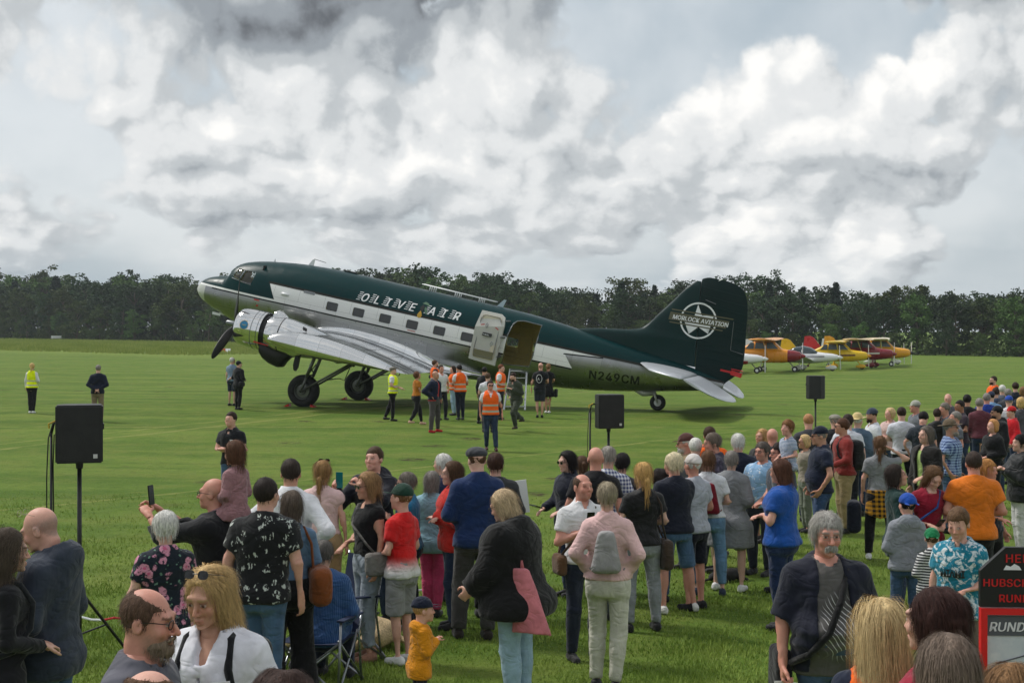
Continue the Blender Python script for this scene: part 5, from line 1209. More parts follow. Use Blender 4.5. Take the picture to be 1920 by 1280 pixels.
def build_person(name, loc, rot, K, sex='m', head=(0, 0), hs=1.0, tone='fair', hair='short', hairc=(70, 52, 40), hat=None, hatc=(30, 32, 40), specs=None, beard=None, beardc=None, specs_up=False,
                 top=None, inner=None, vest=None, bottom=None, shoes=(40, 40, 42), arms=None, hands=('relax', 'relax'), legs=None, lean=None, bulk=1.0, belly=0.0, lod=1, label='', group=None, seed=None, skirt=None, extra=None, hvis=True, headoff=0.0):
    """top: dict(c, pat, c2, sleeve 'long'|'short'|'none'|'cap', hem, puff, hood, open); bottom: dict(c, kind 'long'|'short'|'capri'|'skirt', jean, puff)"""
    seed = seed if seed is not None else len(PERSONS)*13+5; rs = np.random.RandomState(seed); h = {0: .0185, 1: .026, 2: .037}[lod]
    rv = random.Random(seed)
    arms = arms or rv.choice((('down', 'down2'), ('front', 'front'), ('pocket', 'down'), ('fold', 'fold'), ('down', 'front'), ('pocket', 'pocket'), ('hold', 'front')))
    legs = legs or rv.choice(('stand', 'shift', 'shift', 'close', 'wide')); lean = lean or (rv.uniform(-.03, .03), rv.uniform(-.02, .04)); head = (head[0]+rv.uniform(-.22, .22), head[1]+rv.uniform(-.10, .12)) if head == (0, 0) else head
    tz, tx, ty, tc = TORSO[sex]; zs_ = np.array(tz); wx = np.array(tx)*bulk; wy = np.array(ty)*(1+(bulk-1)*.9); cy_ = np.array(tc)
    if belly:
        bz = np.exp(-((zs_-1.07)/.11)**2); wy = wy+belly*bz*.6; cy_ = cy_-belly*bz*.6; wx = wx+belly*.35*bz
    lx, ly = lean
    fx = lambda z: lx*np.clip((z-.95)/.55, 0, 1.6); fy = lambda z: -ly*np.clip((z-.95)/.55, 0, 1.6)**1.15
    P = lambda p: np.array((p[0]+float(fx(p[2])), p[1]+float(fy(p[2])), p[2]-.25*(abs(ly)**1.5)*max(0, (p[2]-.95)/.55)))
    sw = {'m': .188, 'f': .165, 'c': .155}[sex]*(1+(bulk-1)*.6)
    J = {}
    for i, s in enumerate((1, -1)):       # i=0: person's left (+x), 1: right
        a = arms[i]; e, w = ARMS[a] if isinstance(a, str) else a
        k_ = sw/.188 if isinstance(a, str) else 1.0
        J['S', i] = P((s*sw*.93, .012, 1.385)); J['E', i] = P((s*e[0]*k_, e[1], e[2])) if e[2] > .5 else np.array((s*e[0], e[1], e[2])); J['W', i] = P((s*w[0]*(k_ if w[0] > .1 else 1), w[1], w[2]))
        L = LEGS[legs] if isinstance(legs, str) else legs; kn, an = L[i]; jit = rs.normal(0, .012, 2) if legs in ('stand', 'shift', 'wide') else (0, 0)
        J['H', i] = np.array((s*.088*min(bulk, 1.15), .005, .915)); J['K', i] = np.array((s*kn[0]+jit[0], kn[1], kn[2])); J['A', i] = np.array((s*an[0]+jit[0], an[1]+jit[1], an[2]))
        if sex == 'f': J['K', i][0] *= .9; J['A', i][0] *= .8
    am = {'m': 1.0, 'f': .86, 'c': .86}[sex]*(1+(bulk-1)*.7); lm = {'m': .93, 'f': .93, 'c': .85}[sex]*(1+(bulk-1)*.8)
    allp = np.array([v for v in J.values()]+[P((0, 0, 1.5))]); zmin = min(0.0, allp[:, 2].min()-.08)
    lo = np.minimum(allp.min(0)-.13, (-.25*bulk, -.2-belly, zmin)); hi = np.maximum(allp.max(0)+.13, (.25*bulk, .2, 1.53))
    def torso(g, inf=0.0, z0=.80, z1=1.52, shear=True):
        zz = np.clip(g.Z, .78, 1.52); ax = np.interp(zz, zs_, wx)+inf; ay = np.interp(zz, zs_, wy)+inf; c = np.interp(zz, zs_, cy_)
        X = g.X-fx(g.Z); Y = g.Y-c-fy(g.Z); q = np.sqrt((np.abs(X)/ax)**2.3+(np.abs(Y)/ay)**2.3)
        d = (q**(2/2.3)-1)*np.minimum(ax, ay)*.9
        return np.maximum(d, np.maximum(z0-g.Z, g.Z-z1))
    def legs_f(g, inf, upto='A', frac=1.0, cut=True, bell=0.0):
        f = None
        for i in (0, 1):
            H_, K_, A_ = J['H', i], J['K', i], J['A', i]
            if upto == 'K': e = H_+(K_-H_)*frac; q = g.cone(H_, e, .092*lm+inf, (.092+(.060-.092)*frac)*lm+inf+bell, cut1=cut)
            else:
                e = K_+(A_-K_)*frac; q = smin(g.cone(H_, K_, .092*lm+inf, .060*lm+inf), g.cone(K_, e, .059*lm+inf, (.059-.020*frac)*lm+inf+bell, cut1=cut), .03)
                cf = K_+(A_-K_)*.30+np.array((0, .014, 0)); q = smin(q, g.ell(cf, ((.055*lm+inf),)*2+(.13,)), .03)
            f = q if f is None else smin(f, q, .012)
        for s in (-1, 1): f = smin(f, g.ell((s*.072, .058*lm, .895), (.088*lm+inf, .085*lm+inf, .10)), .03)
        return f
    def arm_f(g, i, inf, upto='W', frac=1.0):
        S_, E_, W_ = J['S', i], J['E', i], J['W', i]; f = g.ell(S_, (.056*am+inf,)*3)
        if upto == 'E': e = S_+(E_-S_)*frac; return smin(f, g.cone(S_, e, .053*am+inf, .046*am+inf+.008, cut1=True), .02)
        e = E_+(W_-E_)*frac; f = smin(f, g.cone(S_, E_, .053*am+inf, .043*am+inf), .02); return smin(f, g.cone(E_, e, .043*am+inf, .029*am+inf*1.0, cut1=frac < 1.0 or inf > 0), .015)
    root = empty(name, loc, rot); root.scale = (K, K, K)
    # body: one continuous skin
    g = Grid(lo, hi, h*1.5); f = torso(g, -.004); f = smin(f, legs_f(g, -.002), .03)
    for i in (0, 1):
        f = smin(f, arm_f(g, i, 0), .045); A_ = J['A', i]; f = smin(f, g.cone(A_+(0, .02, -.035), A_+(0, -.13, -.055), .035, .028), .02)
    Vb, Qb = g.net(f); tn = srgb(*TONES[tone])[:3]; Cb = np.tile(np.array(tn), (len(Vb), 1))
    VV, QQ, CC = [Vb], [Qb], [Cb]; off = len(Vb)
    hv, hq = head_proto(sex, lod); hy, hp = head
    Rh = np.array((Matrix.Rotation(hy, 3, 'Z') @ Matrix.Rotation(hp, 3, 'X')))       # hp>0 : chin down
    nj = P((0, .018, 1.505)); hc = nj+Rh @ (np.array((0, -.022, .128))*hs)+np.array((0, 0, headoff))
    bc = srgb(*(beardc or hairc))[:3]; ccol = head_colors(hv, tn, sex, tuple(q*.7 for q in srgb(*hairc)[:3]), beard, bc, scalp=hair if hair in ('ring', 'buzz') else None, hc=srgb(*hairc)[:3])
    # the neck part follows the body, the rest follows the head
    nw = np.clip((hv[:, 2]+.16)/.07, 0, 1)[:, None]; Vh = (hv*hs) @ Rh.T*nw+(hv*hs)*(1-nw)+hc
    VV.append(Vh); QQ.append(hq+off); CC.append(ccol); off += len(Vh)
    if hvis:
        for i, s in enumerate((1, -1)):
            pv, pq = hand_proto(hands[i], lod); d = J['W', i]-J['E', i]; d /= np.linalg.norm(d); zax = -d
            inw = np.array((-s, -.25, 0.)) if abs(d[2]) > .6 else np.array((-s*.3, 0, -1.0)) if not isinstance(hands[i], tuple) else np.array((0, 0, -1.))
            yax = -(inw-zax*inw.dot(zax)); yax /= np.linalg.norm(yax); xax = np.cross(yax, zax); Mh = np.stack([xax, yax, zax], 1)
            q = pv.copy(); fl = pq
            thumb_fwd = xax[1] < 0 or (abs(d[2]) <= .6 and xax[2] > 0)
            if not thumb_fwd: q[:, 0] *= -1; fl = pq[:, ::-1]
            VV.append((q*am*1.02) @ Mh.T+J['W', i]-d*.012); QQ.append(fl+off); CC.append(np.tile(np.array(tn)*(1, .93, .9), (len(q), 1))); off += len(q)
    V, Q, C = np.concatenate(VV), np.concatenate(QQ), np.concatenate(CC); me = mesh_np('body', V, Q, M_SKIN)
    ca = me.color_attributes.new('tone', 'FLOAT_COLOR', 'POINT'); ca.data.foreach_set('color', np.concatenate([C, np.ones((len(C), 1))], 1).astype(np.float32).ravel())
    obj('body', me, root)
    def garment(nm, f, g, m):
        V, Q = g.net(f)
        return obj(nm, mesh_np(nm, V, Q, m), root) if len(V) else None
    # trousers
    bt = bottom or {}; bk = bt.get('kind', 'long'); bm_ = cloth(bt.get('c', (40, 50, 70)), bt.get('pat'), bt.get('c2'), jean=bt.get('jean', False)); pf = bt.get('puff', .012)
    if bk != 'none':
        g = Grid((lo[0], lo[1], zmin), (hi[0], hi[1], 1.06), h); wr = wob(g, seed+1, 8)*.004+wob(g, seed+2, 19)*.0025
        if bk == 'skirt':
            ln = bt.get('len', .5); fl = bt.get('flare', .10); t = np.clip((1.0-g.Z)/(1.0-ln), 0, 1); ax = .165*bulk+fl*t; q = np.sqrt((g.X/ax)**2+((g.Y-.01)/(ax*.80))**2)-1; an = np.arctan2(g.Y, g.X)
            f = q*ax*.8+.012*t*np.sin(an*11+seed)+wr; f = np.maximum(f, np.maximum(ln-g.Z, g.Z-1.03))
        else:
            f = legs_f(g, pf, *(('K', bt.get('frac', .92)) if bk == 'short' else ('A', {'long': .99, 'capri': .72, 'crop': .86}[bk])), bell=bt.get('bell', .006 if bk != 'short' else .02))
            f = smin(f, torso(g, pf-.002, .80, 1.05), .03); fold = np.sin(g.Z*95+2*np.sin(g.X*30+seed)+g.Y*22)*.0035*np.exp(-((g.Z-.13)/.09)**2)*(bk == 'long')+np.sin(g.Z*80+g.Y*30)*.003*np.exp(-((g.Z-.48)/.07)**2)
            f = np.maximum(f+wr+fold, g.Z-1.035)
        garment({'long': 'trousers', 'short': 'shorts', 'capri': 'trousers', 'crop': 'trousers', 'skirt': 'skirt'}[bk], f, g, bm_)
    # shoes
    for i in (0, 1):
        A_ = J['A', i]; g = Grid(A_-(.075, .26, .10), A_+(.075, .12, .06), max(h*.85, .014)); q = g.cone(A_+(0, .035, -.045), A_+(0, -.14, -.052), .044, .038); q = smin(q, g.cone(A_+(0, .02, -.02), A_+(0, -.05, -.04), .042, .040), .02); q = np.maximum(q, A_[2]-.083-g.Z)
        garment('shoe', q, g, cloth(shoes, rough=.6))
    # tops
    def top_g(nm, tp, inf0, seed_):
        sl = tp.get('sleeve', 'short'); pfm = tp.get('puff', .012)+inf0; hem = tp.get('hem', .90)
        g = Grid((lo[0], lo[1], max(hem-.05, zmin)), (hi[0], max(hi[1], .26+abs(ly)*.5), 1.60), h); wr = wob(g, seed_, 8)*.0045+wob(g, seed_+1, 20)*.0028
        f = torso(g, pfm+.004, min(hem, .80), 1.53)
        f = smin(f, legs_f(g, max(pfm, bt.get('puff', .012)+.008)+.006, 'K', .8, False), .03); ez = np.clip((1.0-g.Z)/.2, 0, 1); f = f-tp.get('flare', .006)*ez
        fold = np.sin(g.Z*70+3*np.sin(g.X*14+seed_)+g.Y*9)*.006*np.exp(-((g.Z-1.02)/.08)**2)
        for i in (0, 1):
            if sl == 'none': continue
            a = arm_f(g, i, pfm*.9, *{'long': ('W', .97), 'short': ('E', .62), 'elbow': ('E', .98), 'cap': ('E', .22), 'roll': ('W', .25)}[sl])
            E_ = J['E', i]; dd = np.sqrt((g.X-E_[0])**2+(g.Y-E_[1])**2+(g.Z-E_[2])**2); a = a+np.sin(dd*150)*.003*np.exp(-(dd/.10)**2)
            f = smin(f, a, .055)
        f = f+wr+fold
        if sl == 'none':      # arm holes
            for i in (0, 1): f = np.maximum(f, -g.ell(J['S', i]+np.array(((1 if i == 0 else -1)*.05, 0, 0)), (.075, .085, .10)))
        nk = P((0, .018, 1.50)); f = np.maximum(f, hem-g.Z)
        if tp.get('vneck'): f = np.maximum(f, -g.cone((nk[0], nk[1]-.10, 1.50), (nk[0], nk[1]-.16, 1.50-tp['vneck']), .05, .01))
        f = np.maximum(f, g.Z-1.505-(g.Y-nk[1])*.25); f = np.maximum(f, -g.cone((nk[0], nk[1]-.035, 1.415), (nk[0], nk[1]-.005, 1.58), .060, .070))      # neck opening
        if tp.get('collar') or tp.get('hood'):
            f = np.minimum(f, np.maximum(np.abs(np.sqrt((g.X-nk[0])**2+((g.Y-nk[1])*.95)**2)-.075)-.010, np.abs(g.Z-1.495-(g.Y-nk[1])*.25)-.028))
        if tp.get('hood'): f = smin(f, np.maximum(g.ell((nk[0], nk[1]+.085, 1.455), (.145, .085, .10)), -g.ell((nk[0], nk[1]+.02, 1.57), (.085, .075, .09))), .03)
        if tp.get('open'):
            w_ = tp['open']; c_ = float(tp.get('oc', 0)); f = np.maximum(f, -np.maximum(np.abs(g.X-c_-fx(g.Z))-w_*(1.15-.62*np.clip((g.Z-.9)/.55, 0, 1)), g.Y-fy(g.Z)+.0))
        return garment(nm, f, g, cloth(tp['c'], tp.get('pat'), tp.get('c2'), rough=tp.get('rough', .85)))
    if inner: top_g('shirt', dict(inner, puff=inner.get('puff', .006)), 0, seed+30)
    if top: top_g(top.get('n', 'shirt'), top, .010 if inner else 0, seed+3)
    if vest: top_g('vest', dict(vest, sleeve='none', hem=vest.get('hem', .90), puff=.020, pat='vest', vneck=vest.get('vneck')), .012, seed+9)
    # hair, hat, spectacles in head space
    Mx = Matrix.Translation(Vector(hc)) @ Matrix.Rotation(hy, 4, 'Z') @ Matrix.Rotation(hp, 4, 'X') @ Matrix.Scale(hs, 4)
    def on_head(nm, me): o = obj(nm, me, root); o.matrix_local = Mx; return o
    if hat and hair in ('crop', 'short', 'boy'): hair = 'under'
    if hair in ('ring', 'buzz'): hair = None
    if hair:
        k = ('m', hair, lod, hairc, sex)
        if k not in HAIRC: HAIRC[k] = mesh_np('hair', *hair_mesh(hair, lod), hair_mat(hairc))
        o = on_head('hair', HAIRC[k])
        if sex != 'm': o.matrix_local = Mx @ Matrix.Diagonal((.97, 1, 1, 1))
    if beard in ('full', 'mous'):
        k = ('m', 'beard', beard, lod, beardc or hairc)
        if k not in HAIRC: HAIRC[k] = mesh_np('beard', *beard_mesh(beard, lod), hair_mat(beardc or hairc))
        on_head('beard' if beard == 'full' else 'moustache', HAIRC[k])
    if hat:
        k = ('m', 'hat', hat, lod, hatc)
        if k not in HAIRC: HAIRC[k] = mesh_np('hat', *hat_mesh(hat, lod), cloth(hatc))
        on_head('cap' if hat != 'hat' else 'hat', HAIRC[k])
    if specs:
        k = ('specs', specs)
        if k not in GLASSC:
            mb = glasses_mesh(specs); me = bpy.data.meshes.new('glasses'); me.from_pydata(mb.v, [], mb.f); me.materials.append(M_FRAME if specs != 'thin' else M_THINF); me.materials.append(M_LENS); me.polygons.foreach_set('material_index', mb.m); GLASSC[k] = me
        o = on_head('sunglasses' if specs == 'sun' else 'glasses', GLASSC[k])
        if specs_up: o.matrix_local = Mx @ Matrix.Translation((0, .030, .075)) @ Matrix.Rotation(R(-28), 4, 'X')
    tag(root, label, 'person', group); root['_k'] = K
    info = dict(root=root, J=J, K=K, hc=hc, loc=Vector(loc), rot=rot, P=P, wy=wy, h=h, seed=seed, lod=lod, M=Matrix.Translation(Vector(loc)) @ Matrix.Rotation(rot, 4, 'Z') @ Matrix.Scale(K, 4)); del root['_k']
    PERSONS.append(info); return info
def person(x, ytop, H, rot, label, at=None, **k):
    """stand a figure so that its crown is at pixel column x, row ytop; rot in degrees: 0 faces the camera, 90 right, 180 away, -90 left"""
    hs = k.get('hs', 1.0); unit = 1.505+.128*hs+.118*hs
    if 'hat' in k and k['hat']: unit += .015
    if k.get('hair') in ('curly', 'puffy', 'wavy'): unit += .012
    drop = k.pop('drop', 0.0); K = H/unit
    if at is None:
        X, Y = place(x, ytop, H-drop*K); z = g1(X, Y)-drop*K
    else:
        Y = at; X = at_depth(x, Y); z = CH-(ytop-YH)*Y/FPX-H
    s = FPX/Y
    if 'lod' not in k: k['lod'] = 0 if s > 300 else (1 if s > 122 else 2)
    return build_person('person', (X, Y, z), R(rot), K, label=label, **k)
# ---------------------------------------------------------------- things people carry
def rbox(g, c, hf, r=.03):
    q = [np.abs(A-cc)-(hh-r) for A, cc, hh in zip((g.X, g.Y, g.Z), c, hf)]
    return np.sqrt(sum(np.maximum(a, 0)**2 for a in q))+np.minimum(np.maximum(np.maximum(q[0], q[1]), q[2]), 0)-r
def carried(info, name, cat, label, V, Q, mat, strap=None, smat=None, sname='strap'):
    o = obj(name, mesh_np(name, V, Q, mat)); o.matrix_world = info['M']; tag(o, label, cat)
    if strap: strap.build(sname, smat or mat, o, smooth=True)
    return o
def backpack(info, rgb, label, front=False, size=1.0, soft=False):
    P = info['P']; s = -1 if front else 1; h = max(info['h']*.8, .012); c = P((0, 0, 1.20)); c = c+np.array((0, s*(.175+.02*size), 0)); hf = np.array((.145, .085, .205))*size
    g = Grid(c-hf-.03, c+hf+.03, h); f = rbox(g, c, hf, .06*size)
    if soft:
        t_ = np.clip((g.Z-c[2]+hf[2])/(2*hf[2]), 0, 1); k_ = 1.0/(1.08-.55*t_); q = [np.abs((g.X-c[0])*k_)-(hf[0]-.05), np.abs((g.Y-c[1])*k_)-(hf[1]-.05), np.abs(g.Z-c[2])-(hf[2]-.05)]; f = np.sqrt(sum(np.maximum(a, 0)**2 for a in q))+np.minimum(np.maximum(np.maximum(q[0], q[1]), q[2]), 0)-.05
    else: f = smin(f, rbox(g, c+(0, s*hf[1]*.8, -.06*size), hf*(.75, .45, .48), .03), .012); f = np.maximum(f, -rbox(g, c+(0, s*hf[1]*1.02, .06*size), (hf[0]*.95, .006, .003), .001))
    f = f+wob(g, info['seed'], 12)*.004; V, Q = g.net(f); st = MB()
    for q in (-1, 1):
        pts = [(q*.085, .10*s, 1.36), (q*.085, .075*s, 1.445), (q*.09, .02*s, 1.475), (q*.10, -.06*s, 1.45), (q*.115, -.135*s, 1.34), (q*.135, -.125*s, 1.2), (q*.165, -.03*s, 1.08), (q*.14, .10*s, 1.04)]
        st.tube([P(p) for p in pts], .018 if not soft else .007, 6)
    return carried(info, 'backpack', 'backpack', label, V, Q, cloth(rgb), st, cloth(rgb))
def side_bag(info, rgb, label, side=1, z=.90, hf=(.07, .14, .13), strap=True, y=.0, cross=True, name='shoulder_bag', cat='bag', soft=.0, x=None):
    P = info['P']; h = max(info['h']*.8, .010); c = np.array((side*(.25 if x is None else x), y, z)); hf = np.array(hf); g = Grid(c-hf-.05, c+hf+.05, h)
    f = rbox(g, c, hf, min(hf)*.8); f = f+wob(g, info['seed'], 10)*(.006+soft)
    V, Q = g.net(f); st = MB()
    if strap:
        sh = -1 if cross else 1; pts = [c+(0, -.03, hf[2]*.8), np.array(P((side*.19, -.13, 1.12))), np.array(P((side*sh*.02, -.165, 1.28))) if cross else np.array(P((side*.16, -.12, 1.33))), np.array(P((side*sh*.10, -.06, 1.45))), np.array(P((side*sh*.10, .06, 1.46))), np.array(P((side*sh*.02, .145, 1.28))) if cross else np.array(P((side*.16, .13, 1.33))), np.array(P((side*.19, .12, 1.10))), c+(0, .03, hf[2]*.8)]
        st.tube(pts, .012, 6)
    return carried(info, name, cat, label, V, Q, cloth(rgb), st if strap else None, cloth(tuple(int(q*.85) for q in rgb)))
def phone_at(info, pos, label, rgb=(24, 24, 28), rz=0.0, rx=0.0, name='phone', size=(.075, .009, .155), case=None):
    m = MB(); m.box((0, 0, 0), size); o = m.build(name, plain('phone_%d_%d_%d' % rgb, rgb, .25))
    bv = bmesh.new(); bv.from_mesh(o.data); bmesh.ops.bevel(bv, geom=bv.edges[:], offset=.003, segments=2, affect='EDGES'); bv.to_mesh(o.data); bv.free()
    m = MB(); m.box((0, size[1]*.5+.0006, 0), (size[0]*.9, .001, size[2]*.92)); m.build('screen', plain('phone_screen', (30, 34, 40), .1), o)
    o.matrix_world = info['M'] @ Matrix.Translation(Vector(pos)) @ Matrix.Rotation(rz, 4, 'Z') @ Matrix.Rotation(rx, 4, 'X'); tag(o, label, name.replace('_', ' ')); return o
# ---------------------------------------------------------------- clothes shorthand
def T(c, **k): return dict(c=c, **k)
BLK, NAVY, WHT, GRY = (26, 26, 28), (30, 38, 58), (216, 216, 216), (120, 122, 126)
JN, DJ, LJ, GJ = T((62, 86, 116), jean=True), T((36, 50, 74), jean=True), T((138, 164, 186), jean=True), T((124, 130, 138), jean=True)
BT, NT_ = T(BLK), T((34, 38, 52))
KH = T((150, 130, 98), puff=.02)
ORG, YEL = T((255, 104, 20)), T((232, 250, 14))
WH, BLD, DBR, BRN, GRH, BKH, LBR, GIN = (214, 212, 206), (206, 172, 112), (52, 38, 30), (84, 60, 42), (134, 128, 122), (26, 22, 22), (128, 96, 64), (176, 108, 60)
p = person
# ---- out on the field, left
p(60, 681, 1.66, 176, 'blond ponytailed woman in yellow high-visibility vest, back turned, left of the loudspeaker', sex='f', hair='ponylow', hairc=BLD, top=T(WHT, sleeve='long'), vest=YEL, bottom=BT, shoes=(230, 230, 230), legs='close', arms=('down', 'front'))
i = p(183, 684, 1.76, -170, 'man in dark navy jacket, hands behind his back, walking away on the field', hair='crop', hairc=GRH, top=T((24, 30, 48), sleeve='long', hem=.86, puff=.02), bottom=T((132, 116, 94), puff=.02), arms=('behind', 'behind'), legs='stand', shoes=(90, 70, 50))
side_bag(i, BLK, 'small black camera case hanging at the navy-jacketed man\'s back', 1, .98, (.05, .05, .08), x=.10, y=.15)
p(435, 670, 1.74, 150, 'grey-haired man in pale blue shirt and dark shorts beneath the propeller', hair='crop', hairc=WH, top=T((120, 140, 164)), bottom=T((40, 48, 66), kind='short'), shoes=(40, 40, 40), arms=('down', 'behind'))
i = p(447, 676, 1.70, 140, 'man in black jacket and black cap near the propeller', hair='crop', hairc=BKH, hat='cap', hatc=(22, 24, 30), top=T((22, 23, 27), sleeve='long', hem=.74, puff=.03, collar=True), bottom=T((20, 20, 22)), arms=('front', 'front'))
side_bag(i, (30, 30, 32), 'small black bag at the hip of the man by the propeller', -1, .93, (.06, .12, .09), y=.05)
i = p(435, 772, 1.78, -20, 'man in black polo shirt with folded arms, alone on the grass behind the crowd', hair='crop', hairc=DBR, top=T((24, 26, 32), sleeve='short', collar=True), bottom=JN, arms=('fold', 'fold'), tone='pink')
m = MB(); m.box((.09, -.158, 1.30), (.07, .006, .035)); o = m.build('name_badge', M_WHT); o.matrix_world = i['M']; tag(o, 'white name badge on the black polo shirt', 'badge')
# ---- beside the airliner
p(737, 687, 1.74, 85, 'grey-capped man in yellow high-visibility vest under the wing tip', hair='crop', hairc=GRH, hat='flat', hatc=(110, 106, 96), top=T(WHT, sleeve='short'), vest=YEL, bottom=T((22, 22, 26)), arms=('hold', 'front'), legs=(((.10, .12, .50), (.1, .28, .12)), ((.10, -.02, .49), (.10, .0, .085))))
p(781, 696, 1.66, 120, 'curly-haired woman in ochre top and black trousers, striding', sex='f', hair='curly', hairc=(96, 62, 40), top=T((176, 108, 26), hem=.96), bottom=T((22, 22, 24)), legs='walk', arms=('front', 'front'), tone='tan', shoes=(200, 160, 140))
p(815, 675, 1.80, 100, 'bearded man in orange vest over black sweater, tallest of the group by the wing', hair='crop', hairc=BRN, top=T((26, 26, 30), sleeve='long'), vest=ORG, bottom=JN, arms=('hip', 'down'), beard='full')
p(828, 684, 1.78, 40, 'man in white short-sleeved shirt talking beside the wing', hair='crop', hairc=DBR, top=T(WHT), bottom=T((30, 32, 40)), arms=('pocket', 'pocket'), tone='red')
p(815, 695, 1.80, 62, 'balding man in dark blue bomber jacket and red shoes, hands on hips', hair='ring', hairc=(90, 76, 66), top=T((22, 30, 52), sleeve='long', hem=.93, puff=.028, collar=True, open=.05), inner=T((186, 40, 44)), bottom=T((74, 70, 70), puff=.02), arms=('pocket', 'hip'), legs='wide', shoes=(176, 24, 30), tone='tan')
p(850, 686, 1.66, -70, 'long-haired woman in orange vest and pale jeans by the wing root', sex='f', hair='long', hairc=DBR, top=T((150, 70, 40)), vest=ORG, bottom=LJ, arms=('front', 'front'), legs='close')
p(863, 684, 1.78, -150, 'dark-haired man in orange vest and white shirt, back turned by the wing root', hair='crop', hairc=BKH, top=T(WHT), vest=ORG, bottom=T((30, 34, 50)), arms=('front', 'front'), tone='tan')
p(908, 688, 1.78, 150, 'dark-haired man in black jacket under the open cargo door', hair='crop', hairc=BKH, top=T((30, 30, 36), sleeve='long'), bottom=BT, arms=('down', 'down'), tone='tan')
p(915, 699, 1.74, 170, 'man in white shirt seen from behind, in front of the boarding ladder', hair='crop', hairc=BRN, top=T((214, 214, 220)), bottom=T((60, 62, 66)), arms=('front', 'front'), bulk=1.05)
i = p(920, 713, 1.80, 8, 'man in sunglasses and orange vest walking toward the crowd', hair='crop', hairc=DBR, specs='sun', top=T((214, 214, 220)), vest=T((255, 100, 22), vneck=.18), bottom=DJ, arms=('down', 'down2'), legs=(((.10, -.06, .49), (.12, -.10, .085)), ((.10, .02, .49), (.09, .12, .10))), shoes=(70, 28, 34), tone='red', bulk=1.04)
p(938, 683, 1.80, 75, 'red-haired man in orange vest leaning at the boarding ladder', hair='crop', hairc=(110, 62, 40), top=T(WHT), vest=ORG, bottom=T((28, 30, 40)), arms=('down', 'front'))
p(968, 697, 1.76, -40, 'bearded man in olive flight suit running away from the ladder', hair='crop', hairc=DBR, beard='full', top=T((58, 64, 52), sleeve='long', hem=.92, puff=.025, collar=True), bottom=T((58, 64, 52), puff=.025), arms=('chest', 'hip'), legs='run', shoes=(60, 48, 38), head=(0, .3), lean=(0, .10))
i = p(1012, 680, 1.82, 172, 'bald man in black printed T-shirt and dark shorts below the cargo door', hair='ring', hairc=(120, 90, 70), top=T((22, 24, 28)), bottom=T((40, 44, 54), kind='short'), arms=('down', 'front'), shoes=(24, 24, 26), tone='pink')
m = MB(); V_, F_ = text_faces('A', .16); m.add([(.06-q[0], .152, 1.20+q[1]) for q in V_], F_); m.tube([(.09*math.cos(t), .150, 1.25+.13*math.sin(t)) for t in np.linspace(0, 6.283, 20)], .006, 4); pr = m.build('shirt_print', M_WHT, i['root'])
i = p(1027, 682, 1.70, 165, 'ponytailed woman in black dress beside the bald man', sex='f', hair='pony', hairc=LBR, top=T((20, 20, 22), hem=.98), bottom=T((18, 18, 20), kind='skirt', len=.58, flare=.11), arms=('down', 'front'), shoes=(230, 228, 224), tone='tan', legs='close')
side_bag(i, (20, 20, 22), 'black handbag hanging beside the black dress', -1, .72, (.05, .13, .15), strap=False, name='handbag', x=.30)
# ---- crowd, left
i = p(2, 993, 1.68, 120, 'woman with long greying brown hair at the left picture edge', sex='f', hair='longwide', hairc=(86, 74, 64), top=T((24, 24, 28), sleeve='long', hem=.86), bottom=LJ, arms=('front', 'front'))
backpack(i, (30, 32, 36), 'small black backpack of the woman at the left picture edge', size=.72)
i = p(92, 946, 1.80, -98, 'man in slate-blue hooded sweatshirt with cigarette, looking down', hair='ring', hairc=(126, 112, 104), specs='thin', specs_up=True, head=(0, .42), top=T((50, 57, 70), sleeve='long', hem=.80, hood=True, puff=.03), bottom=JN, arms=('front', 'front'), belly=.05, bulk=1.05, tone='pink')
hm = i['M'] @ Matrix.Translation(Vector(i['hc'])) @ Matrix.Rotation(.42, 4, 'X'); m = MB(); m.tube([(.012, -.104, -.071), (.014, -.150, -.104), (.015, -.172, -.119)], .0042, 8); o = m.build('cigarette', M_WHT, None, smooth=True); o.matrix_world = hm; tag(o, 'white cigarette between the lips of the hooded man', 'cigarette')
p(308, 957, 1.62, -150, 'white-haired woman in dark blouse with pink flowers, back turned', sex='f', hair='puffy', hairc=WH, top=T((26, 34, 46), pat='floral', c2=(206, 140, 164), hem=.84, flare=.02), bottom=T((190, 186, 180)), arms=('front', 'down'), bulk=1.14)
FATHER = p(410, 896, 1.78, -108, 'bald bespectacled man in black jacket, a child on his shoulders, photographing', hair='ring', hairc=(150, 120, 100), specs='rim', top=T((24, 25, 29), sleeve='long', hem=.90, puff=.03), bottom=JN, arms=(((.22, -.34, 1.32), (.10, -.52, 1.47)), ((.24, -.32, 1.30), (.08, -.56, 1.50))), hands=('grip', 'grip'), bulk=1.05, tone='red')
phone_at(FATHER, (.0, -.60, 1.60), 'black phone held up by the man carrying a child', rx=.1)
fl = FATHER['loc']
p(440, 827, 1.10, -118, 'child with brown bob and dusky pink knitted sweater riding on shoulders', at=fl.y-.02, sex='c', hs=1.3, hair='bob', hairc=(92, 62, 44), top=T((150, 112, 116), sleeve='long', hem=.80, puff=.03, flare=.03), bottom=T((150, 152, 158)), legs='ride', arms=('front', 'front'), head=(-.2, .1))
p(490, 896, 1.82, 172, 'man in black shirt with white leaf print and blue jeans, back turned', hair='crop', hairc=(44, 36, 32), top=T((26, 27, 30), pat='leaves', c2=(190, 196, 190), hem=.86, puff=.025), bottom=T((70, 96, 126), jean=True), arms=('down', 'down'), bulk=1.05, tone='pink')
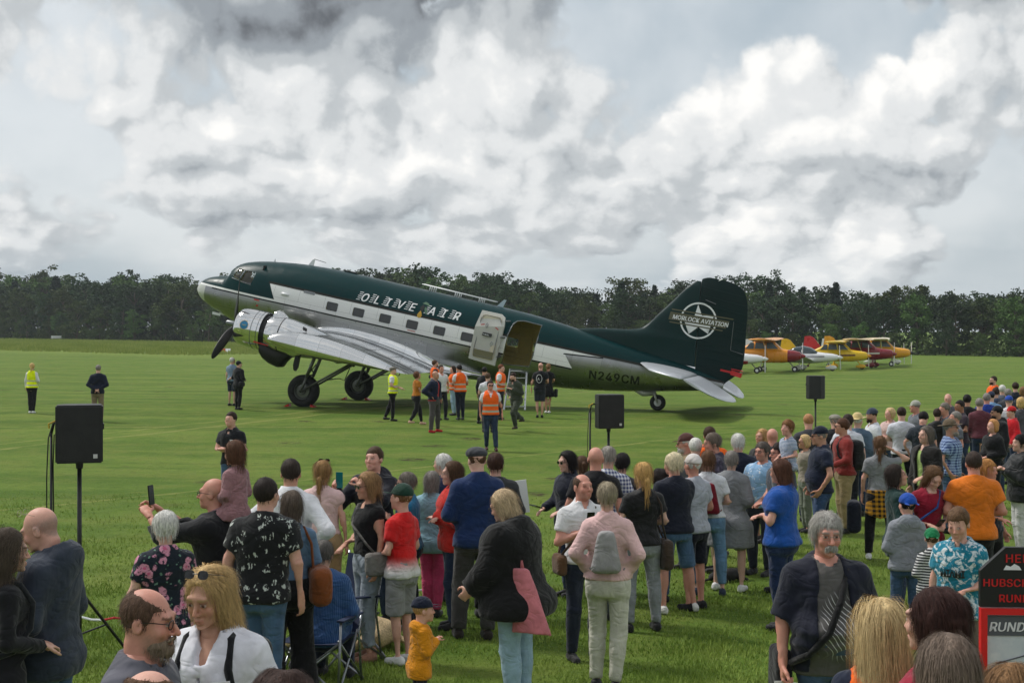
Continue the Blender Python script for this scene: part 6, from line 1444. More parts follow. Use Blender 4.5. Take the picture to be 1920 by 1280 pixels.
i = p(540, 921, 1.67, -165, 'brown-haired woman in denim shirt and wide black trousers', sex='f', hair='bob', hairc=(96, 84, 74), top=T((92, 118, 146), sleeve='elbow', hem=.96), bottom=T((18, 18, 20), puff=.04, bell=.05), arms=('down', 'down'))
side_bag(i, (128, 70, 34), 'large tan leather shoulder bag on the denim-shirted woman', -1, .98, (.09, .20, .16), y=.12, cross=False, soft=.008)
p(543, 861, 1.84, 165, 'man in white shirt with hands on hips, back turned', hair='crop', hairc=(52, 42, 36), specs='sun', head=(.35, 0), top=T((226, 226, 230), sleeve='long', hem=.94, collar=True, puff=.022), bottom=T((60, 60, 66)), arms=('hip', 'hip'), tone='tan')
p(605, 865, 1.70, 175, 'woman in pale pink blouse and khaki trousers with blond ponytail', sex='f', hair='ponylow', hairc=(150, 116, 74), specs='sun', specs_up=True, top=T((220, 186, 184), sleeve='cap', hem=1.0, puff=.03), bottom=T((148, 122, 88), puff=.035, bell=.03), arms=('down', 'down'), tone='pink')
i = p(598, 1016, 1.62, 168, 'man in blue pinstriped shirt sitting in a camp chair', drop=.44, hair='short', hairc=(96, 92, 88), top=T((44, 78, 128), pat='vstripe', c2=(86, 118, 160), sleeve='long', hem=.84, puff=.03), bottom=T((40, 46, 64)), legs='sit', arms=('lap', 'lap'), bulk=1.08, belly=.06, lean=(0, .12))
SEATED = i
i = p(703, 838, 1.82, -22, 'young man in dark hooded jacket photographing with a teal phone', hair='crop', hairc=(78, 60, 44), top=T((24, 26, 36), sleeve='long', hood=True, hem=.86, puff=.03), bottom=DJ, arms=((( .22, -.26, 1.25), (.06, -.36, 1.42)), ((.30, -.14, 1.20), (.24, -.36, 1.38))), hands=('grip', 'grip'), tone='pink')
phone_at(i, (-.16, -.44, 1.46), 'teal phone held by the young man in dark jacket', (20, 120, 124), rz=.0)
i = p(690, 886, 1.70, -55, 'woman in sunglasses, black sleeveless top and grey jeans', sex='f', hair='bob', hairc=(150, 116, 80), specs='sun', top=T((20, 20, 22), sleeve='cap', hem=.98), bottom=T((136, 146, 156), jean=True, kind='crop'), shoes=(150, 110, 90), arms=('down', 'front'), legs='shift', tone='tan', bulk=1.03)
side_bag(i, (120, 118, 114), 'grey quilted crossbody bag of the woman in sunglasses', 1, .93, (.06, .14, .11), y=-.02, x=.24)
p(752, 906, 1.62, -125, 'boy in red-to-white faded T-shirt, grey shorts and dark green cap', sex='c', hs=1.08, hair='boy', hairc=(120, 88, 58), hat='cap', hatc=(26, 56, 44), top=T((206, 30, 30), pat='ombre', c2=(214, 212, 210), hem=.86, puff=.02), bottom=T((140, 140, 140), kind='short', puff=.022, frac=1.0), shoes=(220, 220, 218), arms=('front', 'front'), tone='pink')
p(768, 886, 1.58, -95, 'grey-haired man in turquoise T-shirt behind the boy in green cap', hair='short', hairc=(112, 104, 96), specs='sun', top=T((30, 108, 146)), bottom=NT_, arms=('chest', 'down'), tone='pink')
p(826, 852, 1.66, -125, 'white-haired man in navy jacket looking left', hair='short', hairc=WH, specs='thin', top=T((30, 40, 72), sleeve='long', hem=.84, puff=.03, collar=True), bottom=T((34, 40, 60)), arms=('front', 'down'), tone='pink')
p(812, 884, 1.54, 165, 'woman in pale blue jacket and pink trousers behind the white-haired man', sex='f', hair='bob', hairc=GRH, top=T((138, 176, 192), sleeve='long', hem=.78, puff=.03), bottom=T((196, 66, 108)), arms=('front', 'front'))
p(850, 866, 1.69, -70, 'bespectacled woman in red rain jacket with folded arms', sex='f', hair='bob', hairc=BRN, specs='thin', top=T((196, 44, 36), sleeve='long', hem=.82, puff=.03, collar=True), bottom=DJ, arms=('fold', 'fold'), bulk=1.08)
p(892, 834, 1.90, -165, 'man in dark blue fleece and grey flat cap, back turned', hair='crop', hairc=BRN, hat='flat', hatc=(56, 58, 62), top=T((24, 46, 88), sleeve='long', hem=.84, puff=.03, collar=True), bottom=T((64, 62, 62), puff=.03), arms=('front', 'front'), shoes=(40, 34, 30), bulk=.94)
i = p(925, 850, 1.74, -170, 'dark-haired youth in charcoal jacket holding a white board', hair='short', hairc=(66, 44, 34), top=T((52, 54, 56), sleeve='long', hem=.86, puff=.025), bottom=BT, arms=('hold', 'front'))
backpack(i, (28, 30, 34), 'black backpack on the youth in charcoal jacket', size=.95)
m = MB(); m.box((-.10, -.36, 1.20), (.50, .012, .36), Matrix.Rotation(.12, 3, 'Y')); o = m.build('white_board', M_WHT); o.matrix_world = i['M'] @ Matrix.Translation((-.1, -.02, .02)); tag(o, 'plain white board held by the youth in charcoal jacket', 'board')
p(787, 1118, .98, 112, 'toddler in mustard yellow hooded sweater and navy cap', sex='c', hs=1.42, hair='boy', hairc=(176, 136, 90), hat='cap', hatc=(22, 28, 48), top=T((214, 138, 20), sleeve='long', hem=.74, hood=True, puff=.04, flare=.02), bottom=T((44, 46, 54)), arms=('chest', 'chest'), tone='pink')
i = p(968, 917, 1.72, -118, 'blond woman in oversized black hoodie and pale jeans, stretching out a hand', sex='f', hair='bob', hairc=(196, 172, 138), specs='rim', head=(0, .35), top=T((20, 20, 21), sleeve='long', hem=.76, hood=True, puff=.075, flare=.05), bottom=T((150, 178, 196), jean=True, puff=.01), arms=(((.26, -.10, 1.13), (.24, -.28, .97)), ((.30, -.22, 1.12), (.30, -.52, .92))), hands=('relax', 'flat'), lean=(0, .07), bulk=1.32)
c_ = np.array((.19, .24, .93)); g = Grid(c_-(.20, .20, .32), c_+(.20, .20, .32), .016); t_ = np.clip((g.Z-.66)/.5, 0, 1); q = np.sqrt(((g.X-c_[0])/(.075-.03*t_))**2+((g.Y-c_[1]+.10*t_)/(.175-.11*t_))**2)-1; f_ = np.maximum(np.maximum(q*.06, .68-g.Z-.10*np.abs(g.Y-c_[1])), g.Z-1.16)+wob(g, 3, 9)*.010
m = MB(); m.tube([i['P'](q) for q in ((.17, .17, 1.14), (.16, .15, 1.30), (.15, .08, 1.45), (.15, .0, 1.47), (.17, -.08, 1.38), (.19, .06, 1.14))], .016, 6)
carried(i, 'tote_bag', 'bag', 'pink cloth tote bag over the black-hoodie woman\'s shoulder', *g.net(f_), cloth((196, 116, 124)), m)
# ---- foreground
p(258, 1105, 1.69, 78, 'balding man with dark glasses and grey moustache, profile to the right, foreground', hair='balding', hairc=(92, 70, 56), specs='rim', beard='full', beardc=(128, 112, 96), top=T((92, 92, 102)), bottom=DJ, tone='red', head=(.1, .12))
i = p(415, 1052, 1.71, -14, 'blond woman in white blouse with black rucksack straps, looking down, foreground', sex='f', hair='wavy', hairc=(198, 166, 114), specs='sun', specs_up=True, head=(-.15, .28), top=T((224, 224, 232), sleeve='long', hem=.84, vneck=.22, puff=.03), bottom=BT, tone='tan')
backpack(i, (24, 24, 28), 'black rucksack worn by the woman in the white blouse', size=1.0)
m = MB(); m.box((0, 0, 0), (.09, .004, .055)); o = m.build('name_badge', M_WHT); o.matrix_world = i['M'] @ Matrix.Translation((.085, -.185, 1.275)) @ Matrix.Rotation(-.15, 4, 'Y'); tag(o, 'white name badge with a blue emblem on the white blouse', 'badge')
m = MB(); m.lathe([(-.0035, .017), (-.0025, .017)], (-.026, 0, .004), 'y', 16); m.build('emblem', plain('badge_blue', (30, 60, 110), .4), o)
p(268, 1254, 1.72, 160, 'brown-haired crown at the bottom edge beneath the moustached man', hair='balding', hairc=(92, 66, 46), top=T((60, 60, 64)), bottom=DJ, tone='pink')
p(545, 1252, 1.66, 175, 'dark curly crown at the bottom edge, right of the white blouse', sex='f', hair='curly', hairc=(58, 40, 34), top=T((60, 60, 64)), bottom=DJ)
i = p(1553, 963, 1.77, 4, 'grey-haired moustached man in navy jacket over grey printed T-shirt', hair='short', hairc=(172, 168, 162), specs='thin', beard='mous', beardc=(176, 172, 166), top=T((26, 29, 44), sleeve='elbow', hem=.84, open=.125, puff=.016), inner=T((88, 86, 84), pat='print', c2=(220, 220, 220), hem=.82, puff=.012), bottom=T((64, 84, 112), jean=True), arms=('down', 'down'), hands=('relax', 'grip'), belly=.12, bulk=1.07, tone='red', head=(0, .06))
m = MB(); pts = [(.13, .10, 1.40), (.12, .03, 1.455), (.10, -.08, 1.43), (.03, -.19, 1.28), (-.07, -.265, 1.10), (-.17, -.20, .97), (-.25, -.02, .88)]
m.tube([i['P'](q) for q in pts], .022, 6); STR = m
o = side_bag(i, (22, 22, 24), 'black shoulder bag of the moustached man', -1, .82, (.05, .12, .15), strap=False, x=.27, y=.06); STR.build('strap', cloth((22, 22, 24)), o, smooth=True)
m = MB(); m.box((0, 0, 0), (.11, .004, .20)); m.box((.02, .006, -.01), (.10, .003, .21), Matrix.Rotation(.15, 3, 'Y')); o = m.build('paper_sheet', M_WHT); o.matrix_world = i['M'] @ Matrix.Translation(Vector(i['J']['W', 1])+Vector((0, -.03, -.19))); tag(o, 'folded white paper in the moustached man\'s hand', 'paper')
p(1655, 1128, 1.60, 172, 'woman with long straight blond hair and orange vest, foreground, back turned', sex='f', hair='longwide', hairc=(216, 190, 140), top=T(NAVY), vest=ORG, bottom=BT)
p(1757, 1101, 1.72, -140, 'woman with tousled dark brown hair, foreground, back turned', sex='f', hair='curly', hairc=(58, 34, 30), top=T((150, 40, 60)), bottom=BT)
p(1780, 1199, 1.78, 172, 'grey-brown cropped head at the bottom edge before the red-framed poster', hair='short', hairc=(120, 104, 92), top=T((70, 72, 78)), bottom=DJ)
p(1892, 1254, 1.66, 160, 'light brown crown at the bottom right corner before the poster', sex='f', hair='bob', hairc=(140, 106, 72), top=T((70, 72, 78)), bottom=DJ)
i = p(1795, 947, 1.64, -32, 'boy in turquoise tie-dyed T-shirt looking down', sex='c', hs=1.08, hair='crop', hairc=(104, 78, 56), head=(0, .32), top=T((28, 124, 150), pat='tiedye', c2=(206, 214, 218), hem=.84, puff=.03), bottom=T((104, 92, 80), kind='short', puff=.03, frac=1.0), arms=('front', 'down'), tone='pink')
m = MB(); V_, F_ = text_faces('MIAMI', .085, bold=.003, align='CENTER'); m.add([(q[0], -.166+.35*q[0]**2*4, 1.20+q[1]*1.3) for q in V_], F_); pr = m.build('shirt_lettering', M_BLK, i['root'])
p(1697, 923, 1.46, 178, 'boy in grey hooded sweatshirt with blue cap worn backwards', sex='c', hs=1.14, hair='crop', hairc=BKH, hat='capback', hatc=(24, 72, 160), top=T((136, 140, 148), sleeve='long', hood=True, hem=.86, puff=.035), bottom=JN, arms=('front', 'front'), tone='pink')
p(1744, 989, 1.16, 178, 'small boy in green cap and black-and-white striped hoodie', sex='c', hs=1.28, hair='crop', hairc=BRN, hat='capback', hatc=(24, 116, 72), top=T((214, 214, 214), pat='stripe', c2=(24, 26, 34, 150), sleeve='long', hood=True, hem=.78, puff=.03), bottom=JN, arms=('front', 'front'))
p(1686, 872, 1.66, 84, 'smiling woman with dark bob and glasses in bottle-green sweater', sex='f', hair='bob', hairc=(56, 46, 42), specs='thin', head=(0, -.15), top=T((20, 50, 48), sleeve='long', hem=.74, puff=.03), bottom=DJ, arms=('front', 'down'), tone='pink')
i = p(1738, 869, 1.66, 12, 'woman with long brown hair in crimson T-shirt bent over her phone', sex='f', hair='long', hairc=(104, 76, 52), head=(.1, .55), top=T((140, 22, 46), hem=.88), bottom=DJ, arms=('front', 'front'), hands=('grip', 'grip'))
phone_at(i, (0, -.30, 1.12), 'phone in the hands of the woman in crimson', rx=.9)
side_bag(i, (36, 84, 160), 'blue-strapped bag of the woman in crimson', -1, .9, (.05, .10, .10))
p(1828, 847, 1.80, 172, 'man with cropped dark hair in plain orange T-shirt, back turned', hair='crop', hairc=(62, 50, 44), top=T((218, 116, 28), hem=.86, puff=.03), bottom=BT, arms=('front', 'front'), tone='red', bulk=1.06)
p(1855, 862, 1.66, 38, 'smiling woman with pinned-up ginger blond hair in navy top', sex='f', hair='bun', hairc=(186, 132, 76), top=T((32, 34, 48)), bottom=BT, arms=('down', 'front'), tone='red')
p(1912, 815, 1.72, -92, 'dark-haired woman in black leather jacket at the right picture edge', sex='f', hair='short', hairc=BKH, top=T((30, 32, 34), sleeve='long', hem=.80, puff=.045, rough=.5, hood=True), bottom=T((200, 200, 200)), arms=('chest', 'chest'), bulk=1.1)
# ---- crowd, centre
i = p(1066, 846, 1.68, -58, 'dark-haired woman in sunglasses and navy jacket holding a black wallet', sex='f', hair='bob', hairc=BKH, specs='sun', top=T((28, 32, 46), sleeve='long', hem=.84, puff=.03, collar=True), bottom=DJ, arms=('hold', 'hold'))
phone_at(i, (-.14, -.38, 1.10), 'open black wallet in the hands of the woman in sunglasses', rx=1.2, name='wallet', size=(.16, .012, .11))
p(1112, 838, 1.82, 172, 'bald man in black T-shirt near the middle loudspeaker, back turned', hair=None, top=T((24, 24, 28)), bottom=DJ, tone='red', bulk=1.06)
p(1088, 856, 1.58, -160, 'woman in white blouse with brown hair and red hair clip', sex='f', hair='pony', hairc=BRN, top=T((206, 208, 220), hem=.9), bottom=DJ)
p(1145, 838, 1.76, 165, 'grey-haired man in blue and white checked shirt, back turned', hair='short', hairc=(150, 144, 136), top=T((220, 222, 228), pat='check', c2=(52, 66, 116)), bottom=DJ)
p(1166, 849, 1.66, 175, 'black-haired woman mostly hidden behind the checked shirt', sex='f', hair='puffy', hairc=BKH, top=T((60, 60, 66)), bottom=DJ)
i = p(1096, 889, 1.70, 18, 'smiling man with goatee in white polo shirt facing the camera', hair='balding', hairc=(84, 64, 50), beard='stubble', top=T((220, 220, 222), collar=True, hem=.92), bottom=T((30, 36, 52), jean=True), arms=('front', 'chest'), hands=('relax', 'grip'), tone='red', bulk=1.05)
phone_at(i, (-.05, -.28, 1.36), 'black phone held by the man in the white polo shirt', rx=.3)
side_bag(i, (92, 66, 46), 'brown strap bag across the white polo shirt', -1, .92, (.05, .11, .10))
i = p(1140, 905, 1.72, 172, 'grey-haired woman in pale pink jacket and white trousers, back turned', sex='f', hair='short', hairc=(150, 138, 116), top=T((222, 184, 182), sleeve='long', hem=.94, collar=True, puff=.022), bottom=T((196, 194, 180), puff=.014), arms=('pock2', 'pock2'))
backpack(i, (150, 148, 148), 'light grey leather backpack on the pink jacket', size=.86, soft=True)
i = p(1203, 868, 1.70, -168, 'woman with blond ponytail, black T-shirt and grey jeans', sex='f', hair='ponylow', hairc=(198, 158, 98), top=T((24, 24, 26), hem=.90), bottom=T((132, 136, 140), jean=True), arms=('front', 'front'), shoes=(28, 28, 30), bulk=1.06)
side_bag(i, (66, 54, 46), 'dark brown shoulder bag beside the grey jeans', -1, .80, (.06, .14, .16), y=.04, cross=False)
p(1238, 877, 1.52, -165, 'woman with dark curly hair behind the blond ponytail', sex='f', hair='curly', hairc=(36, 28, 26), top=T((46, 46, 52)), bottom=JN)
p(1266, 848, 1.74, -155, 'person with curly white-blond hair, navy T-shirt and denim shorts', hair='puffy', hairc=(220, 206, 172), top=T((28, 32, 46), hem=.88, puff=.02), bottom=T((76, 104, 136), jean=True, kind='short', frac=1.0), arms=('front', 'front'), shoes=(216, 214, 210), tone='red', bulk=1.06)
p(1300, 850, 1.72, -140, 'person in pale grey T-shirt and navy shorts with a white cap', hair='crop', hairc=WH, hat='cap', hatc=(206, 200, 196), top=T((168, 172, 182), hem=.88, puff=.02), bottom=T((28, 30, 42), kind='short'), arms=('front', 'front'), shoes=(24, 24, 28), tone='red')
i = p(1330, 846, 1.68, 172, 'brown-haired woman in white T-shirt and cropped jeans, back turned', sex='f', hair='bun', hairc=(104, 74, 52), top=T((214, 216, 222), hem=.95, puff=.022), bottom=T((98, 132, 164), jean=True, kind='crop'), shoes=(44, 54, 72), arms=('front', 'front'))
backpack(i, (112, 18, 34), 'dark red drawstring bag on the white T-shirt', size=.92, soft=True)
p(1288, 811, 1.78, -88, 'man with white beard, brown cap and sunglasses in tan shirt', hair='crop', hairc=WH, hat='cap', hatc=(84, 52, 48), specs='sun', beard='full', beardc=(200, 196, 188), top=T((142, 124, 94), sleeve='long', hem=.86, puff=.03), bottom=KH, arms=('down', 'down'), tone='red')
p(1307, 822, 1.72, 165, 'white-haired head behind the tan shirt', hair='short', hairc=WH, top=T((90, 90, 96)), bottom=DJ, lod=2)
p(1342, 812, 1.80, -95, 'greying bespectacled man in dark patterned shirt', hair='short', hairc=(110, 98, 88), specs='thin', top=T((44, 40, 56), pat='tiedye', c2=(72, 66, 82), hem=.84, puff=.028), bottom=KH, tone='red', bulk=1.06)
p(1330, 800, 1.80, 155, 'dark-haired steward in orange jacket among the crowd', hair='crop', hairc=(70, 50, 38), top=T((250, 104, 20), sleeve='long', puff=.03), bottom=DJ)
p(1380, 814, 1.76, 168, 'white-haired man in navy jacket, back turned, right of the orange jacket', hair='short', hairc=WH, top=T((32, 36, 54), sleeve='long', hem=.80, puff=.03), bottom=DJ, tone='pink')
p(1368, 846, 1.66, 150, 'woman in long grey knitted cardigan and white sneakers', sex='f', hair='short', hairc=GRH, top=T((130, 132, 136), sleeve='long', hem=.56, puff=.045, flare=.06), bottom=T((150, 140, 130), kind='short'), shoes=(226, 226, 226), arms=('front', 'front'))
p(1425, 803, 1.70, -45, 'woman with wavy blond hair in black top', sex='f', hair='wavy', hairc=(190, 150, 100), top=T((24, 24, 26)), bottom=T((24, 24, 26), kind='skirt', len=.3, flare=.06), tone='tan')
p(1426, 829, 1.70, -42, 'man with dark glasses and grey stubble in pale blue print shirt', hair='short', hairc=(92, 84, 78), specs='rim', beard='stubble', top=T((140, 178, 214), pat='leaves', c2=(226, 232, 236), puff=.025), bottom=T((36, 40, 52)), tone='red', arms=('down', 'front'))
p(1464, 862, 1.74, -118, 'long-haired woman in royal blue T-shirt with folded arms', sex='f', hair='long', hairc=(88, 56, 42), specs='thin', top=T((26, 78, 156), hem=.88, puff=.028), bottom=T((28, 44, 80), jean=True), arms=('fold', 'fold'), shoes=(30, 30, 34), bulk=1.24, tone='pink', legs='close')
DAD = p(1462, 830, 1.78, -70, 'dark-haired bespectacled man carrying a boy', hair='short', hairc=(44, 32, 28), specs='rim', top=T((70, 76, 84)), bottom=KH, arms=('front', 'front'), tone='red')
p(1478, 787, 1.08, -60, 'boy in blue-and-white striped T-shirt carried on an arm', at=DAD['loc'].y-.15, sex='c', hs=1.3, hair='boy', hairc=(128, 90, 56), top=T((206, 212, 222), pat='stripe', c2=(96, 120, 156, 240), hem=.84, puff=.02), bottom=T((136, 142, 150)), legs='ride', arms=('front', 'front'), tone='pink')
p(1450, 803, 1.76, 170, 'bald reddish head between the blond woman and the carried boy', hair=None, top=T((60, 62, 70)), bottom=DJ, lod=2, tone='red')
p(1537, 798, 1.84, -85, 'man in dark blue polo shirt, sunglasses and navy cap with red brim', hair='crop', hairc=GRH, hat='cap', hatc=(24, 30, 46), specs='sun', top=T((30, 38, 58), collar=True, hem=.88, puff=.025), bottom=T((52, 74, 108), jean=True), arms=('pocket', 'pocket'), tone='tan', belly=.06)
p(1511, 815, 1.54, -75, 'blond woman in sunglasses behind the navy cap', sex='f', hair='bob', hairc=(200, 170, 122), specs='sun', top=T((150, 140, 128)), bottom=T((110, 116, 104)), tone='tan')
p(1518, 776, 1.80, 170, 'ginger-blond cropped man below the far loudspeaker', hair='crop', hairc=(176, 128, 88), top=T((60, 60, 66)), bottom=DJ, tone='pink')
p(1562, 775, 1.80, 165, 'man in grey flat cap and black jacket, back turned', hair='crop', hairc=GRH, hat='flat', hatc=(136, 132, 120), top=T((28, 28, 32), sleeve='long', hem=.84, puff=.03), bottom=DJ)
i = p(1582, 785, 1.80, -82, 'man in brick-red sweater, sunglasses and khaki trousers', hair='short', hairc=(84, 56, 40), specs='sun', top=T((134, 46, 42), sleeve='long', hem=.90, puff=.022), bottom=T((156, 136, 100), puff=.025), arms=('hold', 'hold'), tone='tan')
backpack(i, (24, 24, 26), 'large black backpack on the brick-red sweater', size=1.12)
p(1590, 777, 1.80, 150, 'dark-haired man in white shirt behind the red sweater', hair='short', hairc=(48, 36, 30), top=T((212, 214, 222), hem=.88), bottom=T((26, 28, 36)))
p(1606, 774, 1.78, 150, 'person in straw hat and grey-blue jacket', hair='crop', hairc=WH, hat='hat', hatc=(206, 184, 130), top=T((84, 104, 124), sleeve='long', puff=.03), bottom=DJ)
p(1637, 764, 1.80, -82, 'bearded man in white T-shirt and dark grey cap', hair='crop', hairc=DBR, hat='cap', hatc=(58, 66, 82), beard='full', top=T((216, 218, 224), hem=.86), bottom=DJ, tone='tan', arms=('front', 'front'))
p(1666, 764, 1.68, -50, 'woman with short curly blond hair and pale pink waistcoat', sex='f', hair='curly', hairc=(206, 176, 130), top=T((206, 176, 172), hem=.88), inner=T((160, 160, 166), sleeve='elbow'), bottom=DJ, tone='pink')
p(1692, 763, 1.80, 165, 'man in white T-shirt with dark dungarees, back turned', hair='crop', hairc=DBR, top=T((206, 208, 216)), bottom=T((24, 28, 40), puff=.02))
i = p(1650, 818, 1.70, 168, 'woman in grey T-shirt, one hand in her brown hair, plaid shirt tied round the waist', sex='f', hair='ponylow', hairc=(110, 80, 56), top=T((136, 138, 142), hem=.98), bottom=T((22, 22, 26)), arms=('down', 'head'), shoes=(220, 220, 220), tone='pink', bulk=1.05)
g = Grid((-.25, -.2, .55), (.25, .25, 1.02), .016); q = np.sqrt((g.X/(.19+.05*(1-g.Z)))**2+((g.Y-.01)/(.15+.05*(1-g.Z)))**2)-1; f_ = np.maximum(np.maximum(q*.15, .60-g.Z+.25*np.abs(g.X)), g.Z-1.0); f_ = np.maximum(f_, -(g.Y+.03)*.8)
obj('tied_shirt', mesh_np('tied_shirt', *g.net(f_), cloth((28, 26, 22), 'plaid', (186, 132, 24))), i['root'])
side_bag(i, (26, 30, 44), 'navy rucksack held low in the grey T-shirt woman\'s hand', 1, .60, (.10, .17, .23), strap=False, name='rucksack', x=.36, y=-.05)
p(1718, 750, 1.78, -78, 'stout man in grey T-shirt and light grey cap', hair='crop', hairc=GRH, hat='cap', hatc=(170, 170, 158), top=T((112, 116, 124), hem=.86), bottom=DJ, tone='red', belly=.1, bulk=1.08)
p(1727, 770, 1.76, 150, 'black-haired man in dark T-shirt looking down', hair='short', hairc=BKH, head=(0, .5), top=T((40, 48, 58)), bottom=DJ, tone='pink')
p(1756, 766, 1.66, 160, 'person with short dark brown hair and black top behind the hat', sex='f', hair='short', hairc=DBR, top=T((28, 28, 30)), bottom=DJ, lod=2)
p(1738, 800, 1.78, -65, 'man with long grey hair, lime shirt and black jacket', hair='long', hairc=(104, 96, 88), beard='stubble', top=T((30, 28, 27), sleeve='long', hem=.78, open=.07, puff=.03), inner=T((164, 190, 112)), bottom=BT, arms=('hold', 'down'))
p(1783, 786, 1.80, 58, 'grey-bearded man in brown brimmed hat and blue checked shirt', hair='crop', hairc=GRH, hat='hat', hatc=(104, 90, 72), specs='sun', beard='full', beardc=(150, 142, 132), top=T((150, 172, 206), pat='check', c2=(36, 58, 112), puff=.03), bottom=JN, tone='tan', bulk=1.06)
p(1774, 755, 1.78, -80, 'greying curly-haired man behind the brimmed hat', hair='short', hairc=(120, 112, 104), top=T((90, 96, 106)), bottom=DJ, lod=2, tone='red')
p(1790, 771, 1.74, -90, 'grey-haired man in grey shirt just left of the purple T-shirt', hair='crop', hairc=GRH, top=T((96, 100, 108)), bottom=DJ, lod=2, tone='red')
p(1802, 750, 1.80, -80, 'tanned man in dark purple T-shirt with clipped hair', hair='crop', hairc=(44, 36, 36), top=T((56, 46, 56)), bottom=DJ, tone='dark')
p(1778, 738, 1.78, -20, 'bald man in glasses behind the tanned man', hair='ring', hairc=WH, specs='thin', top=T((90, 90, 96)), bottom=DJ, lod=2, tone='pink')
p(1816, 740, 1.80, 160, 'black-haired man in black T-shirt, back turned', hair='short', hairc=BKH, top=T((26, 26, 30)), bottom=DJ, tone='tan')
p(1850, 737, 1.80, 168, 'greying man in bright blue sweater, back turned', hair='crop', hairc=GRH, top=T((28, 56, 140), sleeve='long', puff=.03), bottom=DJ, tone='red', bulk=1.06)
p(1862, 705, 1.80, -75, 'bearded steward in orange vest beyond the crowd at right', hair='crop', hairc=DBR, specs='rim', beard='full', top=T((26, 26, 30), sleeve='long'), vest=ORG, bottom=DJ, lod=2)
p(1872, 760, 1.80, -80, 'bearded man in black cap and black hoodie with turquoise strap', hair='crop', hairc=BKH, hat='cap', hatc=(24, 24, 28), beard='full', top=T((24, 24, 28), sleeve='long', hood=True, puff=.035), bottom=DJ, tone='tan', specs='sun')
p(1896, 761, 1.66, -85, 'youth in red cap and red jacket at right', sex='c', hair='crop', hairc=BRN, hat='cap', hatc=(190, 24, 30), top=T((200, 24, 36), sleeve='long', puff=.035), bottom=DJ)
p(1862, 786, 1.68, -68, 'woman with strawberry-blond bob and black sweater, hands clasped', sex='f', hair='bob', hairc=(196, 140, 88), top=T((24, 24, 27), sleeve='long', puff=.035, hem=.84), bottom=BT, arms=('front', 'front'), tone='pink')
p(1893, 741, 1.78, 160, 'man in blue cap and white T-shirt at right', hair='crop', hairc=GRH, hat='cap', hatc=(30, 70, 160), top=T((216, 216, 222)), bottom=DJ)
for (x, y, hc_, hr, tc, lb) in ((1868, 727, DBR, 'short', (60, 70, 90), 'dark-haired spectator behind the blue sweater'), (1879, 722, WH, 'short', (90, 96, 110), 'white-haired spectator in the back row at right'), (1888, 729, GRH, 'short', (60, 62, 70), 'grey-haired spectator in the back row above the blue cap'),
                               (1905, 717, DBR, 'short', (36, 40, 52), 'dark-haired spectator in navy in the farthest row at right'), (1917, 725, LBR, 'bob', (44, 44, 50), 'brown-haired spectator at the right edge of the back row'), (1838, 747, GRH, 'short', (96, 50, 60), 'grey head left of the blue sweater'), (1914, 745, BLD, 'bob', (80, 80, 86), 'blond spectator at the right edge behind the red cap'),
                               (1860, 733, BKH, 'cap', (120, 160, 200), 'spectator in dark cap and pale blue shirt behind the blue sweater')):
    p(x, y, 1.76, 165, lb, hair='crop' if hr == 'cap' else hr, hairc=hc_, hat='cap' if hr == 'cap' else None, hatc=(40, 48, 70), top=T(tc, sleeve='long'), bottom=DJ, lod=2, sex='f' if hr == 'bob' else 'm')
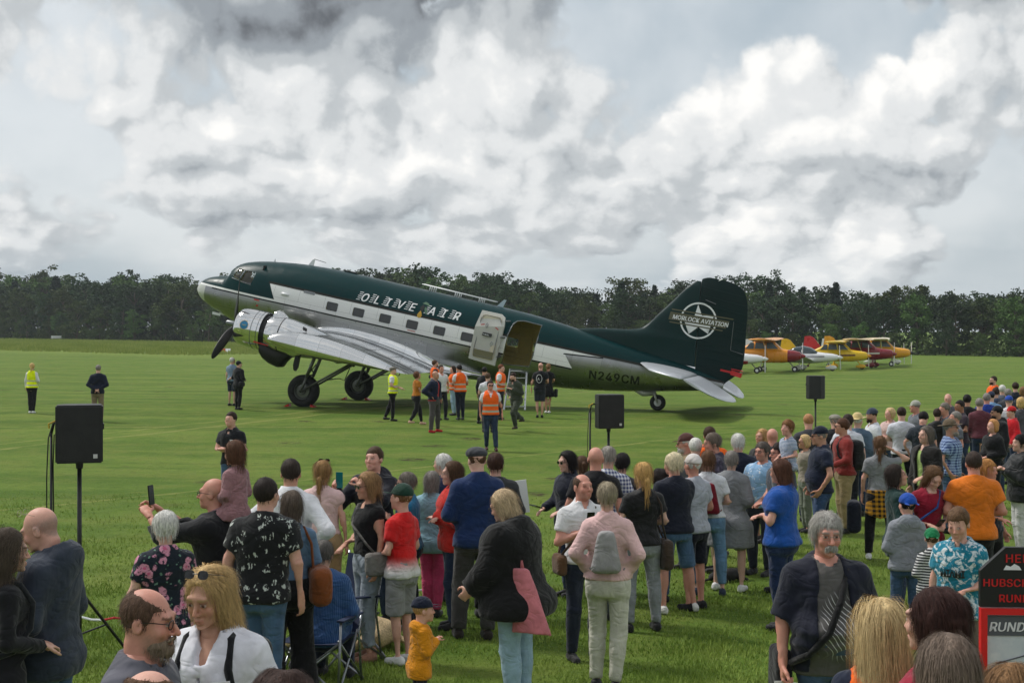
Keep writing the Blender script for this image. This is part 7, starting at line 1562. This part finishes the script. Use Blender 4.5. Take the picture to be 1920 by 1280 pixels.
# ================================================================ small parked aeroplanes
def lp(name, rgb, rough=.3): return plain('aeroplane_'+name, rgb, rough, var=.05, vs=2)
def light_plane(name, label, nose_px, Y, ang, kind='high', body=(230, 150, 30), nose=None, wingc=None, finc=None, stripe=None, gear='tri', spat=None, spin=(220, 220, 220), L=1.0, belly=None, bladec=(200, 200, 200), group=None):
    L *= 1.12; a = R(ang); fx, fy = math.cos(a), -math.sin(a); X = at_depth(nose_px, Y)-2.75*L*fx; Yc = Y-2.75*L*fy
    root = empty(name, (X, Yc, g1(X, Yc)), math.atan2(fy, fx)); root.scale = (L, L, L)
    B = lp('%d_%d_%d' % body, body); Wc = lp('%d_%d_%d' % (wingc or body), wingc or body); Fc = lp('%d_%d_%d' % (finc or body), finc or body); NC = lp('%d_%d_%d' % (nose or body), nose or body)
    Z = .0 if gear == 'tri' else 0.0
    if kind == 'high': sec = [(1.55, .50, .66, 1.52), (1.1, .53, .62, 1.60), (.5, .54, .62, 1.66), (-.8, .54, .64, 1.68), (-1.6, .40, .74, 1.62), (-3.0, .22, .94, 1.50), (-4.4, .07, 1.16, 1.42)]
    else: sec = [(1.45, .46, .62, 1.28), (1.0, .50, .56, 1.34), (.3, .52, .52, 1.34), (-.8, .50, .56, 1.32), (-1.8, .36, .68, 1.26), (-3.0, .20, .84, 1.22), (-4.2, .06, 1.0, 1.18)]
    def ring(x, w, z0, z1, n=20): return [(x, w*math.copysign(abs(math.cos(t))**.75, math.cos(t)), (z0+z1)/2+(z1-z0)/2*math.copysign(abs(math.sin(t))**.75, math.sin(t))) for t in np.linspace(0, 2*math.pi, n+1)[:-1]]
    mb = MB(); loft(mb, [ring(*s) for s in sec]); mb.build('fuselage', B, root, smooth=True, angle=60)
    c0 = sec[0]; mb = MB(); loft(mb, [ring(*c0), ring(2.0, c0[1]*.92, c0[2]+.06, c0[3]-.05), ring(2.35, c0[1]*.72, c0[2]+.16, c0[3]-.14), ring(2.45, c0[1]*.5, c0[2]+.28, c0[3]-.26)]); mb.build('engine_cowl', NC, root, smooth=True, angle=50)
    zc = (c0[2]+c0[3])/2
    mb = MB(); mb.lathe([(2.42, .15), (2.5, .15), (2.62, .11), (2.75, .02)], (0, 0, zc), 'x', 14); mb.build('spinner', lp('%d_%d_%d' % spin, spin), root, smooth=True)
    pr = empty('propeller'); pr.parent = root; pr.location = (2.52, 0, zc); ph = random.uniform(1.2, 1.9)
    for k in range(2):
        t = ph+k*math.pi; d = Vector((0, math.cos(t), math.sin(t))); e = Vector((.35, -math.sin(t)*.9, math.cos(t)*.9)); mb = MB()
        mb.add([d*.1-e*.05, d*.1+e*.05, d*.5+e*.075, d*.86+e*.05, d*.92, d*.86-e*.05, d*.5-e*.075]+[v+Vector((.02, 0, 0)) for v in (d*.1-e*.05, d*.1+e*.05, d*.5+e*.075, d*.86+e*.05, d*.92, d*.86-e*.05, d*.5-e*.075)], [tuple(range(7)), tuple(range(13, 6, -1))]+[(i, (i+1) % 7, (i+1) % 7+7, i+7) for i in range(7)]); mb.build('blade', lp('%d_%d_%d' % bladec, bladec), pr)
    # wing
    zw = 2.16 if kind == 'high' else .68; dih = .02 if kind == 'high' else .09; SP = 5.2 if kind == 'high' else 4.3
    for s in (-1, 1):
        rings = []
        for v, k in ((0, 1), (1.5, 1), (3.2, .97), (SP-.5, .88), (SP-.12, .78), (SP, .5)):
            le, te = .75-.06*(1-k), .75-1.5*k; xs = le+(te-le)*(1-np.cos(np.linspace(0, np.pi, 9)))/2; th = [.10*k*math.sqrt(max(0, 1-(2*(x-te)/(le-te)-1)**2))*(1.0 if x > 0 else .8)+.006 for x in xs]
            rings.append([(x, s*v, zw+dih*v+t) for x, t in zip(xs, th)]+[(x, s*v, zw+dih*v-t*.6) for x, t in list(zip(xs, th))[::-1]])
        mb = MB(); loft(mb, rings); mb.build('wing', Wc, root, smooth=True, angle=55)
        if kind == 'high':
            mb = MB(); mb.tube([(.25, s*.5, .85), (.15, s*2.4, zw-.0)], .04, 6); mb.build('wing_strut', Wc, root)
    # tail
    zt = sec[-1][3]; mb = MB(); fin = [(-3.0, zt+.02), (-3.75, zt+.95), (-4.05, zt+1.08), (-4.45, zt+1.05), (-4.62, zt-.1), (-4.4, zt-.2)]; mb.prism(fin, -.035, .035); mb.build('fin', Fc, root)
    for s in (-1, 1):
        mb = MB(); mb.prism([(-3.5, s*.05), (-3.75, s*1.45), (-4.05, s*1.55), (-4.5, s*1.45), (-4.5, s*.05)], zt-.14, zt-.08, 'xy'); mb.build('tailplane', Wc, root)
    # cabin glazing
    G = plain('aeroplane_glass', (60, 74, 80), .08, var=.1)
    if kind == 'high':
        mb = MB(); loft(mb, [ring(1.15, .50, 1.3, 1.58), ring(.62, .50, 1.3, 2.10), ring(-.75, .47, 1.3, 2.10), ring(-1.7, .30, 1.2, 1.62)]); mb.build('cabin', B, root, smooth=True, angle=45)
        mb = MB(); mb.add([(1.12, -.44, 1.58), (1.12, .44, 1.58), (.60, .42, 2.08), (.60, -.42, 2.08)], [(0, 1, 2, 3)]); mb.build('windscreen', G, root)
        for s in (-1, 1):
            for (x0, x1, x2, x3) in ((.95, .15, .15, .55), (.05, -.65, -.60, .05), (-.75, -1.3, -.95, -.70)):
                mb = MB(); mb.add([(x0, s*.535, 1.60), (x1, s*.535, 1.60), (x2, s*.515, 2.02), (x3, s*.515, 2.02)], [(0, 1, 2, 3)]); mb.build('side_window', G, root)
    else:
        mb = MB(); loft(mb, [ring(.95, .40, 1.15, 1.36), ring(.5, .46, 1.15, 1.66), ring(.0, .46, 1.15, 1.78), ring(-.6, .42, 1.15, 1.70), ring(-1.3, .28, 1.12, 1.36)]); mb.build('canopy', G, root, smooth=True)
        mb = MB(); mb.tube([(-.1, .47*math.cos(t), 1.3+.5*math.sin(t)) for t in np.linspace(0, math.pi, 12)], .03, 5); mb.build('canopy_frame', B, root)
    if stripe:
        for s in (-1, 1):
            mb = MB(); sc = lp('%d_%d_%d' % stripe, stripe); y = lambda x: s*(float(np.interp(-x, [-q[0] for q in sec], [q[1] for q in sec]))+.012)
            zz = 1.12 if kind == 'high' else 1.0
            P = [(x, y(x), zz+.02*abs(x)) for x in np.linspace(1.5, -4.0, 12)]; mb.add([(p[0], p[1], p[2]-.06) for p in P]+[(p[0], p[1], p[2]+.06) for p in P], [(i, i+1, i+13, i+12) for i in range(11)]); mb.build('stripe', sc, root)
    if belly:
        mb = MB(); loft(mb, [[(x, y_*1.02, min(z, (s2+s3)/2-.12)-.004) for (x, y_, z) in ring(x0, w, s2, s3)] for (x0, w, s2, s3) in sec]); mb.build('belly_paint', lp('%d_%d_%d' % belly, belly), root, smooth=True)
    # gear
    wheels = [(2.0, 0), (-.25, 1.15), (-.25, -1.15)] if gear == 'tri' else [(.95, .95), (.95, -.95), (-4.2, 0)]
    for wx_, wy_ in wheels:
        r_ = .20 if not (gear == 'tail' and wy_ == 0) else .10
        w = MB(); w.lathe([(-.07, r_*.6), (-.08, r_*.85), (-.04, r_), (.04, r_), (.08, r_*.85), (.07, r_*.6)], (wx_, wy_, r_), 'y', 18); w.build('wheel', M_RUB, root, smooth=True, angle=50)
        w = MB(); w.lathe([(-.085, .02), (-.085, r_*.5), (.085, r_*.5), (.085, .02)], (wx_, wy_, r_), 'y', 12); w.build('hub', lp('%d_%d_%d' % (spat or (230, 230, 230)), spat or (230, 230, 230)), root)
        w = MB(); w.tube([(wx_, wy_, r_+.05), (wx_*.8 if wy_ == 0 else wx_+.05, wy_*.35, .72 if not (gear == 'tail' and wy_ == 0) else 1.1)], .04, 6); w.build('gear_leg', lp('%d_%d_%d' % (spat or (120, 120, 120)), spat or (120, 120, 120)), root)
        if spat and not (gear == 'tail' and wy_ == 0):
            g_ = Grid((wx_-.55, wy_-.16, .02), (wx_+.4, wy_+.16, .45), .035); f_ = smin(g_.ell((wx_, wy_, .24), (.30, .12, .18)), g_.ell((wx_-.25, wy_, .22), (.28, .07, .10)), .06); obj('wheel_spat', mesh_np('wheel_spat', *g_.net(np.maximum(f_, .09-g_.Z)), lp('%d_%d_%d' % spat, spat)), root)
    tag(root, label, 'airplane', group); return root
def aeroplanes():
    gp = 'small aeroplanes parked in a row'
    light_plane('light_aeroplane', 'yellow high-wing aeroplane at the far end of the parked row', 1714, 131, 16, 'high', (224, 158, 24), wingc=(226, 214, 186), gear='tail', spin=(40, 40, 40), group=gp)
    light_plane('light_aeroplane', 'white low-wing aeroplane with white wheel spats behind the yellow one', 1700, 138, 20, 'low', (224, 226, 226), spat=(232, 232, 232), group=gp)
    light_plane('light_aeroplane', 'dark red high-wing aeroplane with white stripe and red wheel fairings', 1682, 124, 24, 'high', (126, 18, 30), wingc=(206, 176, 120), finc=(190, 30, 40), stripe=(220, 218, 214), gear='tail', spat=(110, 20, 32), spin=(120, 20, 30), group=gp)
    light_plane('light_aeroplane', 'bright yellow aeroplane with yellow wheel spats between white and red ones', 1634, 119, 17, 'high', (226, 186, 20), wingc=(228, 196, 70), finc=(222, 180, 20), spat=(224, 174, 16), spin=(220, 150, 20), stripe=(90, 40, 30), L=.92, group=gp)
    light_plane('light_aeroplane', 'white low-wing aeroplane with bubble canopy and white wheel spats, mid row', 1581, 113, 20, 'low', (222, 224, 226), spat=(228, 228, 228), stripe=(150, 150, 156), group=gp)
    light_plane('light_aeroplane', 'orange high-wing aeroplane with dark red nose beside the airliner\'s rudder', 1511, 109, 17, 'high', (226, 146, 28), nose=(130, 22, 34), wingc=(224, 150, 60), spin=(140, 24, 36), group=gp)
    light_plane('light_aeroplane', 'white and red low-wing aeroplane half hidden behind the airliner\'s rudder', 1441, 104, 14, 'low', (226, 226, 228), belly=(150, 22, 30), spin=(230, 230, 230), group=gp)
aeroplanes()
# ================================================================ loudspeakers
M_SPK = plain('speaker_shell', (30, 31, 33), .55, bump=.2, var=.2); M_GRIL = plain('speaker_grille', (20, 20, 21), .6, bump=.6, var=.3)
def loudspeaker(px, ytop, Y, rz, label, lab2, w=.41, h=.52):
    X = at_depth(px, Y); z0 = g1(X, Y); zt = CH-(ytop-YH)*Y/FPX
    e = empty('loudspeaker', (X, Y, zt-h), R(rz)); tag(e, label, 'loudspeaker', 'loudspeakers on stands')
    mb = MB(); mb.prism([(-w*.5, -.16), (w*.5, -.16), (w*.5, .06), (w*.30, .19), (-w*.30, .19), (-w*.5, .06)], 0, h, 'xy'); o = mb.build('cabinet', M_SPK, e)
    bm = bmesh.new(); bm.from_mesh(o.data); bmesh.ops.bevel(bm, geom=bm.edges[:], offset=.012, segments=2, affect='EDGES'); bm.to_mesh(o.data); bm.free()
    mb = MB(); mb.box((0, -.166, h*.5), (w*.92, .012, h*.93)); mb.build('grille', M_GRIL, e)
    mb = MB(); mb.box((w*.34, -.1735, h*.12), (w*.09, .003, h*.07)); mb.build('maker_badge', plain('badge_white', (190, 190, 190), .5), e)
    mb = MB(); mb.box((w*.5+.004, -.02, h*.62), (.012, .12, .05)); mb.build('grip_recess', M_BLK, e)
    mb = MB(); mb.lathe([(-.06, .03), (.0, .035)], (0, 0, 0), 'z', 12); mb.build('pole_socket', M_BLK, e)
    st = empty('speaker_stand', (X, Y, z0), R(rz)); hh = zt-h-z0; tag(st, lab2, 'stand', 'tripod stands of the loudspeakers')
    mb = MB(); mb.tube([(0, 0, .12), (0, 0, hh)], .021, 10); mb.build('pole', M_BLK, st, smooth=True)
    mb = MB(); mb.tube([(0, 0, .48), (0, 0, .62)], .034, 10); mb.build('collar', M_BLK, st)
    for k in range(3):
        t = k*2.094+.5; mb = MB(); mb.tube([(.03*math.cos(t), .03*math.sin(t), .58), (.46*math.cos(t), .46*math.sin(t), .02)], .014, 6); mb.tube([(.02*math.cos(t), .02*math.sin(t), .22), (.27*math.cos(t), .27*math.sin(t), .27)], .009, 6); mb.build('leg', M_BLK, st)
    return X, Y, z0, zt
sx = loudspeaker(149, 758, 12.9, 16, 'large black loudspeaker on a pole at left', 'black tripod stand of the large loudspeaker at left')
loudspeaker(1141, 739, 22.0, 14, 'black loudspeaker in the middle before the airliner\'s tail', 'black stand of the middle loudspeaker')
loudspeaker(1529, 704, 32.0, 165, 'farthest black loudspeaker below the small aeroplanes', 'black stand of the farthest loudspeaker')
def cable_stand(px, y0, y1, Y, label):
    X = at_depth(px, Y); zg = g1(X, Y); z = lambda y: CH-(y-YH)*Y/FPX
    e = empty('cable_stand', (X, Y, zg)); tag(e, label, 'cable stand'); k = z(y0)-zg
    mb = MB(); mb.tube([(0, 0, .0), (0, 0, k-.1)], .012, 8); mb.tube([(0, 0, k-.12), (.03, 0, k), (.10, 0, k+.0)], .010, 6); mb.build('rod', M_BLK, e, smooth=True)
    mb = MB(); mb.tube([(.10, .0, k), (.02, -.02, k-.02), (-.02, -.02, k-.15), (-.035, -.02, k-.5), (-.03, -.02, .1)], .006, 5); mb.tube([(.12, .0, k-.10), (.02, .02, k-.12), (.01, .02, k-.4), (.03, .02, .05)], .006, 5); mb.build('cable', M_BLK, e, smooth=True)
    mb = MB(); mb.tube([(-.012, -.025, k-.06), (-.015, -.025, k-.02), (.05, -.02, k+.01)], .009, 5); mb.build('cable_tie', plain('tie_yellow', (196, 160, 40), .5), e)
cable_stand(96, 790, 960, 12.8, 'thin cable stand with hanging black cable beside the large loudspeaker')
cable_stand(1106, 757, 850, 22.0, 'thin cable stand beside the middle loudspeaker')
# ================================================================ boarding ladder
def ladder():
    def onp(px, py, Y): return Vector((at_depth(px, Y), Y, CH-(py-YH)*Y/FPX))
    Y0, Y1 = 50.3, 51.0
    b0, b1 = onp(945, 770, Y0), onp(984, 770, Y0); b0.z = g1(b0.x, b0.y); b1.z = g1(b1.x, b1.y); t0, t1 = onp(957, 687, Y1), onp(988, 688, Y1)
    e = empty('boarding_ladder', b0); M_AL = plain('ladder_aluminium', (190, 194, 198), .35, .8); q = lambda v: tuple(v-b0)
    for a, b in ((b0, t0), (b1, t1)):
        mb = MB(); mb.tube([q(a), q(b)], .035, 6); mb.build('rail', M_AL, e)
    for k in range(6):
        f = .08+k*.165; mb = MB(); c = (b0.lerp(t0, f)+b1.lerp(t1, f))/2-b0; d = b1.lerp(t1, f)-b0.lerp(t0, f); mb.box(tuple(c), (d.length, .09, .035), Matrix.Rotation(math.atan2(d.y, d.x), 3, 'Z')); mb.build('rung', M_AL, e)
    tag(e, 'aluminium boarding ladder leaning at the open cargo door', 'ladder')
ladder()
# ================================================================ poster stand at right
def poster():
    Y = 6.0; z = lambda y: CH-(y-YH)*Y/FPX; x = lambda px: at_depth(px, Y)
    x0, x1 = x(1838), x(1838)+.92; zb = z(1137); zt = z(1025); zm = z(1069); e = empty('poster_stand', (x0, Y, g1(x0, Y)), R(-4)); zg = g1(x0, Y); W_ = x1-x0; c = x(1885)-x0
    mb = MB(); mb.prism([(0, zb-zg), (W_, zb-zg), (W_, zm-zg), (W_-c, zt-zg), (c, zt-zg), (0, zm-zg)], 0, .03); tb = mb.build('header_board', plain('board_black', (10, 10, 11), .5), e)
    MR = plain('sign_red', (196, 16, 24), .4)
    def txt(s, xx, yy, size, mat, parent, nm='lettering', **k):
        m = MB(); flat_text(m, s, size, lambda a, b, q: (xx+a, -.004-.0008*q, z(yy)-zg+b), **k); return m.build(nm, mat, parent)
    txt('HELI', x(1883)-x0, 1053, .068, MR, tb, bold=.001, spacing=1.1); txt('HUBSCHRAUBER', x(1842)-x0, 1098, .062, MR, tb, bold=.0014, spacing=1.05); txt('RUNDFLÜGE', x(1871)-x0, 1127, .062, MR, tb, bold=.0014, spacing=1.05)
    m = MB(); b_ = (x(1880)-x0, z(1067)-zg)
    for k in range(3): m.add([(b_[0]+k*.085, -.004, b_[1]), (b_[0]+.075+k*.085, -.004, b_[1]), (b_[0]+.065+k*.085, -.004, b_[1]+.016), (b_[0]+.045+k*.085, -.004, b_[1]+.026), (b_[0]+.03+k*.085, -.004, b_[1]+.014), (b_[0]+.012+k*.085, -.004, b_[1]+.020)], [(0, 1, 2, 3, 4, 5)])
    m.build('skyline_mark', M_WHT, tb)
    # framed poster below
    H0 = .16; top = zb-zg-.004; fw = .026
    for nm, cx, cz, dx, dz in (('frame_side', fw/2, (top+H0)/2, fw, top-H0), ('frame_side', W_-fw/2, (top+H0)/2, fw, top-H0), ('frame_top', W_/2, top-fw/2, W_-2*fw, fw), ('frame_bottom', W_/2, H0+fw/2, W_-2*fw, fw)):
        m = MB(); m.box((cx, .005, cz), (dx, .04, dz)); m.build(nm, plain('frame_red', (214, 24, 30), .35), e)
    n = NT('poster_print'); v = n.coord(); xx, yy, zz = n.xyz(v); f = n.noise(v, 7, 5, .6)
    n.set(color=n.mix(n.step(f, .35, .7), srgb(190, 200, 208), srgb(222, 226, 228)), rough=.3); m = MB(); m.box((W_/2, .012, (top+H0)/2), (W_-2*fw, .01, top-H0-2*fw)); ps = m.build('poster', n.m, e)
    m = MB(); m.box((W_/2, .004, top-fw-.048), (W_-2*fw-.002, .004, .085)); m.build('title_band', plain('poster_grey', (84, 88, 96), .4), ps)
    m = MB(); flat_text(m, 'RUNDFLÜGE', .075, lambda a, b, q: (x(1853)-x0+a, -.0008*q, z(1182)-zg+b), .0014, shear=.18); m.build('poster_lettering', M_WHT, ps)
    m = MB(); m.tube([(x(1868)-x0, .004, z(1243)-zg), (x(1918)-x0, .004, z(1228)-zg), (x(1990)-x0, .004, z(1210)-zg)], .0025, 4); m.add([(x(1900)-x0, .004, z(1262)-zg), (x(1960)-x0, .004, z(1270)-zg), (x(2010)-x0, .004, z(1250)-zg), (x(1980)-x0, .004, z(1238)-zg), (x(1930)-x0, .004, z(1240)-zg)], [(0, 1, 2, 3, 4)]); m.build('helicopter_picture', plain('poster_dark', (70, 74, 80), .4), ps)
    for s in (.1, W_-.1):
        m = MB(); m.tube([(s, .03, H0+.2), (s, .03, .0)], .015, 6); m.build('foot', M_BLK, e)
    tag(e, 'black and red sightseeing flight sign with framed poster, right foreground', 'sign')
poster()
# ================================================================ camp chairs and dogs

def camp_chair(X, Y, rz, label, bh=.48):
    e = empty('camp_chair', (X, Y, g1(X, Y)), R(rz)); tag(e, label, 'chair', 'folding camp chairs'); MT = plain('chair_tube', (150, 154, 158), .3, .8); nv = plain('chair_cloth_navy', (24, 38, 70), .8, bump=.4)
    def panel(nm, rows):
        m = MB(); k = len(rows[0]); vs = [p for r in rows for p in r]+[tuple(Vector(p)+Vector((0, .012, -.008))) for r in rows for p in r]; n0 = len(rows)*k; fs = []
        for i in range(len(rows)-1):
            for j in range(k-1): a = i*k+j; fs += [(a, a+1, a+k+1, a+k), (a+n0, a+k+n0, a+k+1+n0, a+1+n0)]
        m.add(vs, fs); return m.build(nm, nv, e, smooth=True)
    panel('seat', [[(x, y, .43-.05*(1-(x/.25)**2)*(1-abs(y)/.3)) for x in np.linspace(-.25, .25, 7)] for y in np.linspace(-.24, .2, 6)])
    panel('backrest', [[(x, .22+.03*t*3+.03*(1-(x/.26)**2), .44+t*bh) for x in np.linspace(-.26, .26, 7)] for t in np.linspace(0, 1, 6)])
    for s in (-1, 1):
        for nm, pts in (('leg', [(s*.27, .34, .02), (s*.26, -.26, .46)]), ('leg', [(s*.27, -.30, .02), (s*.26, .22, .46)]), ('back_post', [(s*.27, .30, .02), (s*.265, .24, .45), (s*.265, .33, .46+bh)]), ('arm_post', [(s*.27, -.30, .02), (s*.28, -.26, .62)])):
            m = MB(); m.tube(pts, .011, 6); m.build(nm, MT, e, smooth=True)
        m = MB(); m.add([(s*.25, -.28, .63), (s*.31, -.28, .63), (s*.30, .27, .60), (s*.24, .27, .60), (s*.25, -.28, .615), (s*.31, -.28, .615), (s*.30, .27, .585), (s*.24, .27, .585)], [(0, 1, 2, 3), (7, 6, 5, 4), (0, 4, 5, 1), (1, 5, 6, 2), (2, 6, 7, 3), (3, 7, 4, 0)]); m.build('armrest', nv, e)
    for y0, y1 in ((-.30, -.30), (.34, .34)):
        for q in (1, -1):
            m = MB(); m.tube([(-.27*q, y0, .03), (.26*q, y1*.8, .44)], .010, 6); m.build('cross_leg', MT, e)
X_, Y_ = on_ground(632, 1238); camp_chair(X_, Y_, -48, 'empty navy folding camp chair with crossed metal legs')
sl_ = SEATED['loc']; camp_chair(sl_.x+.0, sl_.y, -12, 'navy camp chair under the man in pinstriped shirt', .14)
def dog(X, Y, rz, rgb, label, lying=True, K=1.0):
    e = empty('dog', (X, Y, g1(X, Y)), R(rz)); e.scale = (K, K, K); g = Grid((-.75, -.3, -.01), (.75, .3, .62), .02)
    if lying:
        f = smin(g.ell((.12, 0, .17), (.28, .15, .16)), g.ell((-.25, 0, .15), (.26, .16, .15)), .10); f = smin(f, g.cone((.34, 0, .20), (.50, .02, .26), .10, .085), .06); f = smin(f, g.ell((.54, .03, .24), (.12, .085, .085)), .04); f = smin(f, g.cone((.60, .04, .21), (.70, .05, .18), .05, .04), .03)
        for s in (-1, 1): f = smin(f, g.cone((.28, s*.12, .10), (.55, s*.14, .04), .05, .035), .04); f = smin(f, g.cone((-.35, s*.13, .12), (-.12, s*.19, .05), .09, .045), .05); f = smin(f, g.ell((.50, s*.09, .24), (.05, .02, .075)), .015)
        f = smin(f, g.cone((-.48, 0, .12), (-.72, .12, .04), .04, .018), .03)
    else:
        f = smin(g.ell((-.18, 0, .20), (.20, .16, .19)), g.ell((.05, 0, .34), (.16, .13, .22)), .10); f = smin(f, g.cone((.08, 0, .42), (.14, 0, .50), .09, .08), .06); f = smin(f, g.ell((.18, 0, .53), (.10, .075, .075)), .03); f = smin(f, g.cone((.22, 0, .51), (.32, 0, .49), .045, .035), .02)
        for s in (-1, 1): f = smin(f, g.cone((.10, s*.09, .28), (.14, s*.09, .03), .045, .03), .04); f = smin(f, g.cone((-.18, s*.13, .14), (.02, s*.15, .04), .08, .04), .05); f = smin(f, g.ell((.13, s*.075, .53), (.04, .02, .065)), .015)
        f = smin(f, g.cone((-.34, 0, .08), (-.60, .06, .03), .04, .018), .03)
    f = f+wob(g, 3, 24)*.006; n = NT('fur_%d' % rgb[0]); v = n.coord(); q = n.noise(v, 60, 4, .7); c = srgb(*rgb)[:3]; n.set(color=n.mix(n.step(q, .3, .7), tuple(x*.6 for x in c)+(1,), tuple(min(1, x*1.25) for x in c)+(1,)), rough=.8); n.bump(q, .6, .01)
    obj('body', mesh_np('body', *g.net(f), n.m), e); tag(e, label, 'dog')
X_, Y_ = on_ground(640, 1226); dog(X_, Y_+.35, 172, (196, 172, 132), 'cream-coloured dog lying on the grass behind the camp chair')
X_, Y_ = on_ground(1362, 1090); dog(X_, Y_, 30, (30, 28, 28), 'black dog lying on the grass behind the cropped jeans', K=.5)
# ================================================================ bench, marker, barrier chain
def far_bits():
    X, Y = on_ground(106, 638); e = empty('bench', (X, Y, g1(X, Y)), R(4)); tag(e, 'white bench in front of the wood at far left', 'bench')
    for z0, nm in ((.45, 'seat'), (.62, 'backrest'), (.85, 'backrest')):
        m = MB(); m.box((0, 0 if nm == 'seat' else .2, z0), (2.3, .42 if nm == 'seat' else .05, .06 if nm == 'seat' else .17)); m.build(nm, M_WHT, e)
    for s in (-.9, .9): m = MB(); m.box((s, 0, .22), (.08, .4, .42)); m.box((s, .22, .65), (.08, .05, .5)); m.build('leg', M_WHT, e)
    X, Y = on_ground(418, 660); e = empty('runway_marker', (X, Y, g1(X, Y)), R(6)); tag(e, 'red and white runway edge marker left of the propeller', 'marker')
    for k, c in enumerate((M_WHT, M_RED, M_WHT)):
        m = MB(); m.prism([(-.28, 0), (.28, 0), (0, .42)], -.9+k*.6, -.3+k*.6-.004, 'yz'); m.build('panel', c, e)
    e = empty('barrier_chain', (0, 0, 0)); tag(e, 'red and white plastic barrier chain strung low before the crowd', 'chain')
    pts = [on_ground(px, y) for px, y in ((60, 1188), (150, 1188), (215, 1190), (275, 1185), (640, 1150), (700, 1140), (900, 1120))]
    prev = None; n_ = 0
    for (xa, ya), (xb, yb) in zip(pts[:-1], pts[1:]):
        L_ = math.hypot(xb-xa, yb-ya); k = max(2, int(L_/.11))
        for q in range(k):
            t0, t1 = q/k, (q+1)/k; sag = lambda t: .17-.03*math.sin(math.pi*t)
            A = (xa+(xb-xa)*t0, ya+(yb-ya)*t0, g1(xa, ya)+sag(t0)); B_ = (xa+(xb-xa)*t1, ya+(yb-ya)*t1, g1(xa, ya)+sag(t1)); m = MB(); m.tube([A, B_], [.012, .012], 6)
            m.build('chain_piece', M_RED if (n_//2) % 2 else M_WHT, e); n_ += 1
far_bits()
# ================================================================ thin haze over the airfield
def haze():
    mb = MB(); mb.box((0, 190, 16), (760, 500, 46)); n = NT('haze_air'); n.N.remove(n.b); v = n.nd('ShaderNodeVolumePrincipled'); v.inputs['Color'].default_value = (.80, .88, .95, 1); v.inputs['Density'].default_value = .00022; v.inputs['Anisotropy'].default_value = .2
    n.L.new(v.outputs[0], n.N['Material Output'].inputs['Volume']); tag(mb.build('haze', n.m), 'thin pale haze in the air over the airfield', 'haze', kind='stuff')
haze()
